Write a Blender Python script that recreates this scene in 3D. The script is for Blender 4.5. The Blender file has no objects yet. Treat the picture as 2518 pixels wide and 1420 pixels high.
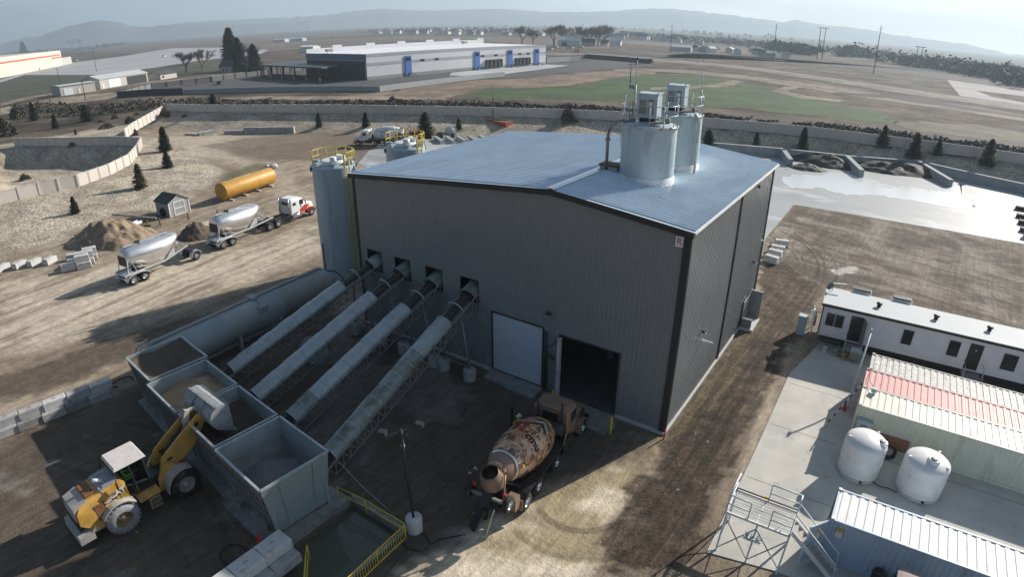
import bpy, math, random
from mathutils import noise as mnoise
import numpy as np
from mathutils import Vector, Matrix, Euler
R = math.radians
scene = bpy.context.scene
# ---------------------------------------------------------------- camera
cd = bpy.data.cameras.new('drone_camera')
cam = bpy.data.objects.new('drone_camera', cd)
scene.collection.objects.link(cam)
scene.camera = cam
cam.location = (9.01, -29.43, 23.10)
_y, _p, _r = -0.604, -0.428, 0.004
_f = Vector((math.sin(_y)*math.cos(_p), math.cos(_y)*math.cos(_p), math.sin(_p)))
_x = Vector((math.cos(_y), -math.sin(_y), 0)); _u = _x.cross(_f)
_x2 = _x*math.cos(_r)+_u*math.sin(_r); _u2 = _u*math.cos(_r)-_x*math.sin(_r)
cam.rotation_euler = Matrix((_x2, _u2, -_f)).transposed().to_euler()
# the drone's wide lens (slight barrel distortion)
cd.type = 'PANO'
cd.panorama_type = 'FISHEYE_LENS_POLYNOMIAL'
cd.sensor_width = 36.0
cd.fisheye_fov = R(178)
cd.fisheye_polynomial_k0 = 0.0
cd.fisheye_polynomial_k1 = -0.844/18.0
cd.fisheye_polynomial_k2 = 0.0
cd.fisheye_polynomial_k3 = 0.076/18.0**3
cd.fisheye_polynomial_k4 = 0.0
cd.clip_start = 0.1
cd.clip_end = 60000
# ---------------------------------------------------------------- light
SUN_AZ = R(20.3)      # from +Y towards +X
SUN_EL = R(27)
world = bpy.data.worlds.new('World'); scene.world = world
world.use_nodes = True
wn = world.node_tree; wn.nodes.clear()
def wnode(t, **k):
    n = wn.nodes.new(t)
    for a, b in k.items(): setattr(n, a, b)
    return n
wo = wnode('ShaderNodeOutputWorld'); wb = wnode('ShaderNodeBackground')
sky = wnode('ShaderNodeTexSky'); sky.sky_type = 'NISHITA'; sky.sun_disc = False
sky.sun_elevation = SUN_EL; sky.sun_rotation = SUN_AZ
sky.altitude = 750; sky.air_density = 1.0; sky.dust_density = 0.6; sky.ozone_density = 1.5
wb.inputs['Strength'].default_value = 0.05
tcw = wnode('ShaderNodeTexCoord'); mpw = wnode('ShaderNodeMapping'); mpw.inputs['Scale'].default_value = (1.0, 1.0, 7.0)
nzw = wnode('ShaderNodeTexNoise'); nzw.inputs['Scale'].default_value = 3.0; nzw.inputs['Detail'].default_value = 7; nzw.inputs['Distortion'].default_value = .4
rmw = wnode('ShaderNodeMapRange'); rmw.inputs['From Min'].default_value = .42; rmw.inputs['From Max'].default_value = .66
rmw.inputs['To Min'].default_value = .8; rmw.inputs['To Max'].default_value = .8
mxw = wnode('ShaderNodeMix', data_type='RGBA'); mxw.inputs['B'].default_value = (9.5, 9.9, 10.2, 1)
wn.links.new(tcw.outputs['Generated'], mpw.inputs['Vector']); wn.links.new(mpw.outputs[0], nzw.inputs['Vector'])
wn.links.new(nzw.outputs['Fac'], rmw.inputs['Value']); 
sxw = wnode('ShaderNodeSeparateXYZ'); elw = wnode('ShaderNodeMapRange'); elw.inputs['From Min'].default_value = .06; elw.inputs['From Max'].default_value = .28; elw.inputs['To Min'].default_value = 1; elw.inputs['To Max'].default_value = .04
muw = wnode('ShaderNodeMath', operation='MULTIPLY')
wn.links.new(tcw.outputs['Generated'], sxw.inputs[0]); wn.links.new(sxw.outputs[2], elw.inputs['Value']); wn.links.new(rmw.outputs[0], muw.inputs[0]); wn.links.new(elw.outputs[0], muw.inputs[1]); wn.links.new(muw.outputs[0], mxw.inputs['Factor'])

nrw = wnode('ShaderNodeVectorMath', operation='NORMALIZE'); dtw = wnode('ShaderNodeVectorMath', operation='DOT_PRODUCT')
dtw.inputs[1].default_value = (math.sin(SUN_AZ)*math.cos(SUN_EL), math.cos(SUN_AZ)*math.cos(SUN_EL), math.sin(SUN_EL))
crw = wnode('ShaderNodeValToRGB'); ce = crw.color_ramp; ce.elements[0].position = 0.0; ce.elements[0].color = (.015,.022,.035,1); ce.elements[1].position = 1.0; ce.elements[1].color = (1,.92,.82,1)
for p_, c_ in ((.28,(.04,.058,.085,1)),(.40,(.15,.20,.26,1)),(.56,(.27,.38,.49,1)),(.68,(.42,.54,.64,1)),(.78,(.64,.70,.74,1)),(.90,(.90,.88,.85,1))):
    e_ = ce.elements.new(p_); e_.color = c_
dmw = wnode('ShaderNodeMapRange'); dmw.inputs['From Min'].default_value = -1; dmw.inputs['From Max'].default_value = 1
scw = wnode('ShaderNodeVectorMath', operation='SCALE'); scm = wnode('ShaderNodeMapRange'); scm.inputs['From Min'].default_value = .40; scm.inputs['From Max'].default_value = .60; scm.inputs['To Min'].default_value = 18.5; scm.inputs['To Max'].default_value = 28.0; wn.links.new(nzw.outputs['Fac'], scm.inputs['Value']); wn.links.new(scm.outputs[0], scw.inputs['Scale'])
wn.links.new(tcw.outputs['Generated'], nrw.inputs[0]); wn.links.new(nrw.outputs[0], dtw.inputs[0]); wn.links.new(dtw.outputs['Value'], dmw.inputs['Value']); wn.links.new(dmw.outputs[0], crw.inputs['Fac'])
wn.links.new(crw.outputs['Color'], scw.inputs[0]); wn.links.new(scw.outputs[0], mxw.inputs['B'])
wn.links.new(sky.outputs[0], mxw.inputs['A']); wn.links.new(mxw.outputs['Result'], wb.inputs['Color'])
wn.links.new(wb.outputs[0], wo.inputs['Surface'])
sl = bpy.data.lights.new('sun', 'SUN'); sl.energy = 5.0; sl.angle = R(0.6); sl.color = (1.0, .94, .85)
so = bpy.data.objects.new('sun', sl); scene.collection.objects.link(so)
sd = Vector((math.sin(SUN_AZ)*math.cos(SUN_EL), math.cos(SUN_AZ)*math.cos(SUN_EL), math.sin(SUN_EL)))
so.rotation_euler = sd.to_track_quat('Z', 'Y').to_euler(); so.location = (60, 120, 90)
scene.view_settings.view_transform = 'Standard'; scene.view_settings.look = 'None'
scene.view_settings.exposure = 0.72; scene.view_settings.gamma = 1.0
scene.cycles.max_bounces = 5; scene.cycles.diffuse_bounces = 3; scene.cycles.glossy_bounces = 3
scene.cycles.transparent_max_bounces = 8; scene.cycles.volume_bounces = 0
scene.cycles.caustics_reflective = False; scene.cycles.caustics_refractive = False
# ---------------------------------------------------------------- mesh helpers
col = bpy.data.collections.new('place'); scene.collection.children.link(col)
random.seed(7)
rnd = random.uniform
class MB:
    def __init__(s, M=None): s.v = []; s.f = []; s.mi = []; s.M = M; s.m = 0; s.sm = []; s.smooth = False
    def vert(s, p):
        p = Vector(p)
        if s.M is not None: p = s.M @ p
        s.v.append(p); return len(s.v)-1
    def face(s, idx): s.f.append(tuple(idx)); s.mi.append(s.m); s.sm.append(s.smooth)
    def poly(s, pts): s.face([s.vert(p) for p in pts])
    def box(s, x0, x1, y0, y1, z0, z1):
        i = [s.vert(p) for p in ((x0,y0,z0),(x1,y0,z0),(x1,y1,z0),(x0,y1,z0),(x0,y0,z1),(x1,y0,z1),(x1,y1,z1),(x0,y1,z1))]
        for q in ((3,2,1,0),(4,5,6,7),(0,1,5,4),(1,2,6,5),(2,3,7,6),(3,0,4,7)): s.face([i[k] for k in q])
    def cbox(s, c, d, rz=0, taper=1.0):
        c = Vector(c); h = Vector(d)/2; ca, sa = math.cos(rz), math.sin(rz); i = []
        for z in (-1, 1):
            t = taper if z > 0 else 1
            for x, y in ((-1,-1),(1,-1),(1,1),(-1,1)):
                X, Y = x*h.x*t, y*h.y*t
                i.append(s.vert((c.x+X*ca-Y*sa, c.y+X*sa+Y*ca, c.z+z*h.z)))
        for q in ((3,2,1,0),(4,5,6,7),(0,1,5,4),(1,2,6,5),(2,3,7,6),(3,0,4,7)): s.face([i[k] for k in q])
    def hexa(s, b, t):   # 4 bottom pts, 4 top pts (ccw)
        i = [s.vert(p) for p in list(b)+list(t)]
        for q in ((3,2,1,0),(4,5,6,7),(0,1,5,4),(1,2,6,5),(2,3,7,6),(3,0,4,7)): s.face([i[k] for k in q])
    def bar(s, p0, p1, w, h=None, up=(0,0,1)):
        h = h or w; p0 = Vector(p0); p1 = Vector(p1); d = (p1-p0)
        if d.length < 1e-6: return
        d.normalize(); u = Vector(up)
        if abs(d.dot(u)) > .98: u = Vector((1,0,0))
        a = d.cross(u).normalized(); b = a.cross(d).normalized()
        i = []
        for p in (p0, p1):
            for x, y in ((-1,-1),(1,-1),(1,1),(-1,1)): i.append(s.vert(p+a*x*w/2+b*y*h/2))
        for q in ((3,2,1,0),(4,5,6,7),(0,1,5,4),(1,2,6,5),(2,3,7,6),(3,0,4,7)): s.face([i[k] for k in q])
    def ring(s, c, a, b, r, n, rb=None):
        rb = rb or r
        return [s.vert(c+a*math.cos(2*math.pi*k/n)*r+b*math.sin(2*math.pi*k/n)*rb) for k in range(n)]
    def cyl(s, p0, p1, r0, r1=None, n=14, cap=True):
        r1 = r0 if r1 is None else r1; p0 = Vector(p0); p1 = Vector(p1); d = (p1-p0).normalized()
        u = Vector((0,0,1)) if abs(d.z) < .9 else Vector((1,0,0))
        a = d.cross(u).normalized(); b = a.cross(d).normalized()
        A = s.ring(p0, a, b, r0, n); B = s.ring(p1, a, b, r1, n)
        o = s.smooth; s.smooth = True
        for k in range(n): s.face((A[k], B[k], B[(k+1) % n], A[(k+1) % n]))
        s.smooth = o
        if cap:
            s.face(list(A)); s.face(list(reversed(B)))
    def tube(s, pts, r, n=7, closed=False):
        pts = [Vector(p) for p in pts]; rings = []
        N = len(pts); up = Vector((0.13, 0.21, 0.97)).normalized()
        for k, p in enumerate(pts):
            if closed: d = pts[(k+1) % N]-pts[k-1]
            else: d = pts[min(k+1, N-1)]-pts[max(k-1, 0)]
            d = d.normalized() if d.length > 1e-9 else Vector((0,0,1))
            a = d.cross(up)
            if a.length < .1: a = d.cross(Vector((1,0,0)))
            a.normalize(); b = a.cross(d).normalized()
            rings.append(s.ring(p, a, b, r, n))
        o = s.smooth; s.smooth = True
        for k in range(N if closed else N-1):
            A, B = rings[k], rings[(k+1) % N]
            for j in range(n): s.face((A[j], B[j], B[(j+1) % n], A[(j+1) % n]))
        s.smooth = o
        if not closed: s.face(list(rings[0])); s.face(list(reversed(rings[-1])))
    def lathe(s, prof, c=(0,0,0), axis=(0,0,1), n=28, a0=0, a1=360):
        c = Vector(c); d = Vector(axis).normalized()
        u = Vector((0,0,1)) if abs(d.z) < .9 else Vector((1,0,0))
        a = u.cross(d).normalized(); b = d.cross(a).normalized()
        full = abs(a1-a0) >= 359.9; rings = []
        m = n if full else n+1
        for r, z in prof:
            rings.append([s.vert(c+d*z+(a*math.cos(R(a0)+R(a1-a0)*k/n)+b*math.sin(R(a0)+R(a1-a0)*k/n))*max(r, .0005)) for k in range(m)])
        o = s.smooth; s.smooth = True
        for A, B in zip(rings, rings[1:]):
            for k in range(n):
                j = (k+1) % m
                s.face((A[k], A[j], B[j], B[k]))
        s.smooth = o
    def prism(s, poly, axis, a0, a1):   # poly in the two other axes (order: x:(y,z) y:(x,z) z:(x,y))
        def P(u, v, w):
            return {'x': (w, u, v), 'y': (u, w, v), 'z': (u, v, w)}[axis]
        A = [s.vert(P(u, v, a0)) for u, v in poly]; B = [s.vert(P(u, v, a1)) for u, v in poly]
        n = len(poly)
        for k in range(n): s.face((A[k], A[(k+1) % n], B[(k+1) % n], B[k]))
        s.face(list(reversed(A))); s.face(B)
    def loft(s, rings, cap=True, smooth=True):
        I = [[s.vert(p) for p in r] for r in rings]; n = len(I[0])
        o = s.smooth; s.smooth = smooth
        for A, B in zip(I, I[1:]):
            for k in range(n): s.face((A[k], A[(k+1) % n], B[(k+1) % n], B[k]))
        s.smooth = o
        if cap: s.face(list(reversed(I[0]))); s.face(list(I[-1]))
    def sphere(s, c, r, nu=12, nv=8, sc=(1,1,1)):
        c = Vector(c); rings = []
        for j in range(nv+1):
            t = math.pi*j/nv
            rings.append([(c.x+r*sc[0]*math.sin(t)*math.cos(2*math.pi*k/nu), c.y+r*sc[1]*math.sin(t)*math.sin(2*math.pi*k/nu), c.z-r*sc[2]*math.cos(t)) for k in range(nu)])
        s.loft(rings, cap=False)
    def corr(s, O, S, L, U, l0, l1, N, pitch=.3048, depth=.035, wr=.35):
        # corrugated sheet: ribs along U, repeated along S, raised towards N
        O = Vector(O); S = Vector(S).normalized(); U = Vector(U).normalized(); N = Vector(N).normalized()
        t = 0; pr = []
        n = max(1, round(L/pitch)); p = L/n
        for k in range(n):
            b = k*p
            pr += [(b, 0), (b+p*(1-wr-.12), 0), (b+p*(1-wr), depth), (b+p*(1-.12), depth)]
        pr.append((L, 0))
        prev = None
        for (x, h) in pr:
            q = O+S*x+N*h
            ln = l0+(l1-l0)*x/L
            cur = (s.vert(q), s.vert(q+U*ln))
            if prev: s.face((prev[0], cur[0], cur[1], prev[1]))
            prev = cur
    def pieces(s):
        n = len(s.v)
        if len(s.f) > 6000: return None
        p = list(range(n))
        def fd(a):
            while p[a] != a: p[a] = p[p[a]]; a = p[a]
            return a
        for f in s.f:
            a = fd(f[0])
            for b in f[1:]: p[fd(b)] = a
        g = {}
        for i, v in enumerate(s.v): g.setdefault(fd(i), []).append(i)
        ks = list(g)
        if len(ks) < 2 or len(ks) > 220: return None
        V = np.array([tuple(v) for v in s.v])
        lo = np.array([V[g[k]].min(0) for k in ks]); hi = np.array([V[g[k]].max(0) for k in ks]); sz = np.linalg.norm(hi-lo, axis=1)
        gap = np.maximum(0, np.maximum(lo[:,None]-hi[None], lo[None]-hi[:,None])); gap = np.sqrt((gap**2).sum(2))
        nr = gap <= np.maximum(.02, .42*np.maximum(sz[:,None], sz[None]))
        lab = -np.ones(len(ks), int); c = 0
        for a in range(len(ks)):
            if lab[a] >= 0: continue
            st = [a]; lab[a] = c
            while st:
                q = st.pop()
                for b in np.where(nr[q] & (lab < 0))[0]: lab[b] = c; st.append(b)
            c += 1
        if c < 2 or c > 60: return None
        comp = {k: lab[i] for i, k in enumerate(ks)}
        out = []
        fl = [comp[fd(f[0])] for f in s.f]
        for c_ in range(c):
            m = MB(); mp = {}
            for f, mi, sm, l in zip(s.f, s.mi, s.sm, fl):
                if l != c_: continue
                for i in f:
                    if i not in mp: mp[i] = len(m.v); m.v.append(s.v[i])
                m.f.append(tuple(mp[i] for i in f)); m.mi.append(mi); m.sm.append(sm)
            out.append(m)
        return out
    def build(s, name, mats, parent=None, loc=None, rz=0, split=True):
        if split and parent is not None:
            pc = s.pieces()
            if pc:
                os_ = [m.build(name, mats, parent, loc, rz, False) for m in pc]
                return os_[0]
        me = bpy.data.meshes.new(name)
        me.from_pydata([tuple(v) for v in s.v], [], s.f)
        if not isinstance(mats, (list, tuple)): mats = [mats]
        for m in mats: me.materials.append(m)
        if len(mats) > 1: me.polygons.foreach_set('material_index', s.mi)
        me.polygons.foreach_set('use_smooth', s.sm)
        me.update()
        o = bpy.data.objects.new(name, me); col.objects.link(o)
        if parent: o.parent = parent
        if loc: o.location = loc
        if rz: o.rotation_euler = (0, 0, rz)
        return o
def tag(o, label=None, cat=None, group=None, kind=None):
    if label: o['label'] = label
    if cat: o['category'] = cat
    if group: o['group'] = group
    if kind: o['kind'] = kind
    return o
def thing(name, label, cat, loc=(0,0,0), rz=0, group=None, sc=None):
    o = bpy.data.objects.new(name, None); col.objects.link(o); o.empty_display_size = .3
    o.location = loc; o.rotation_euler = (0, 0, rz)
    if sc: o.scale = sc if isinstance(sc, tuple) else (sc, sc, sc)
    return tag(o, label, cat, group)
KIDS = {}
def copy_thing(root, loc, rz=0, label=None, group=None, sc=None):
    r = root.copy(); col.objects.link(r); r.location = loc; r.rotation_euler = (0, 0, rz)
    if sc: r.scale = sc if isinstance(sc, tuple) else (sc, sc, sc)
    if label: r['label'] = label
    if group: r['group'] = group
    if root.name not in KIDS: KIDS[root.name] = [(c, list(c.children)) for c in root.children]
    for ch, gs in KIDS[root.name]:
        c = ch.copy(); col.objects.link(c); c.parent = r
        for g in gs:
            d = g.copy(); col.objects.link(d); d.parent = c
    return r
# ---------------------------------------------------------------- materials
def mat(name, c, rough=.6, metal=0.0, var=.15, scale=3.0, c2=None, bump=0.0, bscale=20, spec=.5, coat=0, streak=None, emit=None, alpha=None):
    m = bpy.data.materials.new(name); m.use_nodes = True; nt = m.node_tree
    b = nt.nodes['Principled BSDF']
    b.inputs['Roughness'].default_value = rough; b.inputs['Metallic'].default_value = metal
    b.inputs['Specular IOR Level'].default_value = spec; b.inputs['Coat Weight'].default_value = coat
    tc = nt.nodes.new('ShaderNodeTexCoord')
    nz = nt.nodes.new('ShaderNodeTexNoise'); nz.inputs['Scale'].default_value = scale; nz.inputs['Detail'].default_value = 6; nz.inputs['Roughness'].default_value = .62
    src = tc.outputs['Object']
    if streak:
        mp = nt.nodes.new('ShaderNodeMapping'); mp.inputs['Scale'].default_value = streak
        nt.links.new(src, mp.inputs['Vector']); src = mp.outputs[0]
    nt.links.new(src, nz.inputs['Vector'])
    mr = nt.nodes.new('ShaderNodeMapRange'); mr.inputs['From Min'].default_value = .33; mr.inputs['From Max'].default_value = .67
    nt.links.new(nz.outputs['Fac'], mr.inputs['Value'])
    mx = nt.nodes.new('ShaderNodeMix'); mx.data_type = 'RGBA'
    c = tuple(c)
    if c2 is None:
        A = tuple(max(0, v*(1-var)) for v in c); B = tuple(min(1, v*(1+var)) for v in c)
    else: A = c; B = tuple(c2)
    mx.inputs['A'].default_value = A+(1,); mx.inputs['B'].default_value = B+(1,)
    nt.links.new(mr.outputs[0], mx.inputs['Factor']); nt.links.new(mx.outputs['Result'], b.inputs['Base Color'])
    r2 = nt.nodes.new('ShaderNodeMapRange'); r2.inputs['To Min'].default_value = max(.03, rough-.1); r2.inputs['To Max'].default_value = min(1, rough+.12)
    nt.links.new(nz.outputs['Fac'], r2.inputs['Value']); nt.links.new(r2.outputs[0], b.inputs['Roughness'])
    if bump:
        n2 = nt.nodes.new('ShaderNodeTexNoise'); n2.inputs['Scale'].default_value = bscale; n2.inputs['Detail'].default_value = 5
        nt.links.new(tc.outputs['Object'], n2.inputs['Vector'])
        bp = nt.nodes.new('ShaderNodeBump'); bp.inputs['Strength'].default_value = bump; bp.inputs['Distance'].default_value = .05
        nt.links.new(n2.outputs['Fac'], bp.inputs['Height']); nt.links.new(bp.outputs[0], b.inputs['Normal'])
    return m
def stain(m, c, scale, thr, fac=.6, streak=None, soft=.04, off=0):
    nt = m.node_tree; b = nt.nodes['Principled BSDF']; src = b.inputs['Base Color'].links[0].from_socket
    tc = nt.nodes.new('ShaderNodeTexCoord'); mp = nt.nodes.new('ShaderNodeMapping'); mp.inputs['Location'].default_value = (13.7+off, 5.1, 2.2+off)
    if streak: mp.inputs['Scale'].default_value = streak
    n = nt.nodes.new('ShaderNodeTexNoise'); n.inputs['Scale'].default_value = scale; n.inputs['Detail'].default_value = 8; n.inputs['Roughness'].default_value = .65
    nt.links.new(tc.outputs['Object'], mp.inputs['Vector']); nt.links.new(mp.outputs[0], n.inputs['Vector'])
    r = nt.nodes.new('ShaderNodeMapRange'); r.inputs['From Min'].default_value = thr; r.inputs['From Max'].default_value = thr+soft; r.inputs['To Max'].default_value = fac; nt.links.new(n.outputs['Fac'], r.inputs['Value'])
    x = nt.nodes.new('ShaderNodeMix'); x.data_type = 'RGBA'; x.inputs['B'].default_value = tuple(c)+(1,); nt.links.new(r.outputs[0], x.inputs['Factor']); nt.links.new(src, x.inputs['A']); nt.links.new(x.outputs['Result'], b.inputs['Base Color']); return m
M = {}
M['wall'] = mat('painted grey siding', (.225,.238,.240), .27, .0, .02, .5)
M['trim'] = mat('dark bronze trim', (.022,.022,.024), .5)
M['roof'] = mat('galvalume roof', (.68,.78,.86), .30, .2, .06, .5)
M['ridge'] = mat('bright flashing', (.62,.66,.70), .3, .7, .06)
M['silo'] = mat('pale painted silo steel', (.42,.50,.54), .45, .0, .10, .9, streak=(1,1,.2))
M['silowhite'] = mat('white skirt flashing', (.70,.72,.73), .45)
M['galv'] = mat('galvanised steel', (.40,.445,.455), .36, .3, .10, 1.3)
M['galvdirty'] = mat('dusty galvanised sheet', (.38,.43,.44), .42, .2, .2, 1.1, c2=(.12,.125,.09), streak=(1,.5,1))
M['steel'] = mat('weathered grey steel', (.27,.26,.24), .6, .2, .2, 4)
M['dark'] = mat('black steel', (.025,.026,.028), .5, .1, .3, 4)
M['black'] = mat('black rubber', (.022,.021,.02), .85, 0, .3, 8, bump=.3, bscale=30)
M['tyrewhite'] = mat('tyre caked with pale mud', (.36,.36,.38), .9, 0, .25, 5, c2=(.25,.24,.24))
M['belt'] = mat('dusty conveyor belt', (.05,.045,.04), .8, 0, .3, 3)
M['yellow'] = mat('yellow safety paint', (.62,.46,.05), .5, 0, .15, 6)
M['yel_loader'] = mat('loader yellow paint', (.52,.265,.025), .42, 0, .12, 2.5, c2=(.58,.36,.10))
M['dusty'] = mat('dust covered paint', (.42,.39,.35), .75, 0, .15, 3)
M['dustblue'] = mat('dust covered grey metal', (.36,.38,.42), .6, .1, .25, 4, c2=(.26,.27,.28))
M['white'] = mat('white paint', (.74,.75,.75), .4, 0, .06, 2)
M['plastic'] = mat('white polyethylene', (.74,.73,.72), .38, 0, .05, 1.2)
M['glass'] = mat('dark window glass', (.012,.015,.018), .08, 0, .2, 2, spec=.8)
M['chrome'] = mat('polished metal', (.75,.76,.78), .16, 1.0, .08, 3)
M['alu'] = mat('brushed aluminium tank', (.78,.78,.79), .30, .85, .06, .8, streak=(4,.3,4))
M['alup'] = mat('aluminium frame', (.60,.61,.63), .45, .5, .12, 3)
M['red'] = mat('red paint', (.48,.045,.03), .4, 0, .12, 3)
M['conc'] = mat('grey concrete block', (.38,.38,.37), .85, 0, .18, 2, bump=.3, bscale=12)
M['conclight'] = mat('pale precast concrete', (.55,.54,.53), .8, 0, .10, 2.5, bump=.15)
M['concdark'] = mat('stained concrete', (.24,.235,.22), .85, 0, .25, 2, bump=.3, bscale=12)
M['concwall'] = mat('precast fence panels', (.56,.51,.46), .8, 0, .07, .6)
M['tan'] = mat('desert tan paint', (.24,.155,.11), .45, 0, .10, 3, coat=.2)
M['rust'] = mat('rusty steel', (.20,.09,.04), .8, 0, .35, 6)
M['bark'] = mat('bark', (.10,.08,.065), .9, 0, .3, 8)
M['twig'] = mat('bare twigs', (.15,.12,.115), .9, 0, .25, 2)
M['needle'] = mat('dark conifer needles', (.014,.020,.011), .8, 0, .5, 1.6, c2=(.050,.060,.030))
M['needleb'] = mat('browning conifer needles', (.08,.062,.035), .85, 0, .4, 2)
M['brush'] = mat('dry brown brush', (.06,.05,.038), .95, 0, .5, .7, c2=(.11,.085,.06))
M['person'] = mat('skin', (.42,.27,.2), .6)
M['hivis'] = mat('yellow safety vest', (.62,.60,.06), .7)
M['orange'] = mat('orange cloth', (.65,.18,.04), .7)
M['cloth'] = mat('dark work trousers', (.03,.03,.04), .9)
M['green'] = mat('green cloth', (.08,.30,.06), .8)
M['sand'] = mat('tan sand', (.32,.235,.14), .95, 0, .18, 1.6, bump=.5, bscale=9)
M['sandd'] = mat('dark damp sand', (.105,.08,.055), .95, 0, .2, 2, bump=.5, bscale=10)
M['gravelp'] = mat('grey crushed gravel', (.17,.165,.165), .95, 0, .2, 3, bump=.6, bscale=14)
M['orangetank'] = mat('ochre painted tank', (.56,.30,.035), .5, 0, .10, .9, c2=(.44,.22,.04))
M['oranged'] = mat('flaking dirty band', (.30,.15,.04), .8, 0, .1, 2.5, c2=(.55,.42,.22), streak=(1,.5,3))
M['blue'] = mat('blue paint', (.06,.17,.50), .5)
stain(M['silo'], (.26,.31,.33), .8, .56, .5, (1,1,.18)); stain(M['silo'], (.30,.27,.22), 1.6, .66, .5, (1,1,.10), off=9)
stain(M['plastic'], (.50,.46,.41), 1.3, .60, .35, (1,1,.5)); stain(M['plastic'], (.35,.32,.29), 3.5, .69, .5, off=4)
stain(M['conc'], (.20,.18,.155), 1.1, .56, .6); stain(M['conclight'], (.34,.31,.27), 1.3, .57, .6); stain(M['concwall'], (.42,.38,.33), .5, .60, .5)
stain(M['yel_loader'], (.30,.24,.16), 1.8, .56, .55); stain(M['galv'], (.25,.24,.20), 1.1, .60, .5); stain(M['dustblue'], (.20,.18,.15), 2.2, .58, .5)
stain(M['roof'], (.58,.66,.72), .25, .57, .5, (1,.4,1)); stain(M['wall'], (.20,.20,.185), .18, .60, .45)
stain(M['white'], (.52,.48,.42), 1.5, .62, .4); stain(M['tan'], (.12,.08,.06), 2.0, .60, .5); stain(M['alu'], (.55,.52,.47), 1.2, .60, .4); stain(M['orangetank'], (.25,.12,.04), 1.2, .62, .6, (1,.4,1)); stain(M['black'], (.16,.14,.11), 3, .55, .5)
def text_part(s, size, material, parent, Mx, name='lettering', ext=.004, wrap=None, bold=0.0):
    cu = bpy.data.curves.new(name, 'FONT'); cu.body = s; cu.size = size; cu.extrude = ext; cu.align_x = 'CENTER'; cu.align_y = 'CENTER'; cu.offset = bold
    tmp = bpy.data.objects.new('tmp', cu); scene.collection.objects.link(tmp)
    dg = bpy.context.evaluated_depsgraph_get()
    me = bpy.data.meshes.new_from_object(tmp.evaluated_get(dg)); me.name = name
    bpy.data.objects.remove(tmp); 
    me.materials.clear(); me.materials.append(material)
    for v in me.vertices:
        v.co = wrap(v.co.copy()) if wrap else Mx @ v.co
    o = bpy.data.objects.new(name, me); col.objects.link(o)
    if parent: o.parent = parent
    return o
def basis(o, x, y):   # matrix placing text: origin, text-right, text-up
    x = Vector(x).normalized(); y = Vector(y).normalized(); z = x.cross(y)
    m = Matrix((x, y, z)).transposed().to_4x4(); m.translation = Vector(o); return m
# ================================================================ ground
WALLB = [(-174.0,54.0),(-157.0,56.5),(-140.7,60.9),(-116.0,69.9),(-95.2,77.3),(-72.4,86.9),(-53.5,96.8),(-29.2,104.8),(-9.2,111.8),(3.6,113.8),(16.0,116.8),(33.4,119.2),(60,121.0),(100,122.0)]
WALLN = [(-163.0,9.5),(-146.8,16.1),(-135.3,22.2),(-124.5,25.0),(-117.0,21.0),(-107.6,15.2),(-102.0,9.1),(-98.9,2.7),(-99.6,-3.2),(-99.5,-9.3),(-99.0,-22.0)]
WALLC = [(-142.0,28.6),(-148.0,33.4),(-174.0,54.0)]
_sh = lambda p: ((p[0]-9.0)*.953+9.0, (p[1]+29.4)*.953-29.4)
WALLB = [_sh(p) for p in WALLB]; WALLC = WALLC[:-1]+[WALLB[0]]
def vnoise(x, y, seed=0):
    xi = np.floor(x).astype(np.int64); yi = np.floor(y).astype(np.int64)
    fx = x-xi; fy = y-yi; fx = fx*fx*(3-2*fx); fy = fy*fy*(3-2*fy)
    def h(a, b):
        n = (a*374761393+b*668265263+seed*974711) & 0x7fffffff
        n = ((n ^ (n >> 13))*1274126177) & 0x7fffffff
        return ((n ^ (n >> 16)) & 0xffff)/65535.0
    return (h(xi,yi)*(1-fx)+h(xi+1,yi)*fx)*(1-fy)+(h(xi,yi+1)*(1-fx)+h(xi+1,yi+1)*fx)*fy
def fbm(x, y, seed=0, o=5):
    r = 0; a = .5; t = 0
    for k in range(o):
        r = r+a*vnoise(x, y, seed+k*17); t += a; a *= .55; x = x*2.03+7.1; y = y*2.03+3.7
    return r/t
def segdist(X, Y, pts):
    D = np.full(X.shape, 1e9); S = np.zeros(X.shape)
    for (x0, y0), (x1, y1) in zip(pts, pts[1:]):
        dx, dy = x1-x0, y1-y0; L = dx*dx+dy*dy
        t = np.clip(((X-x0)*dx+(Y-y0)*dy)/L, 0, 1)
        d = np.hypot(X-x0-t*dx, Y-y0-t*dy)
        sg = np.sign((X-x0)*dy-(Y-y0)*dx)   # + = right-hand side of travel
        m = d < D; D = np.where(m, d, D); S = np.where(m, sg, S)
    return D, S
def sst(a, b, x):
    t = np.clip((x-a)/(b-a), 0, 1); return t*t*(3-2*t)
def sdpoly(X, Y, poly):   # + inside
    D = np.full(X.shape, 1e9); ins = np.zeros(X.shape, bool)
    n = len(poly)
    for k in range(n):
        x0, y0 = poly[k]; x1, y1 = poly[(k+1) % n]
        dx, dy = x1-x0, y1-y0; L = dx*dx+dy*dy+1e-9
        t = np.clip(((X-x0)*dx+(Y-y0)*dy)/L, 0, 1)
        D = np.minimum(D, np.hypot(X-x0-t*dx, Y-y0-t*dy))
        c = ((y0 > Y) != (y1 > Y)) & (X < (x1-x0)*(Y-y0)/((y1-y0)+1e-12)+x0)
        ins ^= c
    return np.where(ins, D, -D)
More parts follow.
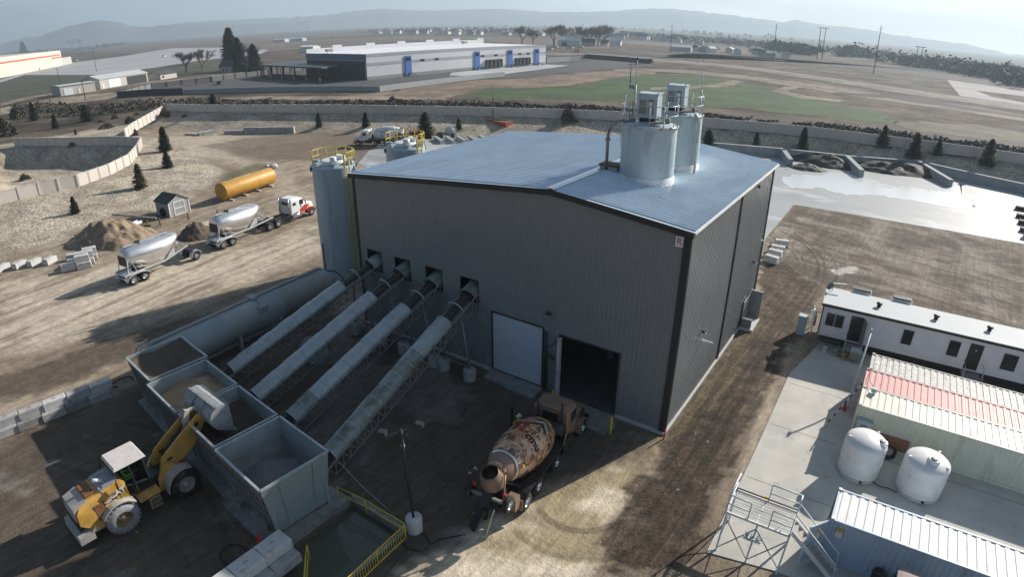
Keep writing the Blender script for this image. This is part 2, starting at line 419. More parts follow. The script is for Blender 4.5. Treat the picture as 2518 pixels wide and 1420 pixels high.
def height(X, Y):
    D, S = segdist(X, Y, WALLB)
    foot = 10.0-2.0*sst(-60, -30, X)
    inner = 3.0*(1-np.clip((D-.8)/foot, 0, 1))
    outer = 3.0*(1-sst(.5, 8, D))
    h = np.where(S > 0, inner, outer)
    fade = sst(-230, -174, X)*(1-sst(100, 140, X))
    h = h*np.where(X < -174, fade, 1)*np.where(X > 100, 1-sst(100, 140, X), 1)
    D2, S2 = segdist(X, Y, WALLN)
    h2 = 1.1*(1-np.clip((D2-.5)/18.0, 0, 1))
    h2 = np.where((D2 < 18), h2, 0)
    h3 = np.maximum(h, h2)
    bs = sdpoly(X, Y, WALLN[:8]+[(-118,-8),(-160,-4)])
    return np.where((bs > .4) & (X < -95), h3*(1-sst(.4, 7, bs))-2.6*sst(.4, 7.5, bs), h3)
def axis_grid(a, b, st, lo, hi, g=1.045):
    v = list(np.arange(a, b+1e-6, st)); s = st
    while v[-1] < hi: s *= g; v.append(v[-1]+s)
    w = [a]; s = st
    while w[-1] > lo: s *= g; w.append(w[-1]-s)
    return np.array(w[:0:-1]+v)
gx = axis_grid(-60, 26, .26, -7200, 4900); gy = axis_grid(-32, 46, .26, -380, 7400)
GX, GY = np.meshgrid(gx, gy)
GH = height(GX, GY)
near = (np.abs(GX+40) < 260) & (np.abs(GY-40) < 220)
GH = GH+np.where(near, (fbm(GX*.35, GY*.35, 5)-.5)*.10+(fbm(GX*1.7, GY*1.7, 9)-.5)*.05, 0)*np.where((GX > 2)&(GX < 40)&(GY > -12)&(GY < 24), .3, 1)
# keep the ground just under building floors, slabs, pit
GH = np.where(sdpoly(GX, GY, [(-26,-.2),(0,-.2),(0,20.8),(-26,20.8)]) > -.3, -.12, GH)
PIT = [(-11.35,-18.75),(-11.35,-14.75),(-7.55,-14.75),(-7.55,-18.75),(-7.55,-21.5),(-9.6,-21.6)]
GH = GH-1.2*sst(-.1, .35, sdpoly(GX, GY, PIT))
C = lambda *a: np.array(a)
def lerp(A, B, m): return A*(1-m[..., None])+B*m[..., None]
n1 = fbm(GX*.06, GY*.06, 1); n2 = fbm(GX*.35, GY*.35, 2); n3 = fbm(GX*1.6, GY*1.6, 3)
# streaks along the haul road direction (left) and along the lot (right)
ta = R(97); su = GX*math.cos(ta)+GY*math.sin(ta); sv = -GX*math.sin(ta)+GY*math.cos(ta)
st1 = fbm(su*.07, sv*.9, 11); st2 = fbm(su*.25, sv*2.6, 12)
tb = R(168); su2 = GX*math.cos(tb)+GY*math.sin(tb); sv2 = -GX*math.sin(tb)+GY*math.cos(tb)
st3 = fbm(su2*.10, sv2*.8, 13); st4 = fbm(su2*.4, sv2*2.2, 14)
def soft(poly, w=1.0, warp=1.5):
    return sst(-w, w, sdpoly(GX, GY, poly)+(n3-.5)*warp*2+(n2-.5)*warp*3)
col0 = lerp(C(.235,.185,.135), C(.36,.295,.22), sst(.38, .62, st1*.55+n2*.45))
col0 = lerp(col0, C(.175,.135,.10), sst(.54, .66, st2)*.4)
# bright dusty haul road
road = soft([(-64.6,-18.1),(-58.7,-7.3),(-50.4,1.8),(-49.7,13.8),(-43.0,9.0),(-41.6,-0.8),(-42.1,-6.8),(-44.6,-14.7),(-46.0,-22.8)], 3, 1.5)
col0 = lerp(col0, C(.60,.52,.41), road*sst(.3, .6, st1*.5+st2*.5)*.85)
road2 = soft([(-140.6,30.9),(-124.0,45.7),(-108.3,55.4),(-96.8,55.5),(-104.6,34.1),(-76.0,27.8),(-57.5,20.0),(-52.5,14.7),(-68.3,20.8),(-94.4,28.1),(-122.9,28.8)], 2, 1.5)
col0 = lerp(col0, C(.42,.36,.28), road2*.8)
dk = soft([(-113.9,34.2),(-115.8,44.9),(-104.1,59.1),(-82.0,58.3),(-71.4,46.3),(-72.5,39.9),(-79.8,37.6),(-89.9,32.2)], 2, 1.5)
col0 = lerp(col0, C(.155,.12,.09), dk*(.6+.4*st1))
band = soft([(-40.4,-7.7),(-40.9,-0.3),(-41.0,7.4),(-34.7,2.8),(-36.0,-4.5),(-37.1,-11.8),(-38.7,-18.7),(-40.3,-24.3),(-44.5,-23.2),(-41.9,-15.4)], 1.5, 1.5)
col0 = lerp(col0, C(.165,.13,.095), band*sst(.35,.6,st1)*.8)
# working yard: brown soil, darkened to the outline of the building's shadow
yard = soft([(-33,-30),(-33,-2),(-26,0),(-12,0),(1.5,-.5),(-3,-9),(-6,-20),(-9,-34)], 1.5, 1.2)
damp_and_shade = soft([(-37.5,-6.1),(-39.6,-10.5),(-40.5,-14.6),(-43.2,-23.6),(-45.7,-31.4),(-38.3,-32.3),(-38.7,-24.7),(-37.8,-21.2),(-36.0,-16.5),(-35.8,-12.5),(-35.0,-7.6)], .8, 1.0)  # damp soil, with shade beyond the silo shadows painted into its colour
col0 = lerp(col0, C(.10,.076,.057), damp_and_shade*.85)
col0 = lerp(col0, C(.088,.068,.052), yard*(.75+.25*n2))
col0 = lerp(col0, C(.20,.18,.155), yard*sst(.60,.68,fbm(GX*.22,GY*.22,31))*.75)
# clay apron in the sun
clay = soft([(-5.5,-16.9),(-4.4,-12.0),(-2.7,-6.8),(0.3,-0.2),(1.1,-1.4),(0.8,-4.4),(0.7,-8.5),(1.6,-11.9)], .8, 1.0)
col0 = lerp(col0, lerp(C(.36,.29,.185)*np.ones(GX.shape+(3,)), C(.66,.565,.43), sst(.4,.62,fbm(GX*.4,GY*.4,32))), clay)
# dark gravel strip beside the big shed
strip = soft([(0.2,0.0),(0.0,5.0),(0.1,10.5),(0.7,18.5),(-0.8,27.8),(-3.2,45.2),(-1.6,51.6),(5.6,39.2),(4.7,28.2),(5.2,21.5),(4.2,15.0),(4.1,5.4),(5.4,-7.2),(5.4,-9.5),(1.8,-11.8),(0.7,-8.5),(0.6,-3.8)], .3, .9)
col0 = lerp(col0, lerp(C(.060,.043,.032)*np.ones(GX.shape+(3,)), C(.125,.093,.068), sst(.42,.66,n3*.5+n2*.5)), strip)
edge = soft([(-.3,-.5),(.4,-1.0),(1.6,2),(1.9,10),(1.6,20),(-.3,21)], .3, .5)
col0 = lerp(col0, C(.13,.105,.06), edge*.6)
lot = soft([(-3.4,58.3),(26.8,61.8),(22.6,26.0),(5.5,30.5),(3.2,30.7),(-0.3,34.9),(-2.9,41.7)], .25, .25)
lc = lerp(C(.11,.085,.068)*np.ones(GX.shape+(3,)), C(.27,.23,.19), sst(.40, .66, st3*.35+st4*.2+n2*.45))
col0 = lerp(col0, lc, lot)
pd = soft([(5.2,35.4),(7.1,38.1),(7.1,35.8),(5.8,34.5)], .3, .5); col0 = lerp(col0, C(.55,.52,.48), pd*.8)
gr = soft([(-81.5,17.4),(-88.2,24.4),(-87.7,30.8),(-83.1,31.1),(-80.0,22.5),(-75.4,16.7),(-75.0,14.4)], 1.0, 1.5); col0 = lerp(col0, C(.11,.10,.05), gr*.8)
gr = soft([(-73.3,0.9),(-77.3,7.0),(-74.8,9.6),(-72.2,4.6),(-69.4,0.4)], 1.0, 1.2); col0 = lerp(col0, C(.12,.11,.05), gr*.8)
# gravelled berms
DB, SB = segdist(GX, GY, WALLB); DN, SN = segdist(GX, GY, WALLN)
footb = 10.5-2.0*sst(-60, -30, GX)
gb = (1-sst(footb-1.5, footb+.5, DB+(n3-.5)*3))*(SB > 0)*(GX > -176)
gn = (1-sst(17, 20, DN+(n2-.5)*6))*(GX < -66)
foot = soft([(-73.7,-15.9),(-77.8,-2.4),(-83.5,3.5),(-74.1,4.6),(-75.6,8.1),(-82.7,18.1),(-90.8,24.7),(-106.7,29.8),(-133.5,33.8),(-140.8,30.8),(-175.7,44.9),(-203.6,67.1),(-244.0,69.1),(-372.4,55.7)], 1.5, 1.5)
gravel = np.maximum(gb, np.maximum(gn*(SN < 0)*0, foot))
gravel = np.where((GX > -66) & (gb < .5), 0, gravel)
gc = lerp(C(.38,.325,.255)*np.ones(GX.shape+(3,)), C(.58,.50,.39), sst(.35, .65, n2))
col0 = lerp(col0, gc, gravel)
# beyond the wall: rough fields
out = ((SB < 0) & (DB > .3)) | (GX < -178)
out = out.astype(float)
fc = lerp(C(.105,.078,.058)*np.ones(GX.shape+(3,)), C(.17,.13,.098), sst(.4, .6, n1))
fc = lerp(fc, C(.07,.062,.045), sst(.52, .66, fbm(GX*.02, GY*.05, 41))*.6)
col0 = lerp(col0, fc, out)
dit = (1-sst(7, 11, DB+(n2-.5)*5))*(SB < 0)
col0 = lerp(col0, C(.075,.062,.045), dit*.9)
far = sst(450, 1500, np.hypot(GX, GY))
col0 = lerp(col0, lerp(C(.075,.072,.06)*np.ones(GX.shape+(3,)), C(.13,.105,.085), sst(.4,.6,fbm(GX*.003,GY*.006,51))), far)
wet = np.zeros(GX.shape)
for pl, w in ((yard, .25),): wet = np.maximum(wet, pl*sst(.55,.7,n2)*w)
ny, nx = GX.shape
co = np.stack([GX, GY, GH], -1).reshape(-1, 3).astype(np.float32)
ii = np.arange(ny*nx).reshape(ny, nx)
quads = np.stack([ii[:-1,:-1], ii[:-1,1:], ii[1:,1:], ii[1:,:-1]], -1).reshape(-1, 4)
me = bpy.data.meshes.new('ground')
me.vertices.add(len(co)); me.vertices.foreach_set('co', co.ravel())
me.loops.add(quads.size); me.loops.foreach_set('vertex_index', quads.ravel().astype(np.int32))
me.polygons.add(len(quads)); me.polygons.foreach_set('loop_start', np.arange(0, quads.size, 4, dtype=np.int32))
me.polygons.foreach_set('use_smooth', np.ones(len(quads), bool))
me.update(calc_edges=True)
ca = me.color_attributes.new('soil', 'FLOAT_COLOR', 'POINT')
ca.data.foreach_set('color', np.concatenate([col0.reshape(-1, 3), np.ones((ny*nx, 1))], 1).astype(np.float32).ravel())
cb = me.color_attributes.new('mask', 'FLOAT_COLOR', 'POINT')
mk = np.stack([gravel, np.maximum(strip, lot*.5), out, wet], -1)
cb.data.foreach_set('color', mk.reshape(-1, 4).astype(np.float32).ravel())
ground = bpy.data.objects.new('ground', me); col.objects.link(ground); tag(ground, kind='structure')
def gz(x, y): return float(height(np.array([float(x)]), np.array([float(y)]))[0])
# ground shader
gm = bpy.data.materials.new('soil'); gm.use_nodes = True; nt = gm.node_tree
b = nt.nodes['Principled BSDF']; b.inputs['Specular IOR Level'].default_value = .25
def N(t, **k):
    n = nt.nodes.new(t)
    for a, v in k.items():
        if a in n.inputs: n.inputs[a].default_value = v
        else: setattr(n, a, v)
    return n
def Lk(a, c): nt.links.new(a, c)
at = N('ShaderNodeAttribute', attribute_name='soil'); am = N('ShaderNodeAttribute', attribute_name='mask')
sp = N('ShaderNodeSeparateColor'); Lk(am.outputs['Color'], sp.inputs[0])
geo = N('ShaderNodeNewGeometry')
def noise(scale, detail=5, rough=.6):
    n = N('ShaderNodeTexNoise'); n.inputs['Scale'].default_value = scale; n.inputs['Detail'].default_value = detail; n.inputs['Roughness'].default_value = rough
    Lk(geo.outputs['Position'], n.inputs['Vector']); return n
def mrange(src, a, c, d, e):
    m = N('ShaderNodeMapRange'); m.inputs['From Min'].default_value = a; m.inputs['From Max'].default_value = c; m.inputs['To Min'].default_value = d; m.inputs['To Max'].default_value = e
    Lk(src, m.inputs['Value']); return m.outputs[0]
def mth(op, a, c=None):
    m = N('ShaderNodeMath', operation=op)
    for k, v in enumerate((a, c)):
        if v is None: continue
        if hasattr(v, 'links'): Lk(v, m.inputs[k])
        else: m.inputs[k].default_value = v
    return m.outputs[0]
def mixc(f, A, B):
    m = N('ShaderNodeMix', data_type='RGBA')
    if hasattr(f, 'links'): Lk(f, m.inputs['Factor'])
    else: m.inputs['Factor'].default_value = f
    for k, v in (('A', A), ('B', B)):
        if hasattr(v, 'links'): Lk(v, m.inputs[k])
        else: m.inputs[k].default_value = tuple(v)+(1,)
    return m.outputs['Result']
def scalec(c, f):
    m = N('ShaderNodeVectorMath', operation='SCALE'); Lk(c, m.inputs[0])
    if hasattr(f, 'links'): Lk(f, m.inputs['Scale'])
    else: m.inputs['Scale'].default_value = f
    return m.outputs[0]
na = noise(1.1, 8, .7); nb = noise(7.0, 6, .7)
f1 = mrange(na.outputs['Fac'], .3, .7, .84, 1.16); f2 = mrange(nb.outputs['Fac'], .3, .7, .86, 1.14)
base = scalec(at.outputs['Color'], mth('MULTIPLY', f1, f2))
# stones on the berms
vo = N('ShaderNodeTexVoronoi'); vo.inputs['Scale'].default_value = 3.0; vo.inputs['Randomness'].default_value = 1.0; Lk(geo.outputs['Position'], vo.inputs['Vector'])
vsep = N('ShaderNodeSeparateColor'); Lk(vo.outputs['Color'], vsep.inputs[0])
stone = mth('MULTIPLY', mrange(vsep.outputs[0], 0, 1, .68, 1.32), mrange(vo.outputs['Distance'], .15, .62, 1.06, .68))
base = mixc(sp.outputs[0], base, scalec(base, stone))
# fine pebbles on the dark strips
vp = N('ShaderNodeTexVoronoi'); vp.inputs['Scale'].default_value = 9.0; Lk(geo.outputs['Position'], vp.inputs['Vector'])
vps = N('ShaderNodeSeparateColor'); Lk(vp.outputs['Color'], vps.inputs[0])
base = mixc(mth('MULTIPLY', sp.outputs[1], .8), base, scalec(base, mrange(vps.outputs[0], 0, 1, .55, 1.5)))
# tyre tracks: arcs of darker pressed soil
tread = N('ShaderNodeTexNoise'); tread.inputs['Scale'].default_value = 3.5; Lk(geo.outputs['Position'], tread.inputs['Vector'])
sxyz = N('ShaderNodeSeparateXYZ'); Lk(geo.outputs['Position'], sxyz.inputs[0])
def arc(cx, cy, r, w, a0, a1, dark, src):
    dx = mth('SUBTRACT', sxyz.outputs[0], cx); dy = mth('SUBTRACT', sxyz.outputs[1], cy)
    d = mth('SQRT', mth('ADD', mth('MULTIPLY', dx, dx), mth('MULTIPLY', dy, dy)))
    d = mth('ABSOLUTE', mth('SUBTRACT', d, r))
    band = mrange(d, w*.5, w, 1, 0)
    an = mth('ARCTAN2', dy, dx)
    g = mth('MULTIPLY', mrange(an, a0, a0+.12, 0, 1), mrange(an, a1-.12, a1, 1, 0))
    m = mth('MULTIPLY', mth('MULTIPLY', band, g), mrange(tread.outputs['Fac'], .38, .5, .6, 1.0))
    return mixc(mth('MULTIPLY', m, dark), src, scalec(src, .45))
# small scattered stones and streaks left by wheels
vq = N('ShaderNodeTexVoronoi'); vq.inputs['Scale'].default_value = 1.1; Lk(geo.outputs['Position'], vq.inputs['Vector'])
vqs = N('ShaderNodeSeparateColor'); Lk(vq.outputs['Color'], vqs.inputs[0])
pm_ = mth('MULTIPLY', mrange(vq.outputs['Distance'], .05, .10, 1, 0), mrange(vqs.outputs[0], .80, .86, 0, .7))
base = mixc(pm_, base, (.42,.39,.34))
np_ = noise(.55, 12, .62); nq_ = noise(2.3, 10, .68)
base = mixc(mth('SUBTRACT', 1.0, sp.outputs[0]), base, scalec(base, mth('MULTIPLY', mrange(np_.outputs['Fac'], .465, .53, .94, 1.04), mrange(nq_.outputs['Fac'], .44, .56, .94, 1.05))))
def streaks(ang, f0, f1):
    mp_ = N('ShaderNodeMapping'); mp_.inputs['Rotation'].default_value = (0, 0, -ang); mp_.inputs['Scale'].default_value = (f0, f1, 1); mp_.vector_type = 'POINT'
    v_ = N('ShaderNodeVectorRotate'); v_.rotation_type = 'Z_AXIS'; v_.inputs['Angle'].default_value = -ang; Lk(geo.outputs['Position'], v_.inputs['Vector'])
    mp_.inputs['Rotation'].default_value = (0,0,0); Lk(v_.outputs[0], mp_.inputs['Vector'])
    n_ = N('ShaderNodeTexNoise'); n_.inputs['Scale'].default_value = 1.0; n_.inputs['Detail'].default_value = 4; Lk(mp_.outputs[0], n_.inputs['Vector']); return n_.outputs['Fac']
sk1 = mrange(streaks(R(97), .12, 3.6), .36, .64, .90, 1.10); sk2 = mrange(streaks(R(84), .10, 4.5), .36, .64, .91, 1.09)
base = mixc(mth('SUBTRACT', 1.0, mth('MAXIMUM', sp.outputs[0], sp.outputs[2])), base, scalec(base, mth('MULTIPLY', sk1, sk2)))
sk3 = mrange(streaks(R(86), .05, 3.2), .38, .60, .78, 1.24)
base = mixc(mth('MULTIPLY', sp.outputs[1], .85), base, scalec(base, sk3))
ARCS = [(-11.9,31.8,13.8,.22,.2,1.0,.8),(-11.9,31.8,14.5,.16,.2,.95,.7),(-12.1,32.6,16.0,.22,-.1,1.0,.8),(-12.1,32.6,16.7,.18,-.05,.9,.7),(-12.1,32.6,17.9,.2,-.15,.7,.6),(44.8,46.3,26.6,.16,-3.12,-2.6,.5),(40.1,45.6,20.2,.16,-3.12,-2.5,.5),
  (-1.5,-7.6,2.45,.26,-2.3,.6,.8),(-1.5,-7.6,4.3,.22,-2.0,.2,.5),(-170.9,1.8,174.1,.34,-.10,.12,.9),(-170.9,1.8,172.2,.34,-.10,.12,.9),(-168,1.8,170.4,.26,-.09,.12,.7),(-168,1.8,172.5,.26,-.09,.12,.6),(-171,1.8,173.2,.16,-.10,.12,.5),(-20,-34,16.5,.3,.5,2.2,.5),(-20,-34,14.4,.3,.4,2.3,.45),(-24,-30,6.5,.3,.2,2.4,.4)]
nf_ = noise(.045, 12, .68); ng_ = noise(.5, 8, .7)
base = mixc(sp.outputs[2], base, scalec(base, mth('MULTIPLY', mrange(nf_.outputs['Fac'], .42, .58, .40, 1.05), mrange(ng_.outputs['Fac'], .38, .62, .75, 1.25))))
for a in ARCS: base = arc(*a, base)
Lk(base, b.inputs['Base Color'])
Lk(mrange(am.outputs['Alpha'], 0, 1, .95, .25), b.inputs['Roughness'])
bh = mth('ADD', mth('MULTIPLY', nb.outputs['Fac'], .5), mth('MULTIPLY', mth('MULTIPLY', vo.outputs['Distance'], -.9), sp.outputs[0]))
bh = mth('ADD', bh, mth('MULTIPLY', na.outputs['Fac'], 1.2))
bp = N('ShaderNodeBump', Strength=.55, Distance=.16); Lk(bh, bp.inputs['Height']); Lk(bp.outputs[0], b.inputs['Normal'])
me.materials.append(gm)
# thin sheets laid on the ground
def sheet(name, poly, z, material, sub=0, kind='structure', label=None):
    mb = MB(); mb.poly([(x, y, z) for x, y in poly]); o = mb.build(name, material); tag(o, label, kind=kind); return o
def slab(name, poly, z0, z1, material, label=None):
    a = sum(p[0]*q[1]-q[0]*p[1] for p, q in zip(poly, poly[1:]+poly[:1]))
    if a < 0: poly = poly[::-1]
    mb = MB(); mb.prism(poly, 'z', z0, z1); o = mb.build(name, material); tag(o, label, kind='structure'); return o
# ================================================================ plant building
W, D = 25.85, 20.6
HR, HL, XR, HRG = 13.0, 12.45, -8.5, 13.82
bld = thing('plant_building', 'large grey corrugated metal plant building with low pitched metal roof and two big front doors', 'building', (0,0,0))
def ztop(x): return HRG+(x-XR)*(HR-HRG)/(0-XR) if x > XR else HRG+(XR-x)*(HL-HRG)/(W+XR)
mb = MB()
def fw(x0, x1, z0, z1=None):
    a, c = (z1, z1) if z1 else (ztop(x0), ztop(x1))
    mb.corr((x0,0,z0), (1,0,0), x1-x0, (0,0,1), a-z0, c-z0, (0,-1,0), depth=.012, wr=.22)
OP = [(-24.9,-23.35),(-21.9,-20.35),(-18.8,-17.25),(-15.57,-14.03)]
OZ0, OZ1 = 4.92, 6.6
D1 = (-12.85,-8.85,.2,4.62); D2 = (-7.5,-3.42,0,4.48)
xs = [-W]
for a, c in OP: xs += [a, c]
xs += [D1[0], D1[1], D2[0], D2[1], 0]
for k in range(0, len(xs)-1):
    a, c = xs[k], xs[k+1]
    hole = k % 2 == 1
    if not hole:
        if a < XR < c: fw(a, XR, .12); fw(XR, c, .12)
        else: fw(a, c, .12)
    else:
        top = OZ1 if c < -14 else (D1[3] if c < -8.5 else D2[3])
        if a < XR < c: pass
        fw(a, c, top)
        if c < -14: fw(a, c, .12, OZ0)
mb.corr((0,0,.12), (0,1,0), D, (0,0,1), HR-.12, HR-.12, (1,0,0), depth=.026, wr=.22)
mb.corr((-W,D,.12), (0,-1,0), D, (0,0,1), HL-.12, HL-.12, (-1,0,0))
mb.corr((0,D,.12), (-1,0,0), -XR, (0,0,1), HR-.12, HRG-.12, (0,1,0)); mb.corr((XR,D,.12), (-1,0,0), W+XR, (0,0,1), HRG-.12, HL-.12, (0,1,0))
mb.build('wall', M['wall'], bld)
mb = MB(); ov = .22
for x0, z0, x1, z1 in ((XR, HRG, ov, HR-.02), (XR, HRG, -W-ov, HL-.02)):
    d = Vector((x1-x0, 0, z1-z0)); L = d.length
    n = Vector((0,1,0)).cross(d) if x1 < x0 else d.cross(Vector((0,1,0)))
    if n.z < 0: n = -n
    mb.corr((x0, -ov, z0+.06), (0,1,0), D+2*ov, d, L, L, n, pitch=.40, depth=.085, wr=.24)
roof = mb.build('roof', M['roof'], bld)
mb = MB(); 
mb.hexa([(XR-.28,-ov-.02,HRG+.09),(XR,-ov-.02,HRG+.13),(XR,D+ov,HRG+.13),(XR-.28,D+ov,HRG+.09)], [(XR-.28,-ov-.02,HRG+.13),(XR,-ov-.02,HRG+.17),(XR,D+ov,HRG+.17),(XR-.28,D+ov,HRG+.13)])
mb.hexa([(XR,-ov-.02,HRG+.13),(XR+.28,-ov-.02,HRG+.085),(XR+.28,D+ov,HRG+.085),(XR,D+ov,HRG+.13)], [(XR,-ov-.02,HRG+.17),(XR+.28,-ov-.02,HRG+.125),(XR+.28,D+ov,HRG+.125),(XR,D+ov,HRG+.17)])
mb.build('ridge_cap', M['ridge'], bld)
mb = MB()   # trim: rakes, corners, side seam
for yy in (-ov-.03, D+ov+.03):
    mb.bar((XR, yy, HRG-.10), (ov+.03, yy, HR-.14), .07, .34); mb.bar((XR, yy, HRG-.10), (-W-ov-.03, yy, HL-.14), .07, .34)
mb.box(-.32,-.02,-.09,-.045,.12,HR-.3); mb.box(.045,.09,0.02,.30,.12,HR-.15)
mb.box(-W-.06,-W+.12,-.09,-.045,.12,HL-.3); mb.box(.045,.09,D-.25,D,.12,HR-.15)
mb.box(-.02,.045,-.09,.02,.12,HR-.3)
mb.box(.045,.10,10.43,10.68,.12,HR-.12)
mb.box(-W-.10,-W-.045,.0,.25,.12,HL-.2)
for a, c in OP:
    mb.box(a-.02,a+.02,-.06,.0,OZ0,OZ1); mb.box(a,c,-.06,0,OZ1,OZ1+.03)
for a, c, z0, z1 in (D1, D2):
    mb.box(a-.10,a,-.08,.12,.12,z1+.02); mb.box(c,c+.08,-.08,.12,.12,z1+.02); mb.box(a-.10,c+.08,-.08,.12,z1+.02,z1+.10)
mb.build('trim', M['trim'], bld)
mb = MB(); mb.bar((ov+.05,-ov,HR-.02),(ov+.05,D+ov,HR-.02),.13,.12); mb.bar((-W-ov-.05,-ov,HL-.02),(-W-ov-.05,D+ov,HL-.02),.12,.12)
mb.build('gutter', M['white'], bld)
mb = MB(); mb.box(-W-.12,-12.95,-.12,.2,-.1,.12); mb.box(-3.3,.12,-.12,.2,-.1,.12); mb.box(-.2,.12,.2,D+.12,-.1,.12); mb.box(-W-.12,-W+.2,.2,D+.12,-.1,.12); mb.box(-W+.2,-.2,D-.1,D+.12,-.1,.12)
mb.build('foundation', M['conclight'], bld)
mb = MB(); 
for k in range(8): mb.box(D1[0],D1[1],-.02+.012*(k%2),.06,D1[2]+k*.552,D1[2]+(k+1)*.552)
mb.build('door', mat('white roll-up door', (.50,.57,.64), .3, 0, .03, 1), bld)
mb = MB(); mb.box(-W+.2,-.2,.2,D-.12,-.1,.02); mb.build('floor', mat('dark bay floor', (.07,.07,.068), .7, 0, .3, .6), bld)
mb = MB(); mb.box(-7.6,-7.42,-.3,-.02,.05,4.4); mb.build('door_frame', M['conclight'], bld)
mb = MB()   # dark things standing inside the bay, real depth
mb.box(-6.9,-6.5,6,6.4,0,5); mb.box(-4.2,-3.8,6,6.4,0,5); mb.box(-7,-3.7,5.9,6.5,4.5,5.2); mb.cyl((-5.3,6.3,2.8),(-5.3,6.3,4.6),.3,1.0)
mb.build('batch_frame', M['steel'], bld)
slab('loading_apron', [(-12.9,-.1),(-8.7,-.1),(-8.6,-1.55),(-12.8,-1.25)], -.1, .16, M['concdark'])
slab('bay_floor', [(-8.3,-.1),(-3.3,-.1),(-2.7,-1.2),(-3.0,-2.2),(-8.2,-2.0)], -.1, .05, M['concdark'])
# wall furniture
def wall_light(x, y, z, nx, ny, lab, grp):
    t = thing('wall_light', lab, 'wall light', (x,y,z), math.atan2(ny,nx), grp)
    mb = MB(); mb.hexa([(0,-.14,-.10),(.22,-.14,-.10),(.22,.14,-.10),(0,.14,-.10)],[(0,-.16,.12),(.12,-.16,.12),(.12,.16,.12),(0,.16,.12)]); mb.build('housing', M['dark'], t)
    mb = MB(); mb.cbox((.14,0,-.12),(.18,.24,.04)); mb.build('lens', M['white'], t); return t
wall_light(-8.40,-.09,5.85,0,-1,'small dark wall pack light above the gap between the two front doors','wall lights')
wall_light(.10,14.8,HR-.6,1,0,'white wall pack light high under the eave on the side wall','wall lights')
wall_light(.10,4.9,5.0,1,0,'small wall light low on the side wall near the front corner','wall lights')
wall_light(.10,17.6,5.6,1,0,'small wall light on the side wall near the back corner','wall lights')
for (x,y,z,lab) in ((.06,5.2,4.2,'short white bracket arm on side wall below the front wall light'),(.06,19.2,7.0,'short white bracket arm on side wall near back corner')):
    t = thing('bracket_arm', lab, 'bracket', (x,y,z), 0, 'bracket arms on the side wall'); mb = MB(); mb.bar((0,0,0),(.75,-.1,.02),.06,.06); mb.bar((0,.1,-.15),(.75,-.1,.0),.05,.05); mb.build('arm', M['white'], t)
t = thing('corner_sign', 'small white and red square sign high on front wall by right corner', 'sign', (-.55,-.06,12.35))
mb = MB(); mb.box(-.22,.22,-.03,0,-.3,.3); mb.build('board', M['white'], t)
text_part('R', .5, M['red'], t, basis((0,-.036,0),(1,0,0),(0,0,1)), 'lettering')
t = thing('drain_pipe', 'black vertical pipe with side arm between the two front doors', 'pipe', (-8.55,-.16,0))
mb = MB(); mb.tube([(0,0,.2),(0,0,4.5)],.09); mb.build('pipe', M['dark'], t)
mb = MB(); mb.tube([(0,-.08,3.1),(.5,-.1,2.85),(.75,-.1,2.75)],.07); mb.build('side_arm', M['dark'], t)
mb = MB(); mb.tube([(.05,-.1,3.2),(.35,-.15,3.75),(.55,-.15,3.7),(.9,-.15,4.3)],.03); mb.tube([(.22,-.1,.3),(.22,-.1,3.2)],.03); mb.tube([(.28,-.1,.3),(.28,-.1,3.2)],.02); mb.build('conduit', M['dark'], t)
# side stair shelter near back corner
t = thing('side_door_canopy', 'grey sheet metal door canopy box standing against the side wall', 'shelter', (0.1,16.5,0))
mb = MB(); mb.hexa([(0,.0,.1),(.06,.0,.1),(.06,2.4,.1),(0,2.4,.1)],[(0,0,2.4),(.06,0,2.4),(.06,2.4,2.4),(0,2.4,2.4)]); mb.hexa([(0,0,0),(.9,0,0),(.9,.06,0),(0,.06,0)],[(0,0,.9),(.9,0,.9),(.9,.06,.9),(0,.06,.9)])
mb.hexa([(0,2.3,0),(1.0,2.3,0),(1.0,2.36,0),(0,2.36,0)],[(0,2.3,2.6),(1.0,2.3,2.6),(1.0,2.36,2.6),(0,2.36,2.6)]); mb.build('panel', M['wall'], t)
mb = MB(); mb.bar((0,.1,.95),(.95,.1,.95),.08,.1); mb.bar((0,2.33,2.64),(1.02,2.33,2.64),.08,.08); mb.build('rail', M['white'], t)
mb = MB(); mb.box(0,1.1,-.15,2.4,0,.2); mb.build('step', M['conclight'], t)
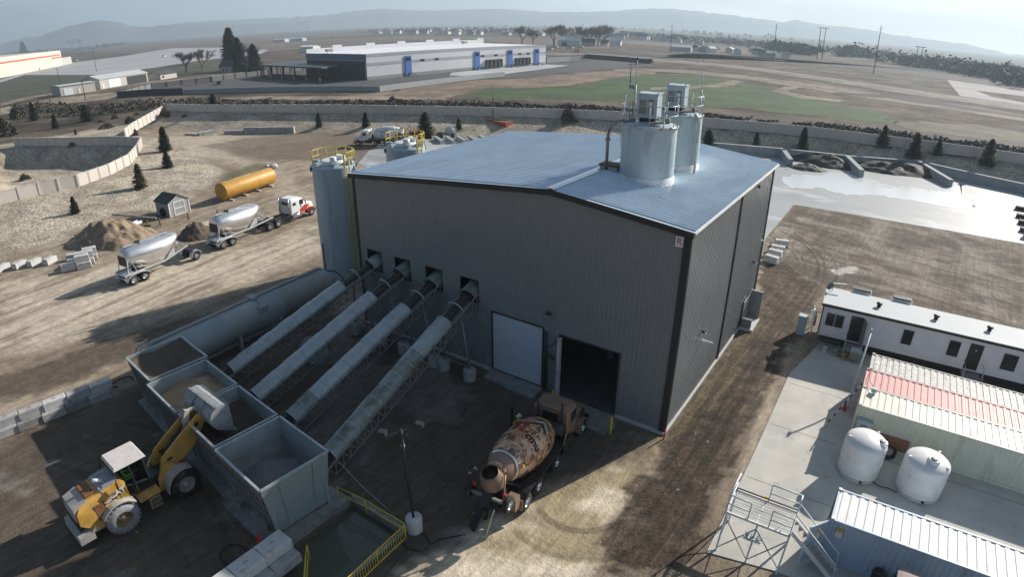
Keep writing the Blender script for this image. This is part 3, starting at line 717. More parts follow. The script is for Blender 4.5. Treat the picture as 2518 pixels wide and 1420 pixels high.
# ================================================================ roof silos
def railing(parent, cx, cy, r, z, a0, a1, mt, h=1.05, n=20, posts=6, rr=.022, kick=False):
    mb = MB()
    for zz in (h, h*.5):
        mb.tube([(cx+r*math.cos(R(a0)+R(a1-a0)*k/n), cy+r*math.sin(R(a0)+R(a1-a0)*k/n), z+zz) for k in range(n+1)], rr, 5)
    mb.build('guard_rail', mt, parent)
    for k in range(posts):
        a = R(a0)+R(a1-a0)*k/(posts-1); mb = MB(); mb.tube([(cx+r*math.cos(a), cy+r*math.sin(a), z-.25),(cx+r*math.cos(a), cy+r*math.sin(a), z+h)], rr*1.1, 5)
        mb.build('post', mt, parent)
def roof_silo(cx, cy, r, z0, z1, lab, pipe_side, mast=True):
    t = thing('roof_silo', lab, 'silo', (cx,cy,0), 0, 'silos rising through the roof')
    mb = MB(); mb.lathe([(r,z0-2),(r,z1)], n=48); mb.lathe([(r,z1),(r*.98,z1+.02),(0,z1+.28)], n=48)
    mb.build('shell', M['silo'], t)
    mb = MB(); mb.lathe([(r+.02,z0+.45),(r+.05,z0+.42),(r+.10,z0-.2),(r+.32,z0-.45)], n=40); mb.build('skirt_flashing', M['silowhite'], t)
    mb = MB(); mb.lathe([(r+.05,z1-.08),(r+.07,z1-.02),(r+.07,z1+.04),(r,z1+.05)], n=40)
    for k in range(16):
        a = 2*math.pi*k/16; mb.cbox(((r+.03)*math.cos(a),(r+.03)*math.sin(a),z1-.02),(.14,.14,.20),a)
    mb.build('rim', M['galv'], t)
    railing(t, 0, 0, r-.05, z1+.12, -160, 20, M['galv'], h=1.2, posts=7); railing(t, 0, 0, r-.05, z1+.12, 35, 150, M['galv'], h=1.2, posts=4)
    bx = thing('dust_collector', 'grey boxy dust collector with white sunlit side on top of the '+('front' if cy < 9 else 'rear')+' roof silo', 'dust collector', (cx-.15,cy+.1,z1+.35), R(8), 'dust collectors on the roof silos')
    mb = MB(); mb.box(-.62,.62,-.62,.62,.1,1.55); mb.box(-.68,.68,-.68,.68,1.55,1.62)
    for q in ((-.55,-.6),(.6,-.5),(.1,.55)): mb.tube([(q[0],q[1],1.62),(q[0],q[1],1.72)],.04,6)
    mb.build('housing', M['silo'], bx)
    mb = MB(); mb.box(-.5,-.1,-.66,-.62,.35,1.2); mb.box(.05,.40,-.66,-.62,.35,1.25); mb.build('access_door', M['steel'], bx)
    mb = MB(); mb.tube([(.22,-.7,.1),(.22,-.7,.8)],.09); mb.cbox((.22,-.70,1.0),(.22,.12,.22)); mb.build('fan_motor', M['white'], bx)
    mb = MB(); mb.box(-.5,.5,-.5,.5,-.2,.1); mb.build('plinth', M['dark'], bx)
    mb = MB(); mb.cyl((r*.55,.5,z1),(r*.55,.5,z1+.45),.16); mb.cyl((-r*.6,-.4,z1),(-r*.6,-.4,z1+.35),.2); mb.bar((r*.2,-r*.6,z1+.2),(r*.6,-r*.3,z1+.3),.2,.15); mb.build('hatch', M['steel'], t)
    for k in range(4): mb = MB(); a = R(70+k*18); mb.tube([((r-.3)*math.cos(a),(r-.3)*math.sin(a),z1+.1),((r-.3)*math.cos(a),(r-.3)*math.sin(a),z1+.5+.1*k)],.05,6); mb.build('vent_stub', M['galv'], t)
    return t
RS1 = roof_silo(-5.52, 6.85, 1.74, 13.5, 17.1, 'pale blue grey roof silo nearest the camera, railed top with dust collector', 'l')
RS2 = roof_silo(-5.50, 11.75, 1.74, 13.5, 17.3, 'pale blue grey roof silo behind the nearer one, with curved fill pipe at its right', 'r')
t = thing('fill_pipe', 'grey fill pipe rising from roof hatch and bending over the front roof silo', 'pipe', (-8.15,6.3,13.75), 0, 'fill pipes of the roof silos')
mb = MB(); mb.tube([(0,0,0),(0,0,2.5)]+[(.95-.95*math.cos(R(a)),.1,2.5+.95*math.sin(R(a))) for a in range(8,85,8)]+[(1.5,.15,3.5)], .11, 10); mb.build('pipe', M['steel'], t)
mb = MB(); mb.cyl((0,0,2.1),(0,0,2.22),.18); mb.cyl((0,0,0.02),(0,0,.10),.2); mb.build('flange', M['steel'], t)
t = thing('fill_pipe', 'grey fill pipe curving down the right side of the rear roof silo', 'pipe', (-3.62,10.9,13.25), 0, 'fill pipes of the roof silos')
mb = MB(); mb.tube([(0,0,0),(0,0,3.3)]+[(-.4+.4*math.cos(R(a)),.1*math.sin(R(a)),3.3+.9*math.sin(R(a))) for a in range(10,100,12)], .09, 10); mb.build('pipe', M['galv'], t)
mb = MB(); mb.cyl((0,0,2.4),(0,0,2.52),.16); mb.build('flange', M['galv'], t)
t = thing('roof_hatch', 'low brown topped roof hatch beside the front roof silo', 'hatch', (-8.0,6.75,13.8))
mb = MB(); mb.box(-.62,.62,-.45,.45,0,.32); mb.build('curb', M['silo'], t); mb = MB(); mb.box(-.68,.68,-.52,.52,.32,.44); mb.build('cover', M['rust'], t)
t = thing('caged_ladder', 'grey caged ladder on the left flank of the front roof silo', 'ladder', (-7.35,7.9,13.7))
mb = MB()
for s in (-.22,.22): mb.bar((0,s,.4),(0,s,4.6),.04)
for k in range(14): mb.bar((0,-.22,.5+k*.29),(0,.22,.5+k*.29),.03)
mb.build('ladder_rail', M['dark'], t); mb = MB()
for z in (1.6,2.3,3.0,3.7,4.4): mb.tube([(-.62*math.sin(R(a)),-.36*math.cos(R(a)),z) for a in range(0,181,20)],.02,4)
for a in (30,90,150): mb.bar((-.62*math.sin(R(a)),-.36*math.cos(R(a)),1.6),(-.62*math.sin(R(a)),-.36*math.cos(R(a)),4.4),.03)
mb.build('cage', M['galv'], t)
for (x,y,z0,z1,lab,gl) in ((-7.3,8.3,17.3,21.0,'tall slim mast with small dark finial beside the front dust collector',True),(-8.1,8.6,13.8,18.7,'thin white antenna mast at the left of the front roof silo',False),(-4.3,12.9,17.3,20.3,'slim lightning mast on the rear roof silo',False)):
    t = thing('roof_mast', lab, 'mast', (x,y,z0), 0, 'masts by the roof silos'); mb = MB(); mb.tube([(0,0,0),(0,0,(z1-z0)*.55)],.06,6); mb.tube([(0,0,(z1-z0)*.5),(0,0,z1-z0)],.025,5); mb.build('pole', M['silo'], t)
    mb = MB(); mb.sphere((0,0,z1-z0),.09 if gl else .04,8,6); mb.build('finial', M['dark'], t)
    if gl: mb = MB(); mb.cbox((-.25,0,1.9),(.35,.2,.25)); mb.bar((-.25,0,1.8),(0,0,1.7),.05); mb.build('floodlight', M['steel'], t)
# ================================================================ ground silos on the left
def ground_silo(cx, cy, r, h, lab):
    t = thing('cement_silo', lab, 'silo', (cx,cy,0), 0, 'cement silos left of the building')
    mb = MB(); mb.lathe([(r,.0),(r,h)], n=44); mb.lathe([(r,h),(r-.05,h+.05),(.3,h+.35),(0,h+.36)], n=44); mb.build('shell', M['silo'], t)
    mb = MB(); mb.lathe([(r+.03,h-.45),(r+.16,h-.4),(r+.16,h-.02),(r,h)], n=44, a0=150, a1=330)
    for k in range(5):
        a = R(-150+k*55); mb.cbox(((r-.35)*math.cos(a),(r-.35)*math.sin(a),h+.32),(.5,.28,.3),a)
    mb.build('rim_band', M['silo'], t)
    mb = MB(); mb.lathe([(r*.62,h+.2),(r*.62,h+.42),(r*.5,h+.5),(0,h+.55)], n=28); mb.build('top_deck', M['silowhite'], t)
    mb = MB(); mb.cyl((r*.45,-r*.35,h+.3),(r*.45,-r*.35,h+.95),.3); mb.cyl((-.2,.9,h+.3),(-.2,.9,h+.8),.25); mb.cbox((.5,.5,h+.7),(.7,.5,.3),.4); mb.build('filter_unit', M['white'], t)
    railing(t, 0, 0, r-.05, h+.15, -10, 215, M['yellow'], h=1.15, posts=9, rr=.04)
    mb = MB()
    for s in (-.25,.25): mb.bar((r+.28,s-.3,0.2),(r+.28,s-.3,h+1.3),.07)
    for k in range(int(h/.33)): mb.bar((r+.28,-.55,.4+k*.33),(r+.28,-.05,.4+k*.33),.03)
    mb.build('ladder', M['yellow'], t)
    mb = MB(); mb.tube([(r*math.cos(2.9)*1.09,r*math.sin(2.9)*1.09,0),(r*math.cos(2.9)*1.09,r*math.sin(2.9)*1.09,h*.97)],.13); mb.tube([(r*math.cos(-1.75)*1.03,r*math.sin(-1.75)*1.03,.5),(r*math.cos(-1.75)*1.03,r*math.sin(-1.75)*1.03,h*.34)],.07); mb.build('riser_pipe', M['steel'], t)
    mb = MB(); mb.cbox((r*math.cos(3.3)*1.15,r*math.sin(3.3)*1.15,1.7),(.12,1.0,3.4),.3); mb.build('service_door', M['dark'], t)
    mb = MB(); mb.lathe([(r+.35,0),(r+.35,.25),(r,.25)], n=40); mb.build('footing', M['concdark'], t)
    return t
ground_silo(-35.2, 5.7, 2.0, 10.9, 'tall grey cement silo with yellow railed top, at the near left corner of the building')
ground_silo(-30.8, 10.75, 1.83, 12.1, 'cement silo with yellow railed top showing behind the roof edge')
# ================================================================ conveyors
def conveyor(lx, ly, tx, dirt, lab):
    t = thing('covered_conveyor', lab, 'conveyor', (0,0,0), 0, 'inclined covered conveyors from bins to building')
    A = Vector((lx, ly, .55)); B = Vector((tx, .9, 5.75))
    d = (B-A).normalized(); s = d.cross(Vector((0,0,1))).normalized(); n = s.cross(d).normalized(); L = (B-A).length
    P = lambda a, b, c: A+d*a+s*b+n*c
    def half(a0, a1, r, mt, nm, seg=12, lip=.0):
        mb = MB(); N = 3
        rings = []
        for q in range(N+1):
            a = a0+(a1-a0)*q/N
            rings.append([P(a, -r*math.cos(math.pi*k/seg), .08+r*.92*math.sin(math.pi*k/seg)) for k in range(seg+1)])
        V = [[mb.vert(p) for p in rr] for rr in rings]
        mb.smooth = True
        for X, Y in zip(V, V[1:]):
            for k in range(seg): mb.face((X[k], X[k+1], Y[k+1], Y[k]))
        V2 = [[mb.vert(A+(p-A)-0.0*n) for p in rr] for rr in rings]
        mb.smooth = False
        return mb.build(nm, mt, t)
    rc = .62; nsec = 11; a0 = 1.15; a1 = L-4.1
    for k in range(nsec):
        x0 = a0+(a1-a0)*k/nsec; x1 = a0+(a1-a0)*(k+1)/nsec
        half(x0, x1-.03, rc+(.025 if k % 2 else 0), M['galvdirty'] if k < dirt else M['galv'], 'cover')
    mb = MB()
    for k in range(nsec+1):
        x = a0+(a1-a0)*k/nsec
        mb.tube([P(x, -(rc+.015)*math.cos(math.pi*j/12), .08+(rc+.015)*.92*math.sin(math.pi*j/12)) for j in range(13)], .028, 4)
    mb.build('cover_seam', M['ridge'], t)
    for x in (L-2.75,): 
        mb = MB(); mb.tube([P(x, -.64*math.cos(math.pi*j/12), .08+.64*math.sin(math.pi*j/12)) for j in range(13)], .06, 6); mb.build('hoop', M['galv'], t)
    half(L-1.35, L+.3, .64, M['galvdirty'], 'head_cover')
    mb = MB(); mb.bar(P(-.6,0,.12), P(L,0,.12), .62, .04, up=n); mb.bar(P(a1,0,.2), P(L-1.3,0,.2), .45, .12, up=n); mb.build('belt', M['belt'], t)
    for sd in (-1, 1):
        mb = MB(); w = .56*sd; dp = -.78
        mb.bar(P(-.8,w,.05), P(L,w,.05), .07, .12, up=n); mb.bar(P(0,w,dp), P(L,w,dp), .06, .07, up=n)
        m = int(L/.62)
        for k in range(m):
            x = k*L/m; 
            mb.bar(P(x,w,dp), P(x+.31*L/(.62*m),w,0), .055); mb.bar(P(x+L/m,w,dp), P(x+.31*L/(.62*m),w,0), .055)
        mb.build('truss_side', M['steel'], t)
    mb = MB()
    for k in range(10): mb.bar(P(L*k/9,-.5,-.55), P(L*k/9,.5,-.55), .05)
    mb.build('cross_brace', M['steel'], t)
    mb = MB(); mb.cyl(P(-.7,-.45,.0), P(-.7,.45,.0), .2); mb.build('tail_pulley', M['dark'], t)
    for w in (-1, 1):       # support legs near the wall
        mb = MB(); top = P(L-3.0, .5*w, -.5); foot = Vector((tx+.15+1.15*w, -1.9, .85))
        mb.tube([top, foot], .085, 8); mb.build('support_leg', M['steel'], t)
    mb = MB(); p1 = P(L-3.0,-.5,-.5); p2 = P(L-3.0,.5,-.5); f1 = Vector((tx+.15-1.15,-1.9,.85)); f2 = Vector((tx+.15+1.15,-1.9,.85))
    mb.bar(p1.lerp(f1,.35), p2.lerp(f2,.35), .05); mb.bar(p1.lerp(f1,.35), p2.lerp(f2,.95), .05); mb.bar(p2.lerp(f2,.35), p1.lerp(f1,.95), .05); mb.bar(p1.lerp(f1,.97), p2.lerp(f2,.97), .05); mb.build('leg_bracing', M['steel'], t)
    return t
CV = [(-26.9,-13.2,-24.1,0,'leftmost of the four covered conveyors, entering the wall next to the tall silo'),
      (-22.5,-14.1,-21.1,0,'second covered conveyor from the left, clean grey hoods'),
      (-18.6,-14.1,-18.0,2,'third covered conveyor from the left, its lowest hoods stained'),
      (-14.0,-14.9,-14.8,8,'rightmost covered conveyor, nearest the white door, with dirt stained hoods')]
for c in CV:
    conveyor(*c)
    for w in (-1, 1):
        t = thing('concrete_footing', '%s round concrete footing under the legs of the %s conveyor from the left' % ('left' if w < 0 else 'right', {-24.1:'first',-21.1:'second',-18.0:'third',-14.8:'fourth'}[c[2]]), 'footing', (c[2]+.15+1.15*w,-1.9,0), 0, 'round concrete footings under the conveyors')
        mb = MB(); mb.lathe([(.44,0),(.44,.8),(.40,.84),(0,.85)], n=22); mb.build('drum', M['conc'], t)
# ================================================================ aggregate bins
M['galvp'] = mat('galvanised perforated panel', (.33,.39,.395), .5, .2, .12, 22, c2=(.24,.295,.30)); M['binfront'] = mat('mud splashed bin panel', (.17,.165,.16), .7, 0, .2, 1.5, c2=(.25,.25,.24)); M['binin'] = mat('scoured bin lining', (.24,.23,.22), .6, .1, .2, .9, c2=(.13,.12,.11))
def bin_(cx, cy, wx, wy, fill, fz, lab, open_box=False, h=3.5):
    t = thing('aggregate_bin', lab, 'bin', (cx,cy,0), R(-4), 'aggregate bins in a row')
    hx, hy = wx/2, wy/2; th = .06; bz = 0.35; sx, sy = hx*.90, hy*.80
    T = [(-hx,-hy),(hx,-hy),(hx,hy),(-hx,hy)]; B = [(-sx,-sy),(sx,-sy),(sx,sy),(-sx,sy)]
    for k in range(4):
        j = (k+1) % 4
        mb = MB(); 
        o0 = [(B[k][0],B[k][1],bz),(B[j][0],B[j][1],bz),(T[j][0],T[j][1],h),(T[k][0],T[k][1],h)]
        q = lambda p: (p[0]*(1-th/hx), p[1]*(1-th/hy), p[2])
        i0 = [q(p) for p in o0]
        mb.hexa([i0[0],i0[1],o0[1],o0[0]], [i0[3],i0[2],o0[2],o0[3]])
        mb.build('side_panel', M['binfront'] if k == 0 else (M['galvp'] if k == 1 else M['galv']), t)
    mb = MB()      # sloped inner hopper
    a = .72; T2 = [(x*.97,y*.97,h-.9) for x, y in T]; B2 = [(x*a*.4,y*a*.4,.9) for x, y in T]
    for k in range(4):
        j = (k+1) % 4; mb.poly([T2[k],T2[j],B2[j],B2[k]])
    mb.poly(B2); mb.build('hopper_slope', M['binin'], t)
    mb = MB()
    for k in range(4):
        j = (k+1) % 4; mb.bar((T[k][0],T[k][1],h+.05),(T[j][0],T[j][1],h+.05),.13,.12)
    mb.build('rim', M['galv'], t)
    mb = MB()
    for x, y in B: mb.bar((x*1.0,y*1.0,0),(x*1.02,y*1.02,h*.5),.16,.16)
    mb.build('leg_frame', M['galv'], t)
    mb = MB()
    for k in range(7):
        x = -sx+2*sx*(k+.5)/7; mb.bar((x,-sy-.03,bz+.1),(x*hx/sx,-hy-.03,h-.1),.05,.05)
    mb.build('front_stiffener', M['binfront'], t); mb = MB()
    for k in range(2):
        y = -sy+2*sy*(k+.5)/2; mb.bar((sx+.03,y,bz+.1),(hx+.03,y*hy/sy,h-.1),.05,.05)
    mb.build('stiffener', M['galv'], t)
    if fill:
        mb = MB(); n = 22; V = {}
        for i in range(n+1):
            for j in range(n+1):
                x = -hx*.95+2*hx*.95*i/n; y = -hy*.95+2*hy*.95*j/n
                r = math.hypot(x/hx, y/hy); z = fz+.55*(1-min(r,1.2))*(1 if fill != 'sandd' else -1)+.10*math.sin(3*x+cx)*math.cos(2.3*y)+rnd(-.03,.03)
                if fill == 'sandd': z = fz+.75*(y/hy*.0)+.8*(min(r,1.1)-.5)+rnd(-.04,.04)
                V[i,j] = mb.vert((x,y,z))
        mb.smooth = True
        for i in range(n):
            for j in range(n): mb.face((V[i,j],V[i+1,j],V[i+1,j+1],V[i,j+1]))
        mb.build('aggregate', M[fill], t)
    return t

bin_(-27.6,-16.1,4.1,3.9,'sandd',3.0,'leftmost aggregate bin, partly filled with dark brown sand')
bin_(-23.1,-16.7,4.2,3.9,'sand',2.85,'second aggregate bin from the left, heaped with tan sand')
bin_(-18.6,-17.0,4.3,3.8,'sandd',2.3,'third aggregate bin from the left, under the loader bucket, low dark sand')
bin_(-14.0,-17.35,4.4,3.9,'gravelp',1.9,'rightmost aggregate bin with bare steel sides and a little grey gravel')
slab('bin_footing', [(-16.6,-15.0),(-16.2,-19.6),(-11.5,-19.9),(-11.3,-15.0)], -.3, .22, M['concdark'])
slab('bin_footing', [(-30.2,-14.2),(-30.0,-18.0),(-16.8,-19.2),(-16.9,-14.8)], -.3, .10, M['concdark'])
# ================================================================ long horizontal silo left of the conveyors
t = thing('horizontal_silo', 'long low grey cylindrical bulk trailer silo lying beside the conveyors', 'silo', (-31.2,-7.9,0), R(3))
mb = MB(); mb.lathe([(.5,-8.6),(1.0,-8.3),(1.32,-7.6),(1.38,-7),(1.38,-2.3),(1.40,-2.3),(1.40,-2.2),(1.38,-2.2),(1.38,3),(1.40,3),(1.40,3.1),(1.38,3.1),(1.38,8.0),(1.3,8.3),(.7,8.6),(0,8.65)], c=(0,0,1.95), axis=(0,1,0), n=40)
mb.build('tank', mat('bluish weathered tank steel', (.40,.46,.50), .5, .1, .2, .35, c2=(.30,.31,.28), streak=(1,.5,1)), t)
mb = MB(); mb.lathe([(1.39,0),(1.39,11.0)], c=(0,-5.0,1.95), axis=(0,1,0), n=10, a0=60, a1=98)
mb.build('dust_patch', mat('settled cement dust', (.55,.60,.70), .8, 0, .1, 2, c2=(.26,.28,.29)), t)
mb = MB(); mb.bar((0,-8,3.4),(0,8,3.4),.4,.05); mb.bar((-.9,-8,2.95),(-.9,8,2.95),.06,.1); mb.build('catwalk', M['steel'], t)
mb = MB(); mb.box(-.45,.45,.6,1.2,3.2,3.5); mb.tube([(.3,.9,3.4),(.95,.9,3.05),(1.15,.9,2.5)],.06); mb.cbox((1.15,.9,2.75),(.6,.7,.45)); mb.build('hatch_box', M['dustblue'], t)
for y in (-5.5,-1.5,2.5,6.5):
    mb = MB(); mb.prism([(-1.25,.05),(-.9,.05),(-.75,1.2),(.75,1.2),(.9,.05),(1.25,.05),(1.3,2.0),(-1.3,2.0)], 'y', y-.12, y+.12); mb.build('saddle_leg', M['galv'], t)
mb = MB(); mb.bar((1.0,-8.4,.8),(1.0,8.2,.8),.14,.2); mb.bar((-1.0,-8.4,.8),(-1.0,8.2,.8),.14,.2); mb.bar((-1.2,-9.2,.75),(1.2,-9.2,.75),.16,.2); mb.bar((-1.1,-9.2,.75),(-1.0,-8,.8),.14,.2); mb.bar((1.1,-9.2,.75),(1.0,-8,.8),.14,.2); mb.build('chassis', M['steel'], t)
for k, x in enumerate((-.9,-.45)):
    mb = MB(); mb.tube([(x,-7.6+.3*k,3.3),(x,-8.4,3.1),(x-.05,-9.0,2.4),(x-.1,-9.15,1.4),(x+.1,-9.2,.8)], .06); mb.build('hose', M['galv'], t)
mb = MB(); mb.bar((.9,-9.1,.8),(.6,-8.6,3.1),.06); mb.bar((.4,-9.1,.8),(.1,-8.7,3.1),.06)
for k in range(7): mb.bar((.9-.3*k/7,-9.1+.5*k/7,.9+k*.32),(.4-.3*k/7,-9.1+.4*k/7,.9+k*.32),.035)
mb.build('ladder', M['galv'], t)
mb = MB(); mb.tube([(.2,8.6,2.9),(.5,9.2,2.8),(.9,9.8,2.0),(1.0,10,.3)], .06); mb.build('rear_hose', M['dark'], t)
t = thing('coiled_hose', 'dark hose loop lying at the nose of the horizontal silo', 'hose', (-33.4,-17.6,.05))
mb = MB(); mb.tube([(.55*math.cos(R(a)),.75*math.sin(R(a)),.06) for a in range(60,330,15)], .05); mb.build('hose_loop', M['black'], t)
t = thing('air_blower', 'grey blower box standing between the first two conveyors', 'blower', (-24.7,-6.4,0))
mb = MB(); mb.cbox((0,0,.6),(1.3,1.6,1.2)); mb.build('cabinet', M['silo'], t); mb = MB(); mb.hexa([(-.6,-.8,1.25),(.7,-.8,1.25),(.7,.8,1.25),(-.6,.8,1.25)],[(-.6,-.2,1.6),(.7,-.2,1.6),(.7,.8,1.3),(-.6,.8,1.3)]); mb.build('hood', M['dustblue'], t)
# ================================================================ vehicles
def cabglass():
    m = bpy.data.materials.new('cab glass'); m.use_nodes = True; nt = m.node_tree; nt.nodes.clear()
    o = nt.nodes.new('ShaderNodeOutputMaterial'); t = nt.nodes.new('ShaderNodeBsdfTransparent'); g = nt.nodes.new('ShaderNodeBsdfGlossy'); x = nt.nodes.new('ShaderNodeMixShader')
    t.inputs[0].default_value = (.30,.36,.34,1); g.inputs['Roughness'].default_value = .05; g.inputs[0].default_value = (.8,.8,.8,1); x.inputs[0].default_value = .07
    nt.links.new(t.outputs[0], x.inputs[1]); nt.links.new(g.outputs[0], x.inputs[2]); nt.links.new(x.outputs[0], o.inputs[0]); return m
M['cabglass'] = cabglass()
M['camo'] = None
def wheel(parent, x, y, r, w, side, rim='chrome', tyre='black', z=None, name='wheel', dual=False, tilt=0):
    z = r if z is None else z; s = side
    mb = MB(); pr = [(r*.55,-w/2),(r*.9,-w/2),(r,-w*.32),(r,w*.32),(r*.9,w/2),(r*.55,w/2)]
    mb.lathe(pr, c=(x,y,z), axis=(1,0,0), n=26)
    if dual: mb.lathe(pr, c=(x-s*w*1.15,y,z), axis=(1,0,0), n=26)
    if r > .7:
        for k in range(22):
            a = 2*math.pi*k/22; c0 = Vector((x-w*.42, y+r*math.cos(a), z+r*math.sin(a))); a2 = a+.08*1; c1 = Vector((x+w*.42, y+r*math.cos(a2), z+r*math.sin(a2)))
            mb.bar(c0, c1, .07, .06)
    t = mb.build(name, M[tyre], parent, split=False)
    mb = MB(); e = x+s*w*.46
    mb.lathe([(r*.57,0),(r*.55,-.02),(r*.50,-.14*w/.3),(r*.22,-.16*w/.3),(r*.20,.02),(r*.10,.03),(0,.03)], c=(e,y,z), axis=(s,0,0), n=20)
    for k in range(8):
        a = 2*math.pi*k/8; mb.cyl((e-s*.10,y+r*.36*math.cos(a),z+r*.36*math.sin(a)),(e-s*.03,y+r*.36*math.cos(a),z+r*.36*math.sin(a)),.025,n=5)
    mb.build('rim', M[rim], t, split=False)
    return t
def person(loc, rz, lab, shirt, pants, seated=False, helmet=None, group=None, arms=None):
    t = thing('person', lab, 'person', loc, rz, group)
    hip = .95 if not seated else 0.0
    P = {}; E = []
    def j(n, p, r, par=None):
        P[n] = (len(P), p, r)
        if par: E.append((P[par][0], P[n][0]))
    j('pelvis', (0,0,hip), .15)
    j('waist', (0,0,hip+.18), .135, 'pelvis'); j('chest', (0,.02,hip+.38), .165, 'waist'); j('neck', (0,.02,hip+.56), .06, 'chest')
    j('chin', (0,.05,hip+.63), .075, 'neck'); j('head', (0,.05,hip+.72), .098, 'chin'); j('crown', (0,.04,hip+.80), .075, 'head')
    for s, n in ((1,'r'),(-1,'l')):
        ax = arms or ((.30,.05,.28),(.30,.22,.12))
        j('sh'+n, (s*.18,0,hip+.48), .068, 'chest'); j('el'+n, (s*ax[0][0],ax[0][1],hip+ax[0][2]), .048, 'sh'+n); j('wr'+n, (s*(ax[1][0]-.03),ax[1][1],hip+ax[1][2]), .03, 'el'+n)
        hx, hy, hz = s*(ax[1][0]-.03), ax[1][1]+.05, hip+ax[1][2]-.05
        j('pm'+n, (hx,hy,hz), .034, 'wr'+n)
        for k in range(4):
            o = (k-1.5)*.019; l = (.075,.085,.08,.06)[k]
            j('f%d%s' % (k,n), (hx+s*o*.5,hy+.04+o*.3,hz-.02+o), .0095, 'pm'+n); j('g%d%s' % (k,n), (hx+s*o*.5,hy+.04+l*.5,hz-.02-l*.5+o), .008, 'f%d%s' % (k,n))
        j('th'+n, (hx-s*.035,hy+.01,hz+.01), .011, 'pm'+n); j('tt'+n, (hx-s*.05,hy+.05,hz), .009, 'th'+n)
        if seated:
            j('hp'+n, (s*.10,.05,hip), .09, 'pelvis'); j('kn'+n, (s*.14,.46,hip+.02), .06, 'hp'+n); j('an'+n, (s*.14,.5,hip-.40), .042, 'kn'+n); j('to'+n, (s*.14,.66,hip-.44), .035, 'an'+n)
        else:
            j('hp'+n, (s*.10,0,hip-.08), .095, 'pelvis'); j('kn'+n, (s*.12,.04,.50), .062, 'hp'+n); j('an'+n, (s*.13,-.01,.09), .045, 'kn'+n); j('to'+n, (s*.14,.16,.045), .04, 'an'+n)
    me = bpy.data.meshes.new('body'); me.from_pydata([p[1] for p in P.values()], E, [])
    o = bpy.data.objects.new('body', me); col.objects.link(o)
    m = o.modifiers.new('s', 'SKIN'); m.use_smooth_shade = True
    for k, (i, p, r) in P.items(): me.skin_vertices[0].data[i].radius = (r, r)
    me.skin_vertices[0].data[0].use_root = True
    ms = o.modifiers.new('d', 'SUBSURF'); ms.levels = 1; ms.render_levels = 1
    dg = bpy.context.evaluated_depsgraph_get(); m2 = bpy.data.meshes.new_from_object(o.evaluated_get(dg)); bpy.data.objects.remove(o)
    m2.name = 'body'
    for q in (M['person'], M[shirt], M[pants], M['dark']): m2.materials.append(q)
    for f in m2.polygons:
        z = f.center.z-hip; x = abs(f.center.x)
        f.use_smooth = True
        f.material_index = 0 if z > .56 or (x > .26 and z < .16 and not z < -.3) else (1 if z > -.02 else (3 if (f.center.z < .1 if not seated else z < -.38) else 2))
    b = bpy.data.objects.new('body', m2); col.objects.link(b); b.parent = t
    mb = MB(); 
    if helmet:
        mb.lathe([(.150,0),(.135,.01),(.125,.07),(.09,.12),(0,.145)], c=(0,.04,hip+.755), n=18); mb.cbox((0,.17,hip+.765),(.2,.12,.02)); mb.build('hard_hat', M[helmet], t, split=False)
    else:
        mb.sphere((0,.03,hip+.78),.105,12,8,(1,1.05,.85)); mb.build('hair', M['dark'], t)
    mb = MB(); mb.cbox((0,.148,hip+.70),(.03,.04,.04)); mb.build('nose', M['person'], t)
    mb = MB(); mb.cbox((.035,.138,hip+.735),(.022,.02,.012)); mb.build('eye', M['dark'], t); mb = MB(); mb.cbox((-.035,.138,hip+.735),(.022,.02,.012)); mb.build('eye', M['dark'], t)
    return t
# ---------------------------------------------------------------- wheel loader
def camo_mat():
    m = bpy.data.materials.new('desert camouflage paint'); m.use_nodes = True; nt = m.node_tree; b = nt.nodes['Principled BSDF']
    b.inputs['Roughness'].default_value = .3; b.inputs['Coat Weight'].default_value = .4
    tc = nt.nodes.new('ShaderNodeTexCoord'); last = None
    cols = [(.46,.25,.13),(.20,.075,.035),(.66,.44,.26),(.09,.045,.03),(.42,.25,.16)]
    cur = None
    for k, c in enumerate(cols):
        nz = nt.nodes.new('ShaderNodeTexNoise'); nz.inputs['Scale'].default_value = (1, 1.7, 2.2, 2.1, 3.4)[k]; nz.inputs['Detail'].default_value = 3; nz.inputs['Distortion'].default_value = .9
        mp = nt.nodes.new('ShaderNodeMapping'); mp.inputs['Location'].default_value = (k*7.3, k*3.1, k*11)
        nt.links.new(tc.outputs['Object'], mp.inputs['Vector']); nt.links.new(mp.outputs[0], nz.inputs['Vector'])
        if cur is None:
            rgb = nt.nodes.new('ShaderNodeRGB'); rgb.outputs[0].default_value = c+(1,); cur = rgb.outputs[0]; continue
        gt = nt.nodes.new('ShaderNodeMath'); gt.operation = 'GREATER_THAN'; gt.inputs[1].default_value = (0, .52, .54, .58, .58)[k]; nt.links.new(nz.outputs['Fac'], gt.inputs[0])
        mx = nt.nodes.new('ShaderNodeMix'); mx.data_type = 'RGBA'; mx.inputs['B'].default_value = c+(1,); nt.links.new(gt.outputs[0], mx.inputs['Factor']); nt.links.new(cur, mx.inputs['A']); cur = mx.outputs['Result']
    nt.links.new(cur, b.inputs['Base Color']); return m
M['camo'] = camo_mat()
L = thing('wheel_loader', 'yellow wheel loader tipping its bucket over the aggregate bins, driver in green inside', 'wheel loader', (-19.95,-23.85,0), R(-1.5))
wheel(L, 1.05, 0, .86, .62, 1, 'sand', 'tyrewhite'); wheel(L, -1.05, 0, .86, .62, -1, 'sand', 'black'); wheel(L, 1.05, 3.55, .86, .62, 1, 'dusty', 'black'); wheel(L, -1.05, 3.55, .86, .62, -1, 'dusty', 'black')
mb = MB()
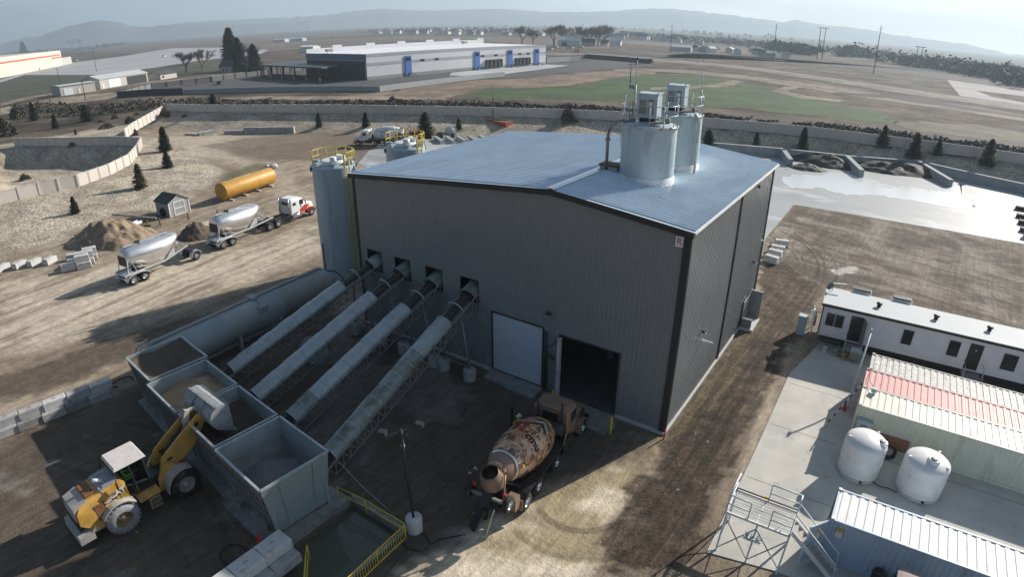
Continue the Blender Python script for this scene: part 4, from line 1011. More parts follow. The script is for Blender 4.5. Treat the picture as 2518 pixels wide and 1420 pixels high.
def side_prof(mb, poly, hw0, hw1, top):   # prism across x, narrowing above z=top
    A = [mb.vert((-(hw1 if z >= top else hw0), y, z)) for y, z in poly]; B = [mb.vert(((hw1 if z >= top else hw0), y, z)) for y, z in poly]; n = len(poly)
    for k in range(n): mb.face((A[k], A[(k+1)%n], B[(k+1)%n], B[k]))
    mb.face(list(reversed(A))); mb.face(B)
side_prof(mb, [(-1.55,1.15),(-1.95,1.55),(-1.9,2.2),(-1.6,2.55),(.55,2.86),(.75,2.6),(.75,1.2),(.95,1.0),(-.9,1.0),(-.9,.8),(-1.4,.8)], .98, .78, 2.54); mb.build('engine_hood', M['yel_loader'], L)
mb = MB(); mb.hexa([(-.76,-.55,2.66),(.76,-.55,2.66),(.76,.5,2.80),(-.76,.5,2.80)],[(-.72,-.5,2.82),(.72,-.5,2.82),(.72,.45,2.93),(-.72,.45,2.93)]); mb.build('hood_top', M['dustblue'], L)
mb = MB(); mb.hexa([(-.8,-2.02,1.75),(.8,-2.02,1.75),(.8,-1.3,1.75),(-.8,-1.3,1.75)],[(-.8,-1.95,2.46),(.8,-1.95,2.46),(.8,-1.25,2.66),(-.8,-1.25,2.66)]); mb.build('rear_cap', M['dusty'], L)
mb = MB(); mb.box(-.6,.6,-1.2,-.7,2.5,2.76); mb.build('top_grille', M['rust'], L)
for s in (1,-1):
    mb = MB(); mb.box(.975*s-.015,.975*s+.015,-1.05,-.62,1.25,2.25); mb.build('side_grille', M['rust'], L)
    mb = MB(); mb.box(.985*s-.01,.985*s+.01,-.58,-.54,1.1,2.3); mb.box(.985*s-.01,.985*s+.01,.28,.32,1.4,2.3); mb.build('panel_gap', M['dark'], L)
    mb = MB(); pr = [(1.02*math.cos(R(a)), .86+1.02*math.sin(R(a))) for a in range(38,150,11)]; pr2 = [(1.08*math.cos(R(a)), .86+1.08*math.sin(R(a))) for a in range(38,150,11)][::-1]
    mb.prism(pr+pr2, 'x', min(s*.76,s*1.36), max(s*.76,s*1.36)); mb.build('fender', M['dusty'] if s > 0 else M['yel_loader'], L)
    mb = MB(); mb.box(min(s*.8,s*1.3),max(s*.8,s*1.3),1.0,2.15,1.25,1.5); mb.build('side_tank', M['yel_loader'], L)
    mb = MB(); 
    for k in range(3): mb.box(min(s*1.0,s*1.36),max(s*1.0,s*1.36),1.45+.02*k,2.0+.02*k,.55+.28*k,.59+.28*k)
    mb.bar((s*1.33,1.47,.5),(s*1.33,1.47,1.3),.05); mb.bar((s*1.33,2.03,.5),(s*1.33,2.03,1.3),.05); mb.build('boarding_step', M['sand'], L)
    mb = MB(); mb.tube([(s*1.0,1.05,1.5),(s*1.0,1.05,2.3),(s*1.0,.7,2.5)],.025); mb.build('handrail', M['dark'], L)
    # boom arm
    mb = MB(); mb.prism([(2.65,1.85),(2.95,2.55),(3.9,3.15),(5.5,4.05),(5.98,3.8),(5.75,3.4),(4.8,2.3),(3.7,1.75),(3.2,1.1),(2.75,1.1)], 'x', s*.50-.06, s*.50+.06); mb.build('boom_arm', M['yel_loader'], L)
    mb = MB(); mb.prism([(2.3,.8),(4.05,.8),(4.1,1.25),(3.7,1.75),(3.3,2.2),(2.9,2.3),(2.4,1.6)], 'x', s*.66-.05, s*.66+.05); mb.build('front_frame', M['yel_loader'], L)
    mb = MB(); pr = [(3.55+.98*math.cos(R(a)), .86+.98*math.sin(R(a))) for a in range(60,190,12)]; pr2 = [(3.55+1.05*math.cos(R(a)), .86+1.05*math.sin(R(a))) for a in range(60,190,12)][::-1]
    mb.prism(pr+pr2, 'x', min(s*.72,s*1.38), max(s*.72,s*1.38)); mb.build('front_fender', M['dusty'], L)
    mb = MB(); mb.cyl((s*.36,3.0,1.2),(s*.38,4.4,2.5),.09,n=10); mb.cyl((s*.38,4.2,2.35),(s*.4,5.0,2.95),.05,n=10); mb.build('lift_cylinder', M['dark'], L)
    mb = MB(); mb.box(s*.50-.07,s*.50+.07,3.2,3.5,2.25,2.4); mb.cyl((s*.56,5.3,3.55),(s*.60,5.3,3.55),.14,n=14); mb.build('pivot_boss', M['dark'], L)
mb = MB(); mb.cyl((0,3.2,2.35),(0,4.5,3.35),.10,n=10); mb.cyl((0,4.3,3.2),(0,5.2,3.95),.055,n=10); mb.build('tilt_cylinder', M['dark'], L)
mb = MB(); mb.prism([(4.7,3.0),(5.0,3.1),(5.3,4.2),(5.05,4.35),(4.75,3.6)], 'x', -.10, .10); mb.bar((0,5.15,4.2),(0,5.95,4.15),.12,.16); mb.build('tilt_lever', M['dusty'], L)
mb = MB(); mb.box(-.6,.6,.8,4.0,.75,1.15); mb.box(-.45,.45,2.0,3.2,1.1,1.7); mb.build('chassis', M['dark'], L)
mb = MB(); mb.hexa([(-1.1,-2.3,.55),(1.1,-2.3,.55),(1.1,-1.5,.55),(-1.1,-1.5,.55)],[(-1.15,-2.25,1.0),(1.15,-2.25,1.0),(1.1,-1.5,1.1),(-1.1,-1.5,1.1)]); mb.cbox((.9,-1.35,1.0),(.3,.3,.25)); mb.build('counterweight', M['dusty'], L)
mb = MB(); mb.box(-.75,.75,-2.04,-1.9,1.05,1.72); mb.build('radiator_guard', M['dark'], L)
# cab
mb = MB()
for x, y in ((-.72,.62),(.72,.62),(-.78,2.0),(.78,2.0),(.80,1.25),(-.80,1.25)): mb.bar((x*1.02,y,1.5),(x*.94,y-.05,3.42),.09,.09)
mb.box(-.8,.8,.6,2.05,1.35,1.62); mb.bar((-.75,.6,2.35),(.75,.6,2.35),.08); mb.bar((.78,.6,2.3),(.78,2.0,2.0),.06,.1); mb.build('cab_frame', M['dark'], L, split=False)
mb = MB(); g = .77
mb.poly([(g,.66,1.6),(g,1.98,1.6),(g*.96,1.95,3.4),(g*.96,.62,3.4)]); mb.poly([(-g,.66,1.6),(-g*.96,.62,3.4),(-g*.96,1.95,3.4),(-g,1.98,1.6)]); mb.poly([(-g,2.03,1.6),(g,2.03,1.6),(g*.95,1.98,3.4),(-g*.95,1.98,3.4)]); mb.poly([(-g,.60,1.9),(-g*.95,.56,3.4),(g*.95,.56,3.4),(g,.60,1.9)])
mb.build('cab_window', M['cabglass'], L, split=False)
mb = MB(); mb.hexa([(-.86,.42,3.42),(.86,.42,3.42),(.86,2.15,3.42),(-.86,2.15,3.42)],[(-.78,.50,3.60),(.78,.50,3.60),(.78,2.05,3.60),(-.78,2.05,3.60)]); mb.build('cab_roof', mat('dusty white cab roof', (.60,.56,.53), .6, 0, .08, 3), L)
mb = MB(); mb.cbox((0,.95,2.0),(.55,.5,.18)); mb.cbox((0,.72,2.4),(.5,.14,.75)); mb.build('driver_seat', M['dark'], L, split=False)
mb = MB(); mb.tube([(.35,-.15,2.6),(.35,-.15,3.05)],.10,10); mb.build('exhaust_stack', M['dustblue'], L); mb = MB(); mb.cyl((.35,-.15,3.0),(.30,-.55,3.22),.09,.11); mb.build('exhaust_tip', M['white'], L)
mb = MB(); mb.tube([(-.2,.3,2.6),(-.2,.3,2.85)],.09,8); mb.build('air_intake', M['dark'], L)
for s in (1,-1):
    mb = MB(); mb.tube([(s*.75,.5,3.3),(s*1.05,.35,3.2),(s*1.15,.3,2.9)],.025); mb.cbox((s*1.15,.28,2.75),(.22,.06,.4)); mb.build('mirror', M['dark'], L, split=False)
# bucket (dumping)
prof = [(6.95,4.32),(6.6,4.52),(6.2,4.50),(5.88,4.30),(5.72,3.95),(5.76,3.55),(6.0,3.2),(6.4,2.95),(6.95,2.62)]
mb = MB(); th = .06
inner = []
for k, (y, z) in enumerate(prof):
    a = prof[max(k-1,0)]; c = prof[min(k+1,len(prof)-1)]; d = Vector((c[0]-a[0], c[1]-a[1])).normalized(); nn = Vector((-d.y, d.x)); inner.append((y+nn.x*th*(1 if nn.x > 0 else 1), z+nn.y*th))
for x0, x1 in ((-1.5,1.5),):
    for k in range(len(prof)-1):
        p, q, pi, qi = prof[k], prof[k+1], inner[k], inner[k+1]
        mb.hexa([(x0,p[0],p[1]),(x1,p[0],p[1]),(x1,pi[0],pi[1]),(x0,pi[0],pi[1])],[(x0,q[0],q[1]),(x1,q[0],q[1]),(x1,qi[0],qi[1]),(x0,qi[0],qi[1])])
mb.build('bucket_shell', M['dustblue'], L, split=False)
for s in (1,-1):
    mb = MB(); mb.prism(prof, 'x', s*1.5-.03, s*1.5+.03); mb.build('bucket_side', M['dustblue'], L)
    mb = MB(); mb.prism([(5.6,4.0),(5.75,4.3),(6.2,4.6),(6.1,4.2),(5.85,3.4),(5.7,3.35)], 'x', s*.5-.05, s*.5+.05); mb.build('bucket_lug', M['steel'], L)
mb = MB(); mb.bar((-1.5,6.98,2.60),(1.5,6.98,2.60),.25,.05); mb.bar((-1.5,6.97,4.34),(1.5,6.97,4.34),.10,.08); mb.bar((-1.5,6.2,4.55),(1.5,6.2,4.55),.14,.06); mb.build('cutting_edge', M['steel'], L, split=False)
mb = MB(); mb.prism([(-.52,2.02),(.62,2.42),(.62,2.26),(.0,2.06)], 'x', .985, .995)
mb.build('badge', M['dark'], L)
text_part('CAT', .42, M['white'], L, basis((1.008,.22,2.34),(0,1,.10),(0,-.10,1)), bold=.015)
text_part('966M', .16, M['white'], L, basis((1.008,-.34,2.12),(0,1,.10),(0,-.10,1)), bold=.006)
text_part('CAT', .14, M['white'], L, basis((1.32,1.55,1.38),(0,1,0),(0,0,1)))
op = person((-19.93,-22.95,2.14), R(-1.5), 'seated loader driver in a green shirt inside the yellow loader cab', 'green', 'cloth', seated=True, helmet='hivis', arms=((.28,.15,.30),(.22,.42,.25)))
# ---------------------------------------------------------------- mixer trucks
def mixer(loc, rz, lab, bodym, drumm, camo):
    t = thing('mixer_truck', lab, 'mixer truck', loc, rz)
    rim = 'chrome'
    for s in (1,-1):
        for y in (-.68,.68): wheel(t, s*1.05, y, .52, .28, s, rim, dual=True)
        wheel(t, s*1.08, 2.85, .46, .28, s, rim, z=.50); wheel(t, s*1.05, 6.5, .52, .36, s, rim)
        wheel(t, s*1.08, -2.55, .46, .26, s, rim, z=1.92)
        mb = MB(); mb.bar((s*.42,-2.2,.95),(s*.42,7.6,.95),.10,.26); mb.build('frame_rail', M['dark'], t)
        pr = [(1.62*math.cos(R(a))*.86, .55+.82*math.sin(R(a))) for a in range(5,176,15)]; pr2 = [(1.62*math.cos(R(a))*.83, .55+.77*math.sin(R(a))) for a in range(5,176,15)][::-1]
        mb = MB(); mb.prism(pr+pr2, 'x', min(s*.72,s*1.28), max(s*.72,s*1.28)); mb.build('rear_fender', M['dark'], t)
        mb = MB(); mb.prism([(-1.42,.55),(-1.38,.55),(-1.30,1.2),(-1.36,1.2)], 'x', min(s*.75,s*1.25), max(s*.75,s*1.25)); mb.build('mud_flap', M[bodym], t)
        mb = MB(); pr = [(6.5+.66*math.cos(R(a)), .52+.66*math.sin(R(a))) for a in range(0,181,15)]; pr2 = [(6.5+.60*math.cos(R(a)), .52+.60*math.sin(R(a))) for a in range(0,181,15)][::-1]
        mb.prism(pr+pr2, 'x', min(s*.7,s*1.25), max(s*.7,s*1.25)); mb.build('front_fender', M['red'] if not camo else M[bodym], t)
        mb = MB(); mb.box(min(s*.75,s*1.2),max(s*.75,s*1.2),3.6,5.1,.55,1.1); mb.build('side_box', M['chrome'] if camo else M['dark'], t)
        mb = MB(); mb.bar((s*.55,-1.7,1.1),(s*.40,-2.0,3.1),.14,.14); mb.bar((s*.6,-.3,1.1),(s*.40,-1.9,2.6),.10,.10); mb.build('rear_pedestal', M['dark'], t)
        mb = MB(); mb.bar((s*.45,-1.5,1.3),(s*1.0,-2.55,1.92),.12,.12); mb.build('booster_arm', M['dark'], t)
        mb = MB(); mb.box(min(s*.60,s*1.22),max(s*.60,s*1.22),.9,5.0,1.12,1.24); mb.build('deck_board', M['dark'], t)
    mb = MB(); mb.bar((-1.0,-2.55,1.92),(1.0,-2.55,1.92),.14,.14); mb.build('booster_axle', M['steel'], t)
    # drum
    c0 = Vector((0,-2.05,3.02)); c1 = Vector((0,3.62,2.05)); ax = (c1-c0); Ld = ax.length; ax.normalize()
    pr = [(.50,0),(.56,.25),(.66,.5),(.78,.8),(.95,1.25),(1.10,1.8),(1.20,2.5),(1.235,3.2),(1.22,3.9),(1.14,4.5),(.96,5.05),(.7,5.45),(.40,5.68),(0,5.72)]
    mb = MB(); mb.lathe([(.46,.12)]+pr, c=c0, axis=ax, n=48); mb.build('drum', M['camo'] if camo else drumm, t)
    mb = MB(); mb.lathe([(.56,.27),(.60,.32),(.68,.5),(.79,.78),(.80,.84),(.75,.84)], c=c0, axis=ax, n=48); mb.build('drum_neck', M[bodym] if camo else M['white'], t)
    mb = MB(); mb.lathe([(.80,.86),(.88,.86),(.90,.98),(.82,.98)], c=c0, axis=ax, n=48); mb.build('drum_ring', M['chrome'], t)
    def rad(l):
        for (r0, l0), (r1, l1) in zip(pr, pr[1:]):
            if l0 <= l <= l1: return r0+(r1-r0)*(l-l0)/(l1-l0)
        return .5
    upv = Vector((0,0,1)); upv = (upv-ax*upv.dot(ax)).normalized(); rt = ax.cross(upv).normalized()   # right (+x)
    if rt.x < 0: rt = -rt
    def surf(l, ang, off=.012):
        r = rad(l)+off; return c0+ax*l+(upv*math.cos(ang)+rt*math.sin(ang))*r
    def strip(l0, a0, l1, a1, w, mt):
        mb = MB(); n = 10; V = []
        for k in range(n+1):
            l = l0+(l1-l0)*k/n; a = a0+(a1-a0)*k/n; r = rad(l)
            V.append((mb.vert(surf(l-w/2, a)), mb.vert(surf(l+w/2, a))))
        for p, q in zip(V, V[1:]): mb.face((p[0], p[1], q[1], q[0]))
        mb.smooth = True; mb.build('chevron', mt, t)
    def wrap_axial(lc, ac, off=.015):
        return lambda v: surf(lc+v.x, ac-v.y/rad(min(max(lc+v.x,.2),5.4)), off)
    def wrap_circ(lc, ac, off=.015):
        return lambda v: surf(lc+v.y, ac+v.x/rad(min(max(lc+v.y,.2),5.4)), off)
    if camo:
        for q, (mm) in enumerate((M['dark'], mat('faded grey stripe', (.38,.36,.31), .4), M['dark'])):
            l = 4.0+q*.30
            strip(l-.35, R(2), l+.1, R(26)+.0, .20, mm); strip(l+.1, R(26), l-.35, R(50), .20, mm)
        text_part('KNIFE', .42, M['red'], t, None, wrap=wrap_axial(3.2, R(-22)), bold=.02); text_part('RIVER', .42, M['red'], t, None, wrap=wrap_axial(3.2, R(-2)), bold=.02)
        text_part('cmu', .62, M['dark'], t, None, wrap=wrap_circ(2.55, R(42)), bold=.02); text_part('ARMY', .2, M['dark'], t, None, wrap=wrap_circ(2.98, R(42)))
    else:
        text_part('KNIFE', .60, M['red'], t, None, wrap=lambda v: surf(3.0-v.x, R(-90)+ (v.y+.32)/1.2), bold=.02); text_part('RIVER', .60, M['red'], t, None, wrap=lambda v: surf(3.0-v.x, R(-90)+(v.y-.32)/1.2), bold=.02)
        text_part('KNIFE RIVER', .40, M['red'], t, None, wrap=lambda v: surf(3.0+v.x, R(60)-v.y/1.2), bold=.02)
    # hopper / chute
    mb = MB(); mb.lathe([(.62,-.55),(.58,.05),(.40,.35)], c=(0,-2.25,3.05), axis=Vector((0,-.35,1)), n=22, a0=0, a1=360); mb.build('charge_hopper', M[bodym] if camo else M['white'], t)
    mb = MB(); mb.lathe([(.60,-.5),(.52,.10),(.0,.12)], c=(0,-2.22,2.98), axis=Vector((0,-.35,1)), n=22); mb.build('hopper_mouth', M['dark'], t)
    mb = MB()
    rings = []
    for k in range(9):
        f = k/8; y = -2.45-.1*math.sin(f*3)-.65*f; z = 2.6-1.5*f; rings.append([(.26*math.cos(R(a)), y, z+.24*math.sin(R(a))) for a in range(180,361,20)])
    V = [[mb.vert(p) for p in r] for r in rings]
    for A, B in zip(V, V[1:]):
        for k in range(len(A)-1): mb.face((A[k], A[k+1], B[k+1], B[k]))
    mb.build('chute', M['dark'], t)
    mb = MB(); mb.bar((-.1,-2.9,1.5),(-.45,-3.5,.35),.55,.10); mb.build('folded_chute', M['dark'], t)
    mb = MB(); mb.bar((.45,-2.8,1.5),(.30,-3.45,.15),.05); mb.build('chute_rod', M['chrome'], t)
    mb = MB(); mb.tube([(.62,-2.0,3.2),(.75,-2.3,2.9),(.8,-2.5,2.2),(.8,-2.45,1.5)],.05); mb.build('grab_rail', M[bodym] if camo else M['white'], t)
    mb = MB(); mb.tube([(-.62,-2.5,3.4),(-.7,-2.7,3.6),(-.55,-2.8,3.8)],.03); mb.tube([(-.85,-2.7,3.2),(-.95,-2.8,3.3),(-.8,-2.9,3.45)],.03); mb.build('hook_rail', M['galv'], t, split=False)
    mb = MB(); mb.box(.62,1.15,-1.95,-1.45,.9,1.7); mb.build('rear_box', M[bodym], t)
    # front pedestal, water tank
    mb = MB(); mb.box(-.55,.55,3.6,4.0,1.1,2.2); mb.build('front_pedestal', M['dark'], t)
    mb = MB(); mb.cyl((-1.0,4.0,1.9),(1.0,4.0,1.9),.34,n=20); mb.build('water_tank', M['dark'] if camo else M['chrome'], t)
    # cab
    B = M[bodym]
    mb = MB(); rr = []
    for y, hw, z0, z1 in ((4.32,1.02,1.05,2.95),(4.42,1.08,1.0,3.08),(5.45,1.08,1.0,3.05),(5.72,1.02,1.0,2.85)):
        rr.append([(-hw,y,z0),(hw,y,z0),(hw,y,z1-.35),(hw*.93,y,z1-.12),(hw*.75,y,z1),(-hw*.75,y,z1),(-hw*.93,y,z1-.12),(-hw,y,z1-.35)])
    mb.loft(rr, smooth=False); mb.build('cab', B, t)
    mb = MB(); mb.box(-.5,.5,4.29,4.33,2.15,2.65); mb.build('rear_window', M['glass'], t)
    for s in (1,-1):
        mb = MB(); mb.box(min(s*1.07,s*1.10),max(s*1.07,s*1.10),4.75,5.5,2.0,2.62); mb.build('side_window', M['glass'], t)
        mb = MB(); mb.tube([(s*1.08,5.6,1.9),(s*1.4,5.75,1.9),(s*1.4,5.75,2.6),(s*1.08,5.6,2.6)],.02); mb.cbox((s*1.42,5.75,2.25),(.08,.2,.55)); mb.build('mirror', M['dark'] if camo else M['chrome'], t, split=False)
        mb = MB(); mb.cyl((s*.75,4.25,1.2),(s*.75,4.25,3.5),.07,n=10); mb.build('exhaust_stack', M['chrome'] if not camo else M['dark'], t)
    mb = MB(); mb.poly([(-.9,5.74,2.0),(.9,5.74,2.0),(.82,5.70,2.68),(-.82,5.70,2.68)]); mb.build('windscreen', M['glass'], t)
    mb = MB(); rr = []
    for y, hw, z0, z1 in ((5.7,.95,1.05,2.05),(6.4,.85,.9,1.95),(7.25,.70,.8,1.70),(7.42,.60,.85,1.5)):
        rr.append([(-hw,y,z0),(hw,y,z0),(hw,y,z1-.2),(hw*.8,y,z1),(-hw*.8,y,z1),(-hw,y,z1-.2)])
    mb.loft(rr, smooth=False); mb.build('bonnet', B, t)
    mb = MB(); mb.box(-1.15,1.15,7.40,7.6,.5,.85); mb.build('bumper', M['chrome'] if not camo else M['dark'], t)
    mb = MB(); mb.prism([(3.55,1.05),(4.15,1.0),(4.3,1.75),(3.9,1.8)], 'x', 1.18, 1.24); mb.build('side_guard', M['chrome'], t)
    for s in (1,-1):
        mb = MB(); mb.cbox((s*.85,-2.45,1.95 if 0 else 2.35),(.18,.12,.16)); mb.build('tail_light', M['red'], t)
    return t
mixer((-4.62,-9.45,0), R(6.0), 'desert camouflage concrete mixer truck backed out of the open bay', 'tan', None, True)
M['drumw'] = mat('pale grey drum paint', (.60,.64,.68), .35, 0, .05, 2)
mixer((-78.3,54.8,0), R(118), 'white concrete mixer truck with red lettering parked beyond the left silos', 'white', M['drumw'], False)
person((-7.0,-5.35,0), R(150), 'worker in a white hard hat and yellow safety vest beside the camouflage mixer', 'hivis', 'orange', helmet='white', arms=((.30,.05,.28),(.26,.25,.22)))
# ---------------------------------------------------------------- pneumatic tank trailers and tractor
def hopper_trailer(loc, rz, lab, front):
    t = thing('tank_trailer', lab, 'tank trailer', loc, rz, 'aluminium hopper tank trailers in one road train')
    # tank: loft along y, V shaped belly
    mb = MB(); rings = []; n = 28
    for y, top, bot, hw in ((-1.85,3.35,2.05,.62),(-1.75,3.55,1.85,.86),(-1.2,3.66,1.68,1.08),(0,3.72,1.35,1.24),(1.0,3.74,1.08,1.27),(1.9,3.74,.84,1.27),(2.15,3.72,.80,1.26),(2.6,3.70,1.05,1.22),(3.3,3.64,1.66,1.08),(4.0,3.55,2.30,.82),(4.5,3.42,2.78,.46)):
        cz = (top+bot)/2; hz = (top-bot)/2
        zt_ = top-min(hz*.95, hw*.95); rings.append([((hw*math.sin(2*math.pi*k/n), y, zt_+(top-zt_)*-math.cos(2*math.pi*k/n)) if math.cos(2*math.pi*k/n) <= 0 else (hw*(abs(math.sin(2*math.pi*k/n))**1.0)*(1-.25*math.cos(2*math.pi*k/n))*(1 if k < n/2 else -1), y, zt_-(zt_-bot)*(1-(1-math.cos(2*math.pi*k/n))**1.0)**1.0)) for k in range(n)])
    mb.loft(rings); mb.build('tank', M['alu'], t)
    mb = MB(); mb.lathe([(.0,0),(.42,.02),(.5,.10)], c=(0,-1.80,2.8), axis=(0,1,0), n=20); mb.build('end_dome', M['dark'], t)
    mb = MB(); mb.box(-.25,.25,-1.4,3.6,3.73,3.78); mb.build('walkway', M['alup'], t)
    for y in (.2,): mb = MB(); mb.cyl((0,y,3.7),(0,y,3.9),.30); mb.build('manhole', M['dark'], t)
    for s in (1,-1):
        mb = MB(); mb.bar((s*.95,-2.3,1.18),(s*.95,2.3,1.22),.10,.18); mb.bar((s*.95,2.3,1.22),(s*.95,5.2 if not front else 6.0,1.95 if not front else 1.5),.10,.16); mb.build('side_rail', M['alup'], t)
        mb = MB(); mb.bar((s*.95,-2.0,1.2),(s*.72,-1.65,3.2),.09); mb.bar((s*.95,-1.0,1.2),(s*.85,-1.45,2.7),.08); mb.bar((s*.95,.2,1.2),(s*.85,-1.4,2.65),.08); mb.build('rear_strut', M['alup'], t, split=False)
        y1, z1 = (5.0,1.9) if not front else (5.8,1.5)
        mb = MB(); mb.bar((s*.9,y1,z1),(s*.45,3.6,3.2),.10); mb.bar((s*.9,3.9,1.62),(s*.6,3.4,2.6),.07); mb.bar((s*.9,4.4,1.75),(s*.5,3.8,2.9),.07); mb.prism([(2.3,1.25),(3.6,1.55),(3.5,2.3)], 'x', s*.92-.02, s*.92+.02); mb.build('front_strut', M['alup'], t, split=False)
        for y in ((-.65,.65)): wheel(t, s*1.0, y-1.0, .50, .26, s, 'chrome', dual=True)
        pr = [(-1.0+1.42*math.cos(R(a)), .50+.66*math.sin(R(a))) for a in range(0,181,15)]; pr2 = [(-1.0+1.38*math.cos(R(a)), .50+.61*math.sin(R(a))) for a in range(0,181,15)][::-1]
        mb = MB(); mb.prism(pr+pr2, 'x', min(s*.7,s*1.24), max(s*.7,s*1.24)); mb.build('fender', M['alup'], t)
        if not front:
            wheel(t, s*1.0, 5.9, .50, .26, s, 'chrome', dual=True)
            pr = [(5.9+.66*math.cos(R(a)), .50+.66*math.sin(R(a))) for a in range(20,181,16)]; pr2 = [(5.9+.60*math.cos(R(a)), .50+.60*math.sin(R(a))) for a in range(20,181,16)][::-1]
            mb = MB(); mb.prism(pr+pr2, 'x', min(s*.7,s*1.24), max(s*.7,s*1.24)); mb.build('dolly_fender', M['alup'], t)
    mb = MB(); mb.bar((-1,-2.35,1.1),(1,-2.35,1.1),.14,.2); mb.bar((-1.1,-2.4,.75),(1.1,-2.4,.75),.1,.12); mb.box(-.5,.5,-2.3,-1.2,.9,1.2); mb.build('rear_bumper', M['alup'], t, split=False)
    mb = MB(); mb.box(-.35,.35,-2.0,.4,.45,1.0); mb.cyl((-.3,2.1,.7),(-.3,2.1,1.1),.2); mb.tube([(0,-1.5,.75),(0,4.0,.75)],.08); mb.build('underframe', M['dark'], t, split=False)
    mb = MB(); mb.box(-.7,.7,-1.9,-1.78,1.9,2.9); mb.build('hose_rack', M['dark'], t)
    if not front: mb = MB(); mb.bar((0,5.2,.8),(0,8.6,.75),.16,.16); mb.box(-.8,.8,5.3,6.5,1.05,1.3); mb.build('drawbar', M['dark'], t)
    return t
TA = R(6.3); TD = Vector((-math.sin(TA), math.cos(TA), 0)); T0 = Vector((-52.25,-7.2,0))
hopper_trailer(T0, TA, 'rear shiny aluminium hopper tank trailer with single dolly axle, last in the road train', False)
hopper_trailer(T0+TD*11.2, TA, 'front shiny aluminium hopper tank trailer coupled behind the red and white tractor', True)
o = T0+TD*17.1
t = thing('truck_tractor', 'white and red conventional truck tractor pulling the two tank trailers', 'truck', o, TA)
for s in (1,-1):
    for y in (-.66,.66): wheel(t, s*1.0, y, .52, .26, s, 'chrome', dual=True)
    wheel(t, s*1.05, 6.2, .52, .32, s, 'chrome')
    mb = MB(); mb.bar((s*.42,-1.2,.95),(s*.42,6.9,.95),.1,.26); mb.build('frame_rail', M['dark'], t)
    mb = MB(); mb.cyl((s*.95,3.0,.72),(s*.95,4.6,.72),.31); mb.build('fuel_tank', M['chrome'], t)
    mb = MB(); pr = [(6.2+.70*math.cos(R(a)), .52+.70*math.sin(R(a))) for a in range(0,181,15)]; pr2 = [(6.2+.60*math.cos(R(a)), .52+.60*math.sin(R(a))) for a in range(0,181,15)][::-1]
    mb.prism(pr+pr2, 'x', min(s*.62,s*1.22), max(s*.62,s*1.22)); mb.build('front_fender', M['red'], t)
    mb = MB(); mb.box(min(s*1.06,s*1.09),max(s*1.06,s*1.09),4.35,5.05,1.95,2.55); mb.build('side_window', M['glass'], t)
    mb = MB(); mb.box(min(s*1.0,s*1.10),max(s*1.0,s*1.10),3.2,4.1,.95,1.15); mb.prism([(4.25,1.0),(5.3,1.0),(6.0,1.6),(5.4,1.75),(4.25,1.35)], 'x', s*1.07-.02, s*1.07+.02); mb.build('side_stripe', M['red'], t)
    mb = MB(); mb.cyl((s*.92,2.75,1.0),(s*.92,2.75,3.1),.07,n=10); mb.build('exhaust_stack', M['chrome'], t)
    mb = MB(); mb.cbox((s*1.35,5.15,2.2),(.08,.2,.6)); mb.bar((s*1.05,5.1,2.4),(s*1.35,5.15,2.4),.03); mb.build('mirror', M['chrome'], t, split=False)
mb = MB(); rr = []
for y, hw, z0, z1 in ((2.9,1.05,.95,2.8),(3.05,1.1,.95,2.95),(4.2,1.1,.95,2.95),(4.6,1.06,.95,2.85),(5.15,1.0,.95,2.62)):
    rr.append([(-hw,y,z0),(hw,y,z0),(hw,y,z1-.35),(hw*.9,y,z1-.08),(hw*.7,y,z1),(-hw*.7,y,z1),(-hw*.9,y,z1-.08),(-hw,y,z1-.35)])
mb.loft(rr, smooth=False); mb.build('cab', M['white'], t)
mb = MB(); mb.box(-.55,.55,2.87,2.91,2.1,2.55); mb.build('rear_window', M['glass'], t)
mb = MB(); mb.box(1.09,1.12,3.25,3.75,2.05,2.4); mb.build('sleeper_window', M['glass'], t)
mb = MB(); mb.poly([(-.9,5.20,1.95),(.9,5.20,1.95),(.82,5.12,2.62),(-.82,5.12,2.62)]); mb.build('windscreen', M['glass'], t)
mb = MB(); rr = []
for y, hw, z0, z1 in ((5.1,.95,1.0,2.05),(6.2,.82,.95,1.9),(6.85,.68,.9,1.65),(7.0,.6,.95,1.45)):
    rr.append([(-hw,y,z0),(hw,y,z0),(hw,y,z1-.2),(hw*.8,y,z1),(-hw*.8,y,z1),(-hw,y,z1-.2)])
mb.loft(rr, smooth=False); mb.build('bonnet', M['white'], t)
mb = MB(); mb.box(-1.1,1.1,6.95,7.15,.5,.9); mb.build('bumper', M['chrome'], t)
mb = MB(); mb.cyl((0,0,1.12),(0,0,1.22),.5); mb.build('fifth_wheel', M['dark'], t)
# ---------------------------------------------------------------- cars far off
def car(loc, rz, lab, paint, kind='car', group=None):
    t = thing('pickup' if kind == 'pickup' else 'parked_car', lab, 'pickup' if kind == 'pickup' else 'car', loc, rz, group)
    P = M[paint]
    mb = MB(); rr = []
    for y, hw, z0, z1 in ((-2.5,.85,.4,.9),(-2.3,.92,.35,1.0),(2.2,.92,.35,.95),(2.5,.8,.4,.8)): rr.append([(-hw,y,z0),(hw,y,z0),(hw,y,z1),(-hw,y,z1)])
    mb.loft(rr, smooth=False); mb.build('body', P, t)
    y0, y1 = ((-.3,1.5) if kind == 'pickup' else (-1.7,1.4))
    mb = MB(); mb.hexa([(-.85,y0,.95),(.85,y0,.95),(.85,y1,.95),(-.85,y1,.95)],[(-.7,y0+.2,1.5),(.7,y0+.2,1.5),(.7,y1-.6,1.5),(-.7,y1-.6,1.5)]); mb.build('window', M['glass'], t)
    mb = MB(); mb.box(-.68,.68,y0+.22,y1-.62,1.49,1.55); mb.build('roof', P, t)
    for s in (1,-1):
        for y in (-1.5,1.55): mb = MB(); mb.cyl((s*.78,y,.36),(s*.98,y,.36),.36,n=12); mb.build('wheel', M['black'], t)
    return t
